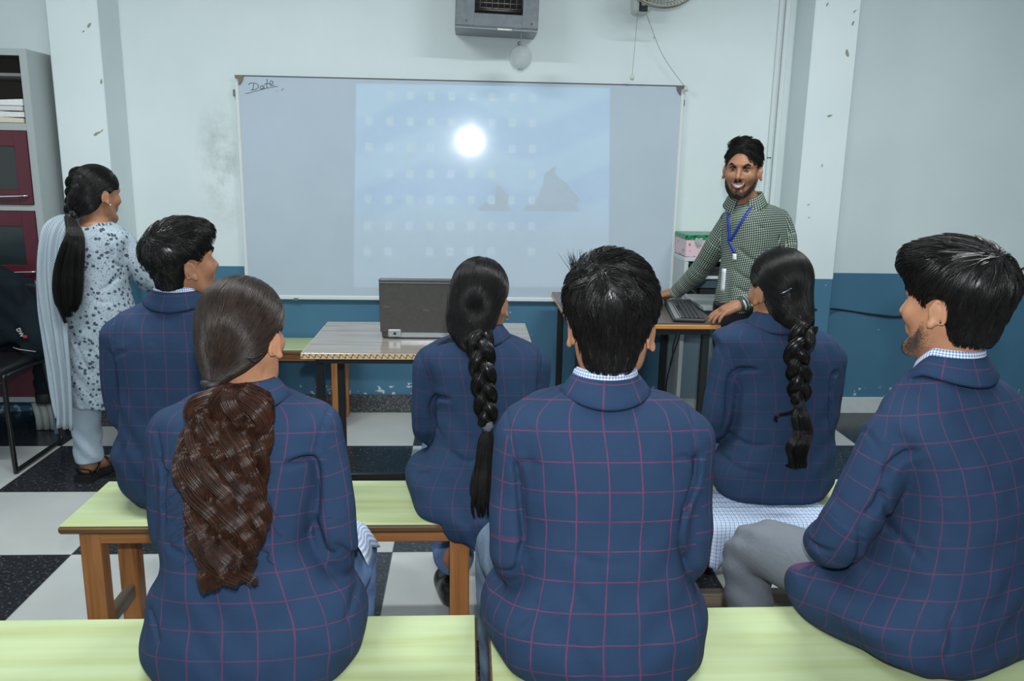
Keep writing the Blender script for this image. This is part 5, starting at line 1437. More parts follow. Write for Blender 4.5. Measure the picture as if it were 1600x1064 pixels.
    cz = np.array([c[0] for c in ctr])[::-1]; cxx = np.array([c[1] for c in ctr])[::-1]
    wd = lambda z: np.interp(z, [.66, .70, .76, .85, .93, 1.0, 1.03, 1.055], [.030, .056, .068, .074, .078, .072, .060, .018])
    for k in range(40):
        s = -1 + 2 * (k % 10 + .5 * rg.random()) / 9.5; dpt = (k // 10 + rg.random()) / 4; zend = .672 + .050 * s * s + .055 * rg.random() * (1 - dpt); n = 28
        z = np.linspace(1.052, zend, n); ph = 1.3 * s + .9 * (k // 10) + .25 * rg.normal(); wl = .142 * (1 + .05 * rg.normal())
        amp = .024 * np.clip((1.06 - z) / .05, 0, 1)
        x = np.interp(z, cz, cxx) + s * wd(z) * .86 + amp * np.sin(2 * np.pi * z / wl + ph)
        back = np.interp(z, [.60, .66, .73, .84, .95, 1.0, 1.03, 1.06], [1.430, 1.446, 1.468, 1.482, 1.505, 1.520, 1.522, 1.510])
        y = back - .012 - .046 * dpt * np.sqrt(np.clip(1 - (s * .9) ** 2, .12, 1)) * np.clip((1.085 - z) / .05, .3, 1) + .012 * np.cos(2 * np.pi * z / wl + ph + .6)
        c0 = np.interp(z, cz, cxx); x = c0 + wd(z) * 1.45 * np.tanh((x - c0) / (wd(z) * 1.45) * 1.12)
        P = np.stack([x, y, z], 1)
        # ends curl up and in
        m = 8; c = np.linspace(0, 1, m); sg = -np.sign(s) if abs(s) > .25 else rg.choice([-1, 1])
        P[-m:, 0] += sg * .034 * c ** 1.4; P[-m:, 2] += .030 * c ** 2; P[-m:, 1] -= .010 * c
        guides.append(P)
    # flyaway loops at the sides of the tie
    guides.append(np.array([(-.425, 1.50, 1.05), (-.40, 1.47, 1.045), (-.375, 1.455, 1.035), (-.362, 1.455, 1.01), (-.372, 1.46, .985), (-.385, 1.465, .97)]))
    guides.append(np.array([(-.425, 1.50, 1.048), (-.41, 1.465, 1.04), (-.385, 1.45, 1.025), (-.37, 1.45, 1.0), (-.38, 1.455, .985), (-.395, 1.46, .98)]))
    guides.append(np.array([(-.435, 1.50, 1.05), (-.47, 1.475, 1.045), (-.50, 1.465, 1.03), (-.505, 1.465, 1.005), (-.49, 1.46, .99), (-.48, 1.455, .96)]))
    parts = locks(guides, 130, .0150, .0075, .00060, 3, .6, 34, .35)
    # a few thin wisps
    wisps = []
    for k in range(26):
        s = rg.choice([-1, 1]); z0 = rg.uniform(.74, .98); x0 = np.interp(z0, cz, cxx) + s * wd(z0) * .8
        y0 = 1.45; L_ = rg.uniform(.03, .09); b = rg.normal() * .5
        wisps.append([(x0 + s * .6 * L_ * q + .01 * math.sin(q * 5 + b), y0 + .02 * q, z0 - L_ * q * .9) for q in np.linspace(0, 1, 10)])
    parts.append(strands(np.array(wisps), .0004))
    core = Loft([(z, float(np.interp(z, cz, cxx)), float(np.interp(z, [.66, .73, .84, .95, 1.03], [1.432, 1.452, 1.466, 1.486, 1.508])), float(wd(z)) * .80, .018) for z in (.69, .74, .80, .86, .92, .98, 1.03, 1.05)], 2.)
    F = Field((-.60, 1.38, .66), (-.30, 1.56, 1.08), .005); F.add(core, 0); parts.append(F.mesh())
    V, Q = merge(parts); np_mesh('ponytail', V, Q, M_HAIRB, t)
girl_front_left()

# ---- boy, front right, face in left profile ----------------------------------
def boy_front_right():
    t = thing('person', 'boy in grey trousers at the right edge, his face turned left', 'person', (1.05, 1.58, SEAT))
    yw = .42
    rows = [(.452, 1.070, 1.605, .200, .143), (.49, 1.048, 1.60, .228, .158), (.54, 1.032, 1.60, .236, .163), (.59, 1.045, 1.60, .215, .155), (.64, 1.065, 1.60, .192, .142), (.72, 1.078, 1.60, .180, .128), (.80, 1.080, 1.60, .180, .122), (.89, 1.062, 1.605, .190, .116),
            (.94, 1.045, 1.608, .200, .106), (.970, 1.034, 1.61, .200, .097), (1.0, 1.027, 1.614, .182, .085), (1.028, 1.022, 1.618, .146, .073), (1.048, 1.016, 1.622, .108, .063), (1.065, 1.012, 1.625, .074, .054), (1.078, 1.010, 1.628, .056, .046)]
    sh = [(.878, 1.57, .925), (1.195, 1.66, .93)]; el = [(.800, 1.60, .685), (1.29, 1.72, .68)]; wr = [(.930, 1.78, .600), (1.15, 1.86, .62)]
    arms = [([sh[0], (.842, 1.575, .81), (.805, 1.595, .70), (.815, 1.66, .655), (.88, 1.74, .615), (.925, 1.775, .600)], [.061, .060, .057, .055, .046, .040]), ([sh[1], (1.25, 1.68, .80), el[1], (1.22, 1.81, .64), (1.16, 1.85, .62)], [.060, .057, .053, .046, .040])]
    folds = [([(0.778, 1.028), (0.806, 0.981), (0.826, 0.935), (0.843, 0.878)], 0.004, 0.0035), ([(0.886, 0.928), (0.855, 0.898), (0.845, 0.872), (0.839, 0.841)], 0.012, 0.0065), ([(0.839, 0.841), (0.859, 0.791), (0.897, 0.738), (0.940, 0.678)], 0.009, 0.006), ([(0.839, 0.837), (0.832, 0.805), (0.805, 0.763)], 0.012, 0.007), ([(0.805, 0.763), (0.826, 0.675), (0.825, 0.618)], 0.007, 0.006), ([(0.693, 0.709), (0.738, 0.679), (0.787, 0.691)], 0.01, 0.006), ([(0.972, 0.624), (0.962, 0.544), (0.946, 0.507)], 0.003, 0.008), ([(0.719, 0.862), (0.762, 0.821), (0.788, 0.766)], 0.003, 0.007)]
    lo, hi = (.68, 1.38, .44), (1.42, 1.95, 1.12)
    bz, lf, _ = blazer(t, rows, arms, M_BLZ_W, lo, hi, (SEAT,), folds, yaw=yw, extra=[(Ell((.862, 1.675, .510), (.100, .150, .085), rotm(0, 0, .40)), .03), (Ell((1.20, 1.74, .515), (.085, .13, .068)), .03)])
    collar('collar', (1.010, 1.625, 1.090), .063, .060, COLLAR, M_BLZ_W, bz, yaw=yw, drop=.07)
    collar('shirt_collar', (1.010, 1.625, 1.103), .0615, .059, SHIRT, M_GING, t, yaw=yw, drop=.06)
    fr = Frame((1.006, 1.622, 1.192), .50, .02, 0.02, .965)
    kn = [(0.742, 1.92, 0.5), (1.02, 2.0, 0.505)]; an = [(0.752, 1.93, 0.1), (1.0, 2.02, 0.1)]
    legs = [([(.965, 1.60, .535), (.85, 1.77, .53), kn[0], (.750, 1.925, .30), (an[0][0], an[0][1], .04)], [.084, .086, .068, .058, .055]), ([(1.13, 1.64, .535), (1.08, 1.82, .525), kn[1], (1.01, 2.005, .30), (an[1][0], an[1][1], .04)], [.084, .086, .068, .060, .055])]
    student_body(t, fr, rows, M_SKIN2, arms, legs, (1.010, 1.63, 1.05), hdir=[(.75, .5, -.25), (-.7, .4, -.2)], h=.0045, yaw=yw)
    trousers(t, legs,
             M_TRG, (.62, 1.45, 0), (1.28, 2.12, .66), (SEAT, None, (0, 1.742)), disp=lambda P: .004 * np.sin(P[:, 2] * 90 + P[:, 0] * 70 + P[:, 1] * 40) * np.clip((P[:, 1] - 1.8) / .1, 0, 1))
    for a in an: shoe(t, a, .3)
    cap = [(Ell((0, -.012, .058), (.086, .108, .092)), 0, 'u'), (Ell((0, .030, .092), (.074, .085, .056)), .03, 'u'), (Chain([(-.03, .088, .102), (.03, .090, .100)], .024), .03, 'u'), (Ell((0, -.040, -.010), (.062, .056, .068)), .03, 'u'), (Ell((0, -.044, -.050), (.048, .042, .034)), .025, 'u')]
    cuts = [(Ell((0, .130, -.012), (.09, .060, .092)), .01, 'd'), (RBox((0, .085, -.135), (.15, .105, .095), .02), .012, 'd'), (RBox((0, .085, -.03), (.15, .055, .055), .03), .012, 'd')] + [(Ell((sx * .090, .0, -.010), (.034, .034, .043)), .008, 'd') for sx in (-1, 1)] + [(RBox((0, -.10, -.165), (.15, .16, .095), .02), .01, 'd')]
    W = A(-.012, -.080, .118)
    def flow(p, tt):
        d = p - W; r = np.linalg.norm(d, axis=1, keepdims=True) + 1e-6; v = d / r
        sd = np.clip((.115 - p[:, 2]) / .05, 0, 1); v[:, 2] -= sd * 1.1; v[:, 1] += .55 * np.clip((p[:, 2] - .10) / .03, 0, 1)
        return v
    short_hair(t, fr, cap, cuts, 6200, flow, lambda lp: np.where(lp[:, 2] < .0, .026, .052) * (.7 + .5 * rng.random(len(lp))), M_HAIR, lift=(.005, .005), ncl=420, amt=.68, jitter=.12)
    # light beard shadow along the jaw, as short stubble
    R = []
    for sx in (-1, 1):
        for k in range(3600):
            u = rng.random(); c = np.array((sx * np.interp(u, [0, .5, 1], [.066, .056, .012]), np.interp(u, [0, .5, 1], [.018, .045, .098]), np.interp(u, [0, .5, 1], [-.045, -.078, -.098]))); R.append(c + rng.normal(size=3) * (.008, .008, .009))
    hd = fr.x(Blob(head_items())); Rw = fr.W(np.array(R)).astype(np.float32)
    for _ in range(4):
        f, g = grad_of(hd, Rw); Rw = Rw - g * f[:, None]
    f, g = grad_of(hd, Rw); dn = g * .3 + A(0, 0, -.8); dn /= np.linalg.norm(dn, axis=1, keepdims=True)
    V, Q = strands(np.stack([Rw - g * .001, Rw + g * .0006 + dn * .0008, Rw + g * .0008 + dn * .002], 1), np.array([[.00014, .00014, .00008]])); np_mesh('beard', V, Q, M_HAIR, t)
boy_front_right()

# ---- boy, second row left, face in right profile -----------------------------
def boy_second_left():
    t = thing('person', 'boy in the second row at the left end, head turned right showing his ear', 'person', (-.84, 2.38, SEAT))
    rows = [(.452, -.822, 2.40, .165, .125), (.50, -.832, 2.40, .196, .140), (.55, -.842, 2.40, .205, .142), (.61, -.846, 2.40, .208, .138), (.67, -.838, 2.40, .192, .130), (.77, -.836, 2.405, .188, .122), (.87, -.836, 2.41, .196, .116), (.93, -.838, 2.412, .203, .110), (.966, -.842, 2.415, .204, .102), (.996, -.847, 2.418, .194, .092),
            (1.02, -.850, 2.422, .168, .080), (1.040, -.851, 2.426, .128, .068), (1.054, -.852, 2.430, .090, .058), (1.066, -.852, 2.433, .058, .047)]
    sh = [(-1.018, 2.415, .945), (-.665, 2.415, .935)]; el = [(-1.030, 2.44, .70), (-.635, 2.44, .70)]; wr = [(-.95, 2.63, .605), (-.72, 2.63, .605)]
    arms = [([sh[0], (-1.030, 2.42, .82), el[0], (-.99, 2.54, .635), (-.955, 2.615, .61)], [.058, .055, .050, .045, .038]), ([sh[1], (-.645, 2.42, .82), el[1], (-.67, 2.54, .635), (-.715, 2.615, .61)], [.058, .055, .050, .045, .038])]
    folds = [([(-1.009, 1.021), (-1.008, 0.933)], 0.003, 0.004), ([(-1.028, 0.918), (-1.011, 0.877), (-1.010, 0.759), (-1.004, 0.701)], 0.01, 0.006), ([(-1.008, 0.910), (-0.984, 0.925), (-0.957, 0.925)], 0.004, 0.005), ([(-0.978, 0.663), (-0.997, 0.604), (-1.005, 0.554)], 0.003, 0.006)]
    bz, lf, _ = blazer(t, rows, arms, M_BLZ_D2, (-1.13, 2.22, .44), (-.55, 2.70, 1.10), (SEAT,), folds, extra=[(Ell((-1.0, 2.46, .60), (.060, .10, .10)), .03)])
    collar('collar', (-.850, 2.432, 1.078), .062, .059, COLLAR, M_BLZ_D2, bz, drop=.07)
    collar('shirt_collar', (-.850, 2.432, 1.088), .060, .058, SHIRT, M_GING, t, yaw=-.5, drop=.02, tilt=.02)
    fr = Frame((-.834, 2.432, 1.155), -.78, -.14, .0, .93)
    kn = [(-0.94, 2.76, 0.5), (-0.73, 2.76, 0.5)]; an = [(-0.93, 2.78, 0.1), (-0.74, 2.78, 0.1)]
    hp = (-0.92, -0.76); legs = [([(hp[i], 2.40, .53), (.5 * (hp[i] + kn[i][0]), 2.58, .522), kn[i], (kn[i][0], 2.77, .30), (an[i][0], an[i][1], .04)], [.080, .080, .064, .060, .052]) for i in (0, 1)]
    student_body(t, fr, rows, M_SKIN, arms, legs, (-.850, 2.435, 1.04))
    trousers(t, legs, M_TRB, (-1.08, 2.28, 0), (-.60, 2.90, .66), (SEAT, None, (0, 2.537)))
    for a in an: shoe(t, a)
    cap = [(Ell((0, -.010, .058), (.083, .106, .088)), 0, 'u'), (Ell((0, .022, .098), (.072, .092, .050)), .025, 'u'), (Chain([(-.03, .082, .098), (.03, .084, .098)], .020), .025, 'u'), (Ell((0, -.036, -.010), (.060, .052, .064)), .03, 'u'), (Ell((0, -.044, -.05), (.046, .040, .032)), .025, 'u')]
    cuts = [(Ell((0, .128, -.012), (.09, .062, .096)), .01, 'd'), (RBox((0, .085, -.135), (.15, .100, .095), .02), .012, 'd'), (RBox((0, .080, -.02), (.15, .045, .062), .03), .010, 'd')] + [(Ell((sx * .090, .0, -.006), (.034, .036, .044)), .008, 'd') for sx in (-1, 1)] + [(RBox((0, -.10, -.165), (.15, .16, .095), .02), .01, 'd')]
    W = A(.02, -.085, .105)
    def flow(p, tt):
        d = p - W; r = np.linalg.norm(d, axis=1, keepdims=True) + 1e-6; v = d / r
        v[:, 2] -= np.clip((.10 - p[:, 2]) / .05, 0, 1) * 1.0; v[:, 1] += .8 * np.clip((p[:, 2] - .09) / .03, 0, 1)
        return v
    short_hair(t, fr, cap, cuts, 4200, flow, lambda lp: np.where(lp[:, 2] < .055, .012, .045) * (.7 + .5 * rng.random(len(lp))), M_HAIR, lift=(.004, .007), ncl=320, amt=.6, jitter=.3)
    b = MB(); b.tube(spline([fr.w(p) for p in ((.046, .086, .036), (.034, .098, .045), (.018, .101, .043))], 10), [.004] * 10, 6); b.build('eyebrow', M_HAIR, t)

boy_second_left()

GOLD = plain('gold', (.65, .42, .12), .25, metal=1.)
# ---- girl, second row middle, single braid -----------------------------------
def girl_second_middle():
    t = thing('person', 'girl in front of the laptop, long black braid tied with a grey band', 'person', (.045, 2.37, SEAT))
    rows = [(.385, .045, 2.325, .075, .150), (.41, .040, 2.335, .150, .165), (.452, .036, 2.35, .188, .180), (.49, .033, 2.37, .206, .180), (.535, .034, 2.38, .206, .165), (.60, .056, 2.395, .178, .145), (.66, .066, 2.40, .164, .130), (.74, .066, 2.405, .160, .118), (.82, .058, 2.41, .166, .110), (.875, .050, 2.415, .180, .103),
            (.900, .047, 2.418, .186, .094), (.918, .046, 2.42, .180, .086), (.936, .045, 2.422, .150, .074), (.952, .044, 2.426, .112, .062), (.964, .044, 2.429, .076, .052), (.974, .044, 2.432, .052, .043)]
    sh = [(-.112, 2.415, .865), (.208, 2.415, .865)]; el = [(-.122, 2.44, .665), (.212, 2.45, .665)]; wr = [(-.05, 2.62, .59), (.14, 2.62, .59)]
    arms = [([sh[0], (-.118, 2.42, .78), el[0], (-.10, 2.54, .615), (-.055, 2.60, .595)], [.052, .049, .047, .042, .036]), ([sh[1], (.205, 2.42, .78), el[1], (.19, 2.54, .615), (.145, 2.60, .595)], [.049, .047, .045, .042, .036])]
    folds = [([(-0.143, 0.915), (-0.121, 0.854), (-0.111, 0.790)], 0.003, 0.004), ([(-0.051, 0.792), (-0.088, 0.786), (-0.109, 0.753), (-0.100, 0.710), (-0.070, 0.668)], 0.01, 0.006), ([(0.220, 0.926), (0.211, 0.840), (0.209, 0.742)], 0.006, 0.005), ([(-0.108, 0.572), (-0.140, 0.558), (-0.159, 0.542)], 0.005, 0.005), ([(-0.054, 0.642), (0.002, 0.618), (0.059, 0.632)], 0.003, 0.007)]
    bz, lf, _ = blazer(t, rows, arms, M_BLZ_D, (-.24, 2.10, .36), (.30, 2.72, 1.01), (SEAT, None, (2.192, 2.9)), folds, extra=[(Ell((-.125, 2.45, .515), (.062, .13, .060)), .03)])
    collar('collar', (.044, 2.430, .982), .054, .054, COLLAR, M_BLZ_D, bz, drop=.07)
    fr = Frame((.039, 2.432, 1.052), -.27, .02, 0, .97)
    kn = [(-0.09, 2.74, 0.49), (0.14, 2.76, 0.5)]; an = [(-0.05, 2.565, 0.12), (0.13, 2.78, 0.1)]
    legs = [([(-.03, 2.40, .53), (-.07, 2.58, .52), kn[0], (-.075, 2.68, .32), (an[0][0] + .01, an[0][1] + .01, .16)], [.078, .078, .062, .066, .070]), ([(.12, 2.40, .53), (.13, 2.58, .52), kn[1], (.14, 2.77, .30), (an[1][0], an[1][1], .04)], [.078, .078, .062, .060, .052])]
    student_body(t, fr, rows, M_SKIN, arms, legs, (.044, 2.43, .95))
    trousers(t, legs, M_TRS, (-.22, 2.28, 0), (.30, 2.90, .66), (SEAT, None, (0, 2.537)), name='salwar')
    shoe(t, (an[0][0], an[0][1] - .01, 0), .2); shoe(t, an[1])
    cap = [(Ell((0, -.008, .056), (.086, .102, .092)), 0, 'u'), (Ell((-.012, -.040, -.010), (.080, .076, .095)), .03, 'u'), (Chain([(-.02, -.06, -.06), (-.006, -.105, -.085), (.0, -.112, -.100)], [.062, .040, .028], 8), .035, 'u')]
    cuts = [(Ell((0, .125, -.01), (.09, .066, .10)), .01, 'd'), (RBox((.02, .085, -.14), (.17, .095, .095), .02), .012, 'd')] + [(RBox((0, .085, -.02), (.15, .060, .055), .02), .010, 'd')] + [(Ell((.094, .002, -.014), (.034, .034, .044)), .006, 'd')]
    tied_hair(t, fr, cap, cuts, (.0, -.116, -.098), 4600, M_HAIR, rad=.0008, part=.15)
    parts = braid([(.036, 2.318, .985), (.040, 2.285, .945), (.044, 2.272, .90), (.049, 2.268, .84), (.055, 2.266, .785), (.060, 2.264, .735)], .0205, .0115, .0180, .172, 54, .0009, seed=2)
    rg = np.random.default_rng(8); G = []
    for k in range(30):
        s = rg.uniform(-1, 1); d = rg.random()
        zz = np.array([.722, .68, .62, .56, .50, .45 - .03 * rg.random()]); wv = np.array([.006, .018, .026, .030, .030, .024])
        xx = np.array([.061, .059, .053, .047, .048, .053]) + s * wv + .003 * np.sin(zz * 60 + k); yy = np.array([2.262, 2.258, 2.246, 2.225, 2.205, 2.19]) - d * np.array([.004, .014, .02, .02, .018, .012])
        G.append(np.stack([xx, yy, zz], 1))
    parts += locks(G, 40, .007, .0035, .0007, 4, 1.0, 26, .4)
    V, Q = merge(parts); np_mesh('braid', V, Q, M_HAIR, t)
    MB().lathe([(.010, -.016), (.0155, -.014), (.0165, 0), (.0155, .012), (.010, .015)], (.0605, 2.264, .728), 20).build('hair_band', plain('band_grey', (.13, .15, .17), .8, bump=.5, bscale=200), t)
    p = fr.w((.0845, .004, -.036)); MB().tube([(p[0] + .006 * math.cos(a), p[1], p[2] + .006 * math.sin(a)) for a in np.linspace(0, 6.283, 14)], .0011, 6).build('earring', GOLD, t)
    # loose flyaways at the left of the nape
    ps = []
    for k in range(36):
        o = np.array(fr.w((-.05 + .03 * rng.random(), -.07, -.09))); ps.append([o + A(-.07 * q - .02 * q * q, .01 * q, .01 * q - .035 * q * q * (1 + .5 * rng.random())) * (.4 + .6 * (k / 36)) for q in np.linspace(0, 1, 8)])
    V, Q = strands(np.array(ps), .0003); np_mesh('loose_hair', V, Q, M_HAIR, t)
girl_second_middle()

# ---- girl, second row right, braid and check kurta ---------------------------
def girl_second_right():
    t = thing('person', 'girl with a braid and silver hair clip, blue check kurta below her blazer', 'person', (.97, 2.38, SEAT))
    rows = [(.452, .975, 2.425, .168, .118), (.48, .972, 2.425, .186, .128), (.53, .975, 2.425, .192, .130), (.58, .982, 2.425, .184, .124), (.65, .990, 2.425, .166, .116), (.74, .993, 2.425, .166, .110), (.82, .988, 2.425, .172, .106), (.90, .972, 2.425, .184, .102), (.935, .955, 2.425, .190, .096), (.960, .942, 2.425, .186, .088),
            (.980, .935, 2.426, .162, .077), (.998, .934, 2.428, .120, .065), (1.010, .936, 2.431, .080, .054), (1.020, .937, 2.434, .054, .044)]
    sh = [(.808, 2.415, .905), (1.128, 2.425, .89)]; el = [(.785, 2.43, .69), (1.130, 2.45, .67)]; wr = [(.85, 2.62, .60), (1.06, 2.62, .60)]
    arms = [([sh[0], (.794, 2.42, .80), el[0], (.80, 2.53, .63), (.845, 2.605, .605)], [.052, .051, .049, .043, .036]), ([sh[1], (1.130, 2.43, .79), el[1], (1.11, 2.54, .625), (1.065, 2.605, .605)], [.050, .048, .046, .042, .036])]
    folds = [([(0.741, 0.994), (0.770, 0.917), (0.795, 0.839)], 0.004, 0.0035), ([(0.871, 0.879), (0.829, 0.875), (0.795, 0.843), (0.796, 0.729), (0.784, 0.648)], 0.01, 0.006), ([(1.118, 0.870), (1.100, 0.854), (1.102, 0.760), (1.116, 0.658)], 0.01, 0.006), ([(0.815, 0.658), (0.876, 0.638), (0.933, 0.658)], 0.0035, 0.007), ([(0.780, 0.597), (0.842, 0.566), (0.921, 0.566)], 0.0035, 0.007)]
    bz, lf, _ = blazer(t, rows, arms, M_BLZ_D, (.70, 2.26, .44), (1.22, 2.72, 1.05), (SEAT + .004,), folds)
    collar('collar', (.938, 2.432, 1.026), .056, .054, COLLAR, M_BLZ_D, bz, drop=.07)
    fr = Frame((.950, 2.432, 1.094), .22, .02, 0, .97)
    kn = [(0.87, 2.76, 0.5), (1.08, 2.76, 0.5)]; an = [(0.88, 2.78, 0.1), (1.07, 2.78, 0.1)]
    hp = (0.9, 1.05); legs = [([(hp[i], 2.42, .53), (.5 * (hp[i] + kn[i][0]), 2.58, .522), kn[i], (kn[i][0], 2.77, .30), (an[i][0], an[i][1], .04)], [.072, .074, .062, .060, .052]) for i in (0, 1)]
    student_body(t, fr, rows, M_SKIN, arms, legs, (.938, 2.432, .995))
    trousers(t, legs, M_TRS, (.75, 2.32, 0), (1.22, 2.90, .66), (SEAT + .004, None, (0, 2.537)), name='salwar')
    for a in an: shoe(t, a)
    # the kurta's back panel: over the seat, then down behind the bench edge
    prof = [(2.44, .4535), (2.36, .4535), (2.28, .4535), (2.225, .4535), (2.196, .4515), (2.183, .440), (2.178, .420), (2.176, .395), (2.175, .37), (2.174, .345), (2.173, .32)]
    G = []; UV = []; nx = 44
    for i, (y, z) in enumerate(prof):
        row = []; ru = []; lo_t = i / (len(prof) - 1)
        for j in range(nx):
            s = j / (nx - 1); x = .728 + s * .372 - .018 * (1 - s) * lo_t
            zb = np.interp(s, [0, .07, .2, .30, .6, 1], [.328, .318, .352, .385, .392, .41])       # hem line
            if z < .44: zz = .44 - (.44 - z) * (.44 - zb) / .12
            else: zz = z + (.002 * abs(math.sin(j * .8)) if z > .453 else 0)
            f = max(0, (.45 - zz) / .12)
            row.append((x + .004 * math.sin(j * .9) * f, y - .012 * f * (.5 + .5 * math.sin(j * .75 + 1.2 * math.sin(j * .3))), zz)); ru.append((s * .40, i * .03))
        G.append(row); UV.append(ru)
    grid_mesh('kurta', G, UV, check_mat('kurta_check', (.66, .70, .74), (.09, .17, .38), (.30, .40, .55), .0135), t, .0015)
    cap = [(Ell((0, -.008, .056), (.087, .106, .090)), 0, 'u'), (Ell((0, -.050, -.005), (.066, .070, .078)), .03, 'u'), (Chain([(.005, -.075, -.04), (.011, -.108, -.065), (.014, -.116, -.085)], [.056, .040, .028], 8), .03, 'u')]
    cuts = [(Ell((0, .125, -.01), (.09, .066, .10)), .01, 'd'), (RBox((0, .085, -.135), (.15, .100, .095), .02), .012, 'd')] + [(RBox((0, .085, -.02), (.15, .060, .055), .02), .010, 'd')] + [(Ell((sx * .094, -.002, -.012), (.036, .036, .046)), .006, 'd') for sx in (-1, 1)]
    tied_hair(t, fr, cap, cuts, (.012, -.118, -.066), 4600, M_HAIR, rad=.0008, part=.1)
    T = fr.w((.016, -.124, -.078))
    parts = braid([T, (.5 * (T[0] + .958), 2.288, .985), (.960, 2.280, .94), (.976, 2.285, .87), (.984, 2.292, .82), (.986, 2.294, .795)], .0195, .011, .0172, .160, 54, .0009, seed=6)
    rg = np.random.default_rng(18); G = []
    for k in range(26):
        s = rg.uniform(-1, 1); d = rg.random()
        zz = np.array([.782, .75, .70, .66, .63, .605, .60 + .012 * rg.random()]); wv = np.array([.006, .018, .026, .026, .026, .022, .016])
        xx = np.array([.986, .990, .992, .985, .985, .982, .965]) + s * wv + .007 * np.sin(zz * 75 + .6 * s); yy = np.array([2.292, 2.284, 2.276, 2.272, 2.272, 2.27, 2.268]) - d * np.array([.004, .014, .02, .022, .02, .016, .01])
        G.append(np.stack([xx, yy, zz], 1))
    G.append(np.array([(.982, 2.288, .775), (.965, 2.285, .762), (.945, 2.285, .757), (.925, 2.285, .752), (.918, 2.287, .742), (.922, 2.288, .732)]))
    parts += locks(G, 40, .0065, .004, .0007, 9, 1.5, 26, .4)
    V, Q = merge(parts); np_mesh('braid', V, Q, M_HAIR, t)
    MB().lathe([(.009, -.015), (.0145, -.013), (.0155, 0), (.0145, .012), (.009, .014)], (.986, 2.294, .789), 20).build('hair_band', plain('band_dark', (.025, .027, .030), .8, bump=.5, bscale=200), t)
    cl = MB(); q = onto(fr.x(Blob(cap)), [fr.w(p) for p in ((-.056, -.090, .012), (-.044, -.100, .021), (-.030, -.108, .034))], .0055)
    cl.tube(spline(q, 14), np.interp(np.linspace(0, 1, 14), [0, .3, .7, 1], [.002, .0078, .0078, .0015]), 10, flat=.55); cl.build('hair_clip', plain('dark_chrome', (.18, .20, .26), .12, metal=1.), t)
    p = fr.w((-.0845, .006, -.036)); MB().tube([(p[0] + .005 * math.cos(a), p[1], p[2] + .005 * math.sin(a)) for a in np.linspace(0, 6.283, 14)], .0013, 6).build('earring', GOLD, t)
girl_second_right()
# ================================================================ the woman at the left and the man at the computer
def floral_mat():
    m, nt, bs = new_mat('floral_cotton'); vec, u, v = uvmap_node(nt)
    base = (.33, .395, .445)
    vo = N(nt, 'ShaderNodeTexVoronoi', i_Scale=44., i_Randomness=.9); L(nt, vec, vo.inputs['Vector'])
    n1 = N(nt, 'ShaderNodeTexNoise', i_Scale=110., i_Detail=3.); L(nt, vec, n1.inputs['Vector'])
    d = math_n(nt, 'ADD', vo.outputs['Distance'], math_n(nt, 'MULTIPLY', math_n(nt, 'SUBTRACT', n1.outputs[0], .5), .42))
    big = math_n(nt, 'LESS_THAN', d, .33)
    v2 = N(nt, 'ShaderNodeTexVoronoi', i_Scale=130., i_Randomness=1.); L(nt, vec, v2.inputs['Vector'])
    d2 = math_n(nt, 'ADD', v2.outputs['Distance'], math_n(nt, 'MULTIPLY', math_n(nt, 'SUBTRACT', n1.outputs[0], .5), .5))
    small = math_n(nt, 'LESS_THAN', d2, .30)
    c = mix_n(nt, math_n(nt, 'MULTIPLY', small, .75), base, (.12, .15, .19)); c = mix_n(nt, big, c, (.055, .075, .105))
    L(nt, c, bs.inputs['Base Color']); bs.inputs['Roughness'].default_value = .85; bs.inputs['Specular IOR Level'].default_value = .15
    n2 = N(nt, 'ShaderNodeTexNoise', i_Scale=9., i_Detail=3.); L(nt, vec, n2.inputs['Vector']); bump_n(nt, n2.outputs[0], .4, .015, bs)
    return m
def dotted_mat():
    m, nt, bs = new_mat('dotted_dupatta'); vec, u, v = uvmap_node(nt)
    p = .0105; fu = math_n(nt, 'FRACT', math_n(nt, 'DIVIDE', u, p)); row = math_n(nt, 'FLOOR', math_n(nt, 'DIVIDE', v, p * .55))
    fu = math_n(nt, 'FRACT', math_n(nt, 'ADD', fu, math_n(nt, 'MULTIPLY', math_n(nt, 'MODULO', row, 2.), .5))); fv = math_n(nt, 'FRACT', math_n(nt, 'DIVIDE', v, p * .55))
    a = math_n(nt, 'SUBTRACT', fu, .5); b = math_n(nt, 'SUBTRACT', fv, .5)
    r = math_n(nt, 'ADD', math_n(nt, 'ABSOLUTE', a), math_n(nt, 'MULTIPLY', math_n(nt, 'ABSOLUTE', b), .6))
    L(nt, mix_n(nt, math_n(nt, 'LESS_THAN', r, .21), (.35, .415, .46), (.07, .10, .15)), bs.inputs['Base Color'])
    bs.inputs['Roughness'].default_value = .85; bs.inputs['Specular IOR Level'].default_value = .15
    return m
M_PALE = plain('pale_blue_cotton', (.36, .44, .51), .85, noise=.04, bump=.25, bscale=60)
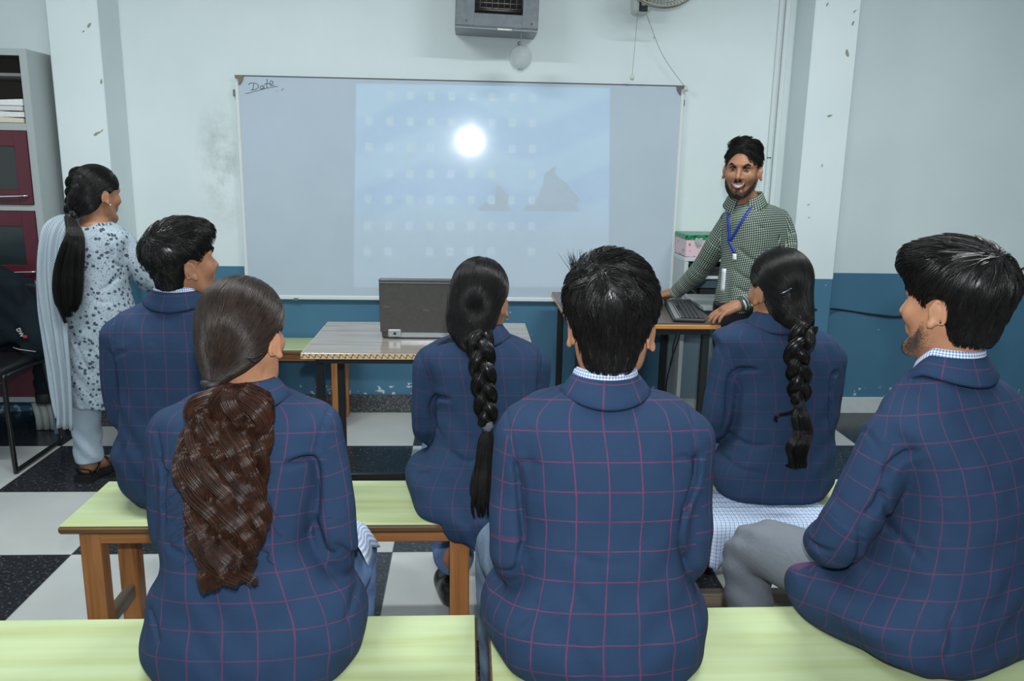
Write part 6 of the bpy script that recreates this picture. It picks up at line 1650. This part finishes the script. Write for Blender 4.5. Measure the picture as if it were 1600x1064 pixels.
def woman():
    t = thing('person', 'woman standing at the left in a pale floral kurta with a dotted dupatta', 'person', (-1.66, 3.68, 0))
    rows = [(.372, -1.625, 3.66, .158, .125), (.45, -1.618, 3.655, .162, .125), (.59, -1.612, 3.645, .164, .122), (.70, -1.615, 3.64, .164, .120), (.80, -1.618, 3.635, .160, .115), (.90, -1.618, 3.63, .147, .103), (1.00, -1.614, 3.63, .148, .100), (1.07, -1.610, 3.63, .158, .098),
            (1.115, -1.606, 3.63, .164, .090), (1.145, -1.604, 3.63, .150, .080), (1.165, -1.602, 3.63, .122, .070), (1.180, -1.600, 3.63, .092, .060), (1.190, -1.598, 3.63, .070, .050)]
    arms = [([(-1.480, 3.63, 1.095), (-1.425, 3.645, .99), (-1.395, 3.67, .92), (-1.335, 3.77, .865), (-1.29, 3.85, .845)], [.052, .050, .048, .042, .036]),
            ([(-1.735, 3.64, 1.095), (-1.775, 3.65, .96), (-1.785, 3.67, .87), (-1.74, 3.79, .82), (-1.70, 3.86, .81)], [.050, .048, .045, .040, .035])]
    cre = [([(-1.495, 1.08), (-1.500, 1.03), (-1.470, .99)], .006, .006), ([(-1.48, .97), (-1.52, .93), (-1.56, .90)], .004, .007), ([(-1.70, .72), (-1.66, .62), (-1.62, .52)], .005, .010), ([(-1.53, .80), (-1.56, .65), (-1.55, .50)], .004, .012), ([(-1.60, .90), (-1.56, .86), (-1.50, .86)], .003, .006)]
    kt, lf, AR = blazer(t, rows, arms, floral_mat(), (-1.90, 3.45, .36), (-1.20, 3.95, 1.21), None, cre, yaw=-.25, h=.0055, name='kurta')
    fr = Frame((-1.578, 3.628, 1.296), -.55, .08, 0, .935)
    legs = [([(-1.70, 3.64, .62), (-1.725, 3.66, .34), (-1.742, 3.68, .075)], [.080, .064, .060]), ([(-1.53, 3.66, .62), (-1.47, 3.76, .34), (-1.43, 3.86, .075)], [.080, .066, .055])]
    core = Loft([r for r in shrink(rows, .022) if r[0] > .45], 2.4, -.25)
    la = [(p, [q - .014 for q in r]) for p, r in arms]; ll = [(p, [q - .022 for q in r]) for p, r in legs]
    feet = [(Chain([(-1.748, 3.665, .058), (-1.745, 3.70, .062)], .027), .02), (Chain([(-1.742, 3.70, .060), (-1.715, 3.80, .040), (-1.700, 3.87, .036)], [.027, .029, .020], 8), .02),
            (Chain([(-1.435, 3.85, .058), (-1.43, 3.88, .062)], .027), .02), (Chain([(-1.43, 3.88, .060), (-1.415, 3.98, .040), (-1.405, 4.05, .036)], [.027, .029, .020], 8), .02)]
    body(t, fr, ([fr.w((0, -.022, -.03)), (-1.585, 3.622, 1.215), (-1.597, 3.625, 1.165)], [.046, .045, .058]), core, M_SKIN, (-1.95, 3.42, 0), (-1.12, 4.12, 1.47), .0055, la,
         [((-1.283, 3.862, .842), (.5, .8, -.15), (0, 0, 1), .16, .4, -1), ((-1.693, 3.875, .808), (.3, .9, -.1), (0, 0, 1), .16, .4, 1)], ll, more=feet)
    trousers(t, legs, M_PALE, (-1.90, 3.50, 0), (-1.32, 3.98, .75), h=.006, name='salwar', hem=.088, disp=lambda P: .004 * np.sin(P[:, 2] * 55 + P[:, 0] * 70) * np.clip((.34 - P[:, 2]) / .1, 0, 1))
    for x, y, a in ((-1.742, 3.675, -.28), (-1.43, 3.865, -.15)):
        f = Frame((x, y, 0), a); b = MB()
        # block heel, curved sole, straps
        so = [(-.040, -.055), (-.035, .04), (-.045, .12), (-.036, .18), (0, .205), (.036, .18), (.045, .12), (.035, .04), (.040, -.055)]
        n = len(so); zt = [.034, .030, .016, .014, .014, .014, .016, .030, .034]
        v = [f.w((sx, sy, .0 if sy < .03 or sy > .09 else .006)) for sx, sy in so] + [f.w((sx * .98, sy, z_)) for (sx, sy), z_ in zip(so, zt)]
        b.add(v, [tuple(range(n))[::-1], tuple(range(n, 2 * n))] + [(i, (i + 1) % n, (i + 1) % n + n, i + n) for i in range(n)])
        sd = b.build('sandal', plain('black_sandal', (.012, .012, .013), .5), t)
        for pts in (((-.034, -.02, .030), (-.036, -.042, .062), (0, -.052, .068), (.036, -.042, .062), (.034, -.02, .030)), ((-.042, .11, .020), (-.030, .10, .060), (0, .10, .072), (.030, .10, .060), (.042, .11, .020)), ((.036, .0, .032), (.034, .03, .075), (.0, .055, .088), (-.034, .03, .075), (-.036, .0, .032))):
            MB().tube(spline([f.w(p) for p in pts], 20), .0075, 6, flat=.4).build('strap', plain('black_sandal', (.012, .012, .013), .5), sd)
    # dupatta over the left shoulder: a pleated panel down the back, its plain edge behind it
    def sheet(name, mat, rows_, z_off, ph, npl, thick=.002):
        G = []; UV = []; R = spline(np.array(rows_), 44); s_ = 0
        for i, (xl, xr, y, z) in enumerate(R):
            if i: s_ += np.linalg.norm(R[i, 2:] - R[i - 1, 2:])
            row = []; ru = []
            for j in range(36):
                s = j / 35; row.append((xl + (xr - xl) * s, y - .010 * math.sin(s * npl * 6.283 + ph + .5 * math.sin(i * .12)) * min(1, i / 6) + z_off, z - .012 * s * (i == 43))); ru.append((s * .16, s_))
            G.append(row); UV.append(ru)
        return grid_mesh(name, G, UV, mat, t, thick)
    sheet('dupatta', dotted_mat(), [(-1.730, -1.650, 3.72, 1.150), (-1.727, -1.640, 3.66, 1.212), (-1.745, -1.648, 3.58, 1.205), (-1.768, -1.662, 3.535, 1.165), (-1.783, -1.682, 3.52, 1.09), (-1.798, -1.692, 3.515, .98), (-1.800, -1.695, 3.512, .86), (-1.790, -1.699, 3.51, .70), (-1.782, -1.705, 3.515, .54), (-1.782, -1.716, 3.52, .38), (-1.792, -1.724, 3.525, .300)], 0, .4, 2.5)
    sheet('dupatta_end', M_PALE, [(-1.76, -1.70, 3.70, 1.150), (-1.775, -1.70, 3.62, 1.160), (-1.800, -1.74, 3.575, 1.10), (-1.822, -1.762, 3.565, .99), (-1.832, -1.753, 3.56, .83), (-1.828, -1.753, 3.56, .70), (-1.824, -1.754, 3.56, .60), (-1.818, -1.764, 3.56, .43), (-1.808, -1.772, 3.56, .335)], 0, 1.4, 1.0)
    # hair: french plait down the back of the head, then one long loose tail
    cap = [(Ell((0, -.008, .054), (.082, .104, .088)), 0, 'u'), (Ell((0, -.050, -.005), (.066, .066, .075)), .03, 'u'), (Chain([(-.01, -.075, -.03), (-.02, -.095, -.06)], [.05, .030], 6), .03, 'u')]
    cuts = [(Ell((0, .125, -.01), (.09, .066, .10)), .01, 'd'), (RBox((0, .085, -.135), (.15, .100, .095), .02), .012, 'd')] + [(RBox((0, .085, -.02), (.15, .060, .055), .02), .010, 'd')] + [(Ell((sx * .088, .006, -.012), (.028, .028, .038)), .006, 'd') for sx in (-1, 1)]
    tied_hair(t, fr, cap, cuts, (-.02, -.108, -.075), 3600, M_HAIR, rad=.0008, h=.005)
    parts = braid([fr.w((-.004, -.064, .108)), fr.w((-.006, -.092, .06)), fr.w((-.010, -.096, .0)), fr.w((-.016, -.098, -.045)), fr.w((-.025, -.108, -.092))], .026, .007, .019, .115, 46, .0010, view=(-.35, -.9, 0), seed=4, samples=80)
    T = np.array(fr.w((-.025, -.114, -.095))); rg = np.random.default_rng(31); G = []
    for k in range(44):
        s = rg.uniform(-1, 1); d = rg.random(); ze = .80 + .07 * rg.random() + .03 * s
        zz = np.array([T[2], 1.15, 1.09, 1.01, .93, .86, ze]); wv = np.array([.010, .024, .040, .052, .055, .046, .028]); cx = np.array([T[0], -1.625, -1.634, -1.652, -1.662, -1.668, -1.667])
        yy = np.array([T[1], 3.515, 3.508, 3.505, 3.500, 3.498, 3.498]) - d * np.array([.004, .02, .028, .03, .03, .026, .016])
        G.append(np.stack([cx + s * wv, yy, zz], 1))
    parts += locks(G, 60, .012, .006, .0008, 12, .5, 24, .5)
    V, Q = merge(parts); np_mesh('ponytail', V, Q, M_HAIR, t)
    MB().lathe([(.010, -.012), (.018, -.010), (.019, 0), (.018, .010), (.010, .012)], tuple(T), 16).build('hair_band', plain('band_black', (.012, .013, .016), .6), t)
    p = fr.w((.086, .006, -.034)); MB().lathe([(.0001, -.004), (.004, 0), (.0001, .004)], p, 10).build('earring', plain('pearl', (.7, .68, .62), .2), t)
woman()

def man():
    t = thing('person', 'smiling man in a green check shirt with a blue lanyard, leaning on the computer desk', 'person', (1.34, 3.88, 0))
    yw = .70
    rows = [(.795, 1.335, 3.865, .150, .108), (.87, 1.335, 3.865, .152, .110), (.93, 1.345, 3.865, .156, .112), (.99, 1.356, 3.865, .162, .115), (1.06, 1.366, 3.865, .172, .120), (1.12, 1.372, 3.865, .182, .122), (1.18, 1.374, 3.865, .188, .118), (1.225, 1.370, 3.862, .186, .110),
            (1.262, 1.360, 3.858, .168, .098), (1.284, 1.346, 3.852, .136, .086), (1.298, 1.332, 3.845, .100, .072), (1.309, 1.318, 3.838, .070, .058), (1.318, 1.306, 3.830, .050, .045)]
    arms = [([(1.492, 3.905, 1.212), (1.520, 3.88, 1.12), (1.512, 3.835, 1.00), (1.475, 3.79, .935), (1.375, 3.75, .885), (1.288, 3.722, .846)], [.062, .060, .054, .052, .045, .036]),
            ([(1.243, 3.845, 1.215), (1.200, 3.91, 1.10), (1.165, 3.99, .985), (1.130, 4.05, .915), (1.078, 4.125, .835)], [.056, .054, .050, .045, .036])]
    m, nt, bs = new_mat('green_check_cotton'); vec, u, v = uvmap_node(nt)
    P_ = .0108; f = lambda x: math_n(nt, 'GREATER_THAN', math_n(nt, 'FRACT', math_n(nt, 'DIVIDE', x, P_)), .45)
    k = math_n(nt, 'MULTIPLY', math_n(nt, 'ADD', f(u), f(v)), .5)
    L(nt, ramp_n(nt, k, [(0., (.46, .53, .45)), (.5, (.105, .135, .115)), (1., (.010, .018, .016))]), bs.inputs['Base Color'])
    bs.inputs['Roughness'].default_value = .8; bs.inputs['Specular IOR Level'].default_value = .2
    n2 = N(nt, 'ShaderNodeTexNoise', i_Scale=12., i_Detail=3., i_Distortion=.5); L(nt, vec, n2.inputs['Vector']); bump_n(nt, n2.outputs[0], .5, .015, bs)
    cre = [([(1.305, 1.235), (1.33, 1.20), (1.40, 1.195)], .004, .006), ([(1.25, 1.10), (1.31, 1.05), (1.38, 1.03)], .004, .008), ([(1.24, 1.0), (1.30, .96), (1.38, .95)], .004, .008), ([(1.25, .92), (1.32, .89), (1.42, .90)], .004, .007), ([(1.45, 1.16), (1.455, 1.08), (1.43, 1.0)], .009, .007), ([(1.26, .86), (1.33, .845), (1.40, .86)], .003, .006)]
    sh, lf, AR = blazer(t, rows, arms, m, (1.00, 3.64, .785), (1.62, 4.20, 1.345), None, cre, yaw=yw, h=.0046, name='shirt', ymid=3.84)
    fr = Frame((1.258, 3.785, 1.443), 2.66, .04, -.03, 1.0)
    legs = [([(1.405, 3.885, .80), (1.420, 3.875, .45), (1.425, 3.90, .06)], [.098, .074, .058]), ([(1.285, 3.865, .80), (1.280, 3.835, .45), (1.283, 3.86, .06)], [.092, .072, .058])]
    core = Loft([r for r in shrink(rows, .024)], 2.4, yw)
    la = [(p, [q - .014 for q in r]) for p, r in arms]; la = [(p, r[:-1] + [.025]) for p, r in la]
    ll = [(list(p), [q - .024 for q in r]) for p, r in legs] + [([(p[-1]), (p[-1][0] - .05, p[-1][1] - .13, .04)], [.03, .026]) for p, r in legs]
    body(t, fr, ([fr.w((0, -.022, -.03)), fr.w((0, -.035, -.085)), (1.306, 3.832, 1.30)], [.052, .053, .062]), core, M_SKIN, (.88, 3.52, 0), (1.62, 4.36, 1.60), .0042, la,
         [((1.280, 3.720, .842), (-.90, -.10, -.36), (-.34, -.16, .93), .190, .45, 1, .006, .20), ((1.070, 4.135, .826), (-.42, .86, -.28), (-.1, .25, .95), .175, .5, -1)], ll, ear_out=.5)
    trousers(t, legs, plain('navy_trousers', (.007, .010, .017), .8, bump=.2, bscale=80), (1.10, 3.70, 0), (1.56, 4.02, .93), h=.007)
    for p, r in legs: shoe(t, p[-1], 2.75)
    collar('collar', (1.296, 3.826, 1.338), .066, .064, [(-.006, -.030), (-.003, .010), (.001, .018), (.006, .017), (.014, -.002), (.025, -.026), (.034, -.046), (.032, -.049), (.022, -.040)], m, sh, yaw=2.62, th=2.80, drop=.034, rise=.006, n=64)
    # belt with a bright buckle edge
    G = []; UV = []
    for z_ in (.800, .835):
        cx_, cy_, a_, b_ = lf.at(np.array(z_)); row = []
        for th in np.linspace(0, 2 * math.pi, 60):
            e = 2 / 2.4; x = (a_ + .003) * np.sign(math.cos(th)) * abs(math.cos(th)) ** e; y = (b_ + .003) * np.sign(math.sin(th)) * abs(math.sin(th)) ** e
            row.append((cx_ + x * math.cos(yw) - y * math.sin(yw), cy_ + x * math.sin(yw) + y * math.cos(yw), z_))
        G.append(row); UV.append([(i * .01, z_) for i in range(60)])
    grid_mesh('belt', G, UV, plain('belt_leather', (.012, .009, .008), .4), t, .003)
    # lanyard: two ribbons from under the collar meeting at the clip, then the card
    front = lambda s, z_: None
    fw = A(-math.sin(yw + math.pi), math.cos(yw + math.pi), 0)          # chest direction
    fw = A(-.62, -.78, 0); rt = A(.78, -.62, 0)
    def chest(lat, z_, off=.004):
        cx_, cy_, a_, b_ = [float(q) for q in lf.at(np.array(z_))]
        o = A(cx_, cy_, z_) + rt * lat; lo_, hi_ = 0., .3
        for _ in range(26):
            mid = .5 * (lo_ + hi_)
            if lf((o + fw * mid)[None])[0] < 0: lo_ = mid
            else: hi_ = mid
        return o + fw * (hi_ + off)
    M_LAN = plain('lanyard_blue', (.012, .035, .30), .45)
    jx = -.062; zj = 1.125
    for lat0, sgn in ((-.080, -1), (.040, 1)):
        pts = [chest(lat0 + (jx - lat0) * s, 1.300 + (zj - 1.300) * s, .006) for s in np.linspace(0, 1, 14)]
        up = [A(1.300, 3.828, 1.318) + rt * (lat0 * 1.05) + A(.02, .03, .012) * .5]
        q = np.array(up + pts); G = []; UV = []
        for s in (-.007, .007): G.append([tuple(p + rt * s) for p in q]); UV.append([(s, i * .02) for i in range(len(q))])
        grid_mesh('lanyard', G, UV, M_LAN, t, .0016)
    q = [chest(jx + .004 * k, zj + .004 - .006 * k, .008) for k in range(10)]; G = [[tuple(p + rt * s) for p in q] for s in (-.0075, .0075)]; UV = [[(s, i * .01) for i in range(10)] for s in (0, .01)]
    grid_mesh('lanyard', G, UV, M_LAN, t, .002)
    q = [chest(jx + .036 + .001 * k, zj - .052 - .007 * k, .009) for k in range(5)]; G = [[tuple(p + rt * s) for p in q] for s in (-.009, .009)]; UV = [[(s, i * .01) for i in range(5)] for s in (0, .01)]
    grid_mesh('lanyard_clip', G, UV, plain('clip_white', (.75, .78, .80), .35), t, .004)
    q = [A(1.198, 3.752, 1.005) + A(.004 * k * 0, 0, -.018 * k) for k in range(7)]; G = [[tuple(p + A(.55, -.83, 0) * s * .5 + A(-.01, -.02, 0)) for p in q] for s in (-.024, .024)]; UV = [[(s, i * .01) for i in range(7)] for s in (0, .05)]
    grid_mesh('identity_card', G, UV, plain('card_white', (.62, .66, .68), .3), t, .002)
    # face
    Wp = lambda *p: fr.w(p)
    hd = fr.x(Blob(head_items()))
    def onface(P, off=.0):
        R = fr.W(np.array(P, float)).astype(np.float32)
        for _ in range(5):
            f_, g = grad_of(hd, R); R = R - g * (f_ - off)[:, None]
        return R
    for sx in (-1, 1):
        e = MB(); c = Wp(sx * .031, .0845, .0165)
        F = Field(np.array(c) - .022, np.array(c) + .022, .0014); F.add(fr.x(Ell((sx * .031, .0845, .0162), (.0120, .0070, .0040))), 0, pad=.005); V, Q = F.mesh()
        eo = np_mesh('eye', V, Q, plain('eye_white', (.22, .185, .165), .75), t)
        F = Field(np.array(c) - .02, np.array(c) + .02, .0010); F.add(fr.x(Ell((sx * .031 - .0005, .0895, .0163), (.0052, .0030, .0040))), 0, pad=.005); V, Q = F.mesh()
        np_mesh('iris', V, Q, plain('iris_dark', (.008, .005, .004), .6), eo)
        lid = onface([(sx * (.0185 + .0255 * s), .09, .0215 + .0035 * math.sin(s * 3.14) - .003 * s) for s in np.linspace(0, 1, 9)], .0005)
        lid = lid + (fr.R @ A(0, 1, 0)) * .0030; MB().tube(lid, [.0018] * 9, 6).build('eyelid', plain('lash_dark', (.010, .007, .006), .6), t)
        low = onface([(sx * (.0195 + .0235 * s), .09, .0110 - .0018 * math.sin(s * 3.14)) for s in np.linspace(0, 1, 9)], .001); MB().tube(low + (fr.R @ A(0, 1, 0)) * .0015, [.0008] * 9, 6).build('eyelid', plain('lid_brown', (.12, .05, .03), .6), t)
        bp = [(sx * np.interp(s, [0, .5, 1], [.012, .032, .053]), .09, np.interp(s, [0, .55, 1], [.0340, .0395, .0362])) for s in np.linspace(0, 1, 12)]
        br = onface(bp, .001); MB().tube(br, np.interp(np.linspace(0, 1, 12), [0, .15, .6, 1], [.0030, .0052, .0044, .0014]), 8, flat=1.).build('eyebrow', M_HAIR, t)
    # the smile
    up = lambda s: -.0465 + .0055 * s * s; dn = lambda s: -.0620 + .0180 * s * s
    G = []; UV = []
    for q in np.linspace(0, 1, 7):
        row = onface([(s * .0320, .10, up(s) + (dn(s) - up(s)) * q) for s in np.linspace(-1, 1, 17)], .0012); G.append([tuple(p) for p in row]); UV.append([(i * .003, q * .01) for i in range(17)])
    te = grid_mesh('teeth', G, UV, plain('teeth_white', (.74, .72, .68), .2), t, -.0008)
    gaps = MB()
    for s in (-.62, -.38, -.13, .13, .38, .62):
        r_ = onface([(s * .0320, .10, up(s) + (dn(s) - up(s)) * q) for q in np.linspace(0, 1, 4)], .0021); gaps.tube(r_, .00035, 5)
    gaps.build('tooth_line', plain('tooth_shadow', (.30, .24, .20), .5), te)
    M_LIP = plain('lip', (.20, .075, .055), .45)
    MB().tube(onface([(s * .0345, .10, up(s) + .0015) for s in np.linspace(-1, 1, 15)], .0016), np.interp(np.linspace(-1, 1, 15), [-1, -.5, 0, .5, 1], [.0012, .0032, .0034, .0032, .0012]), 8).build('lip', M_LIP, t)
    MB().tube(onface([(s * .0345, .10, dn(s) - .002) for s in np.linspace(-1, 1, 15)], .0018), np.interp(np.linspace(-1, 1, 15), [-1, -.5, 0, .5, 1], [.0012, .0036, .0048, .0036, .0012]), 8).build('lip', M_LIP, t)
    for sx in (-1, 1):
        MB().tube(onface([(sx * np.interp(s, [0, .5, 1], [.019, .034, .040]), .09, np.interp(s, [0, .5, 1], [-.020, -.034, -.050])) for s in np.linspace(0, 1, 8)], -.0004), .0011, 5).build('smile_line', plain('crease_brown', (.12, .05, .03), .7), t)
        n_ = onface([(sx * .0075, .105, -.0275)], .0002); MB().lathe([(.0001, -.0012), (.0030, 0), (.0001, .0012)], tuple(n_[0]), 8).build('nostril', plain('nostril_dark', (.03, .012, .008), .8), t)
    R = []
    for sx in (-1, 1):
        for k in range(2400):
            u_ = rng.random() ** .5; c = np.array((sx * np.interp(u_, [0, .35, .7, 1], [.070, .062, .044, .0]), np.interp(u_, [0, .35, .7, 1], [.012, .035, .072, .104]), np.interp(u_, [0, .35, .7, 1], [.000, -.052, -.086, -.100])))
            R.append(c + rng.normal(size=3) * (.006, .006, .0075))
        for k in range(900):
            s = rng.random(); R.append(np.array((sx * (.002 + .036 * s), .10, -.036 - .012 * s ** 1.8)) + rng.normal(size=3) * (.0015, 0, .0022))
        for k in range(60):
            s = rng.random(); R.append(np.array((sx * (.036 + .003 * s), .09, -.050 - .034 * s)) + rng.normal(size=3) * (.0045, 0, .003))
    for k in range(320): R.append(np.array((rng.normal() * .008, .10, -.076 + rng.normal() * .005)))
    R = onface(R); f_, g = grad_of(hd, R); d_ = g * .25 + (fr.R @ A(0, .1, -1)); d_ /= np.linalg.norm(d_, axis=1, keepdims=True)
    V, Q = strands(np.stack([R, R + g * .0010 + d_ * .0015, R + g * .0014 + d_ * .0045], 1), np.array([[.00034, .0003, .00012]])); np_mesh('beard', V, Q, M_HAIR, t)
    # hair: short at the sides, swept over on top
    cap = [(Ell((0, -.010, .051), (.0765, .097, .085)), 0, 'u'), (Ell((0, -.012, .104), (.068, .076, .042)), .025, 'u'), (Chain([(-.040, .032, .122), (.0, .042, .130), (.045, .030, .124)], [.016, .018, .016], 8), .03, 'u'), (Ell((0, -.050, -.01), (.064, .052, .066)), .03, 'u')]
    cuts = [(Ell((.012, .122, .014), (.080, .066, .097)), .012, 'd'), (RBox((0, .085, -.135), (.15, .100, .105), .02), .012, 'd'), (RBox((0, .075, -.02), (.15, .050, .055), .03), .010, 'd')] + [(Ell((sx * .090, .0, -.008), (.034, .030, .042)), .008, 'd') for sx in (-1, 1)]
    def flow(p, tt):
        v = np.tile(A(-.75, -.40, .1), (len(p), 1)); top = np.clip((p[:, 2] - .085) / .03, 0, 1)[:, None]
        side = np.tile(A(0, -.35, -1), (len(p), 1)); return v * top + side * (1 - top)
    short_hair(t, fr, cap, cuts, 4600, flow, lambda lp: np.where(lp[:, 2] < .085, .010, .038) * (.6 + .6 * rng.random(len(lp))), hair_mat('short_black_hair', (.0045, .004, .0038), (.008, .007, .0065), .62, .2), lift=(.005, .011), ncl=260, amt=.6, jitter=.2, rad=.0007)
    # ring on the hand that rests on the desk, watch bracelet at the cuff
    d = A(-.90, -.10, -.36); d /= np.linalg.norm(d); u_ = A(-.34, -.16, .93); u_ -= d * (u_ @ d); u_ /= np.linalg.norm(u_); r_ = np.cross(d, u_)
    c = A(1.280, 3.720, .842) + d * .110 + r_ * .0 * .009 - u_ * .006 + r_ * (-.010)
    MB().tube([tuple(c + .0102 * (math.cos(a) * r_ + math.sin(a) * u_)) for a in np.linspace(0, 6.283, 20)], .0018, 6).build('ring', plain('silver', (.75, .76, .78), .15, metal=1.), t)
    c = A(1.280, 3.720, .842) - d * .004
    MB().tube([tuple(c + .0335 * math.cos(a) * r_ + .0295 * math.sin(a) * u_) for a in np.linspace(0, 6.283, 30)], .0042, 8).build('cuff', plain('cuff_white', (.60, .63, .62), .6), t)
man()
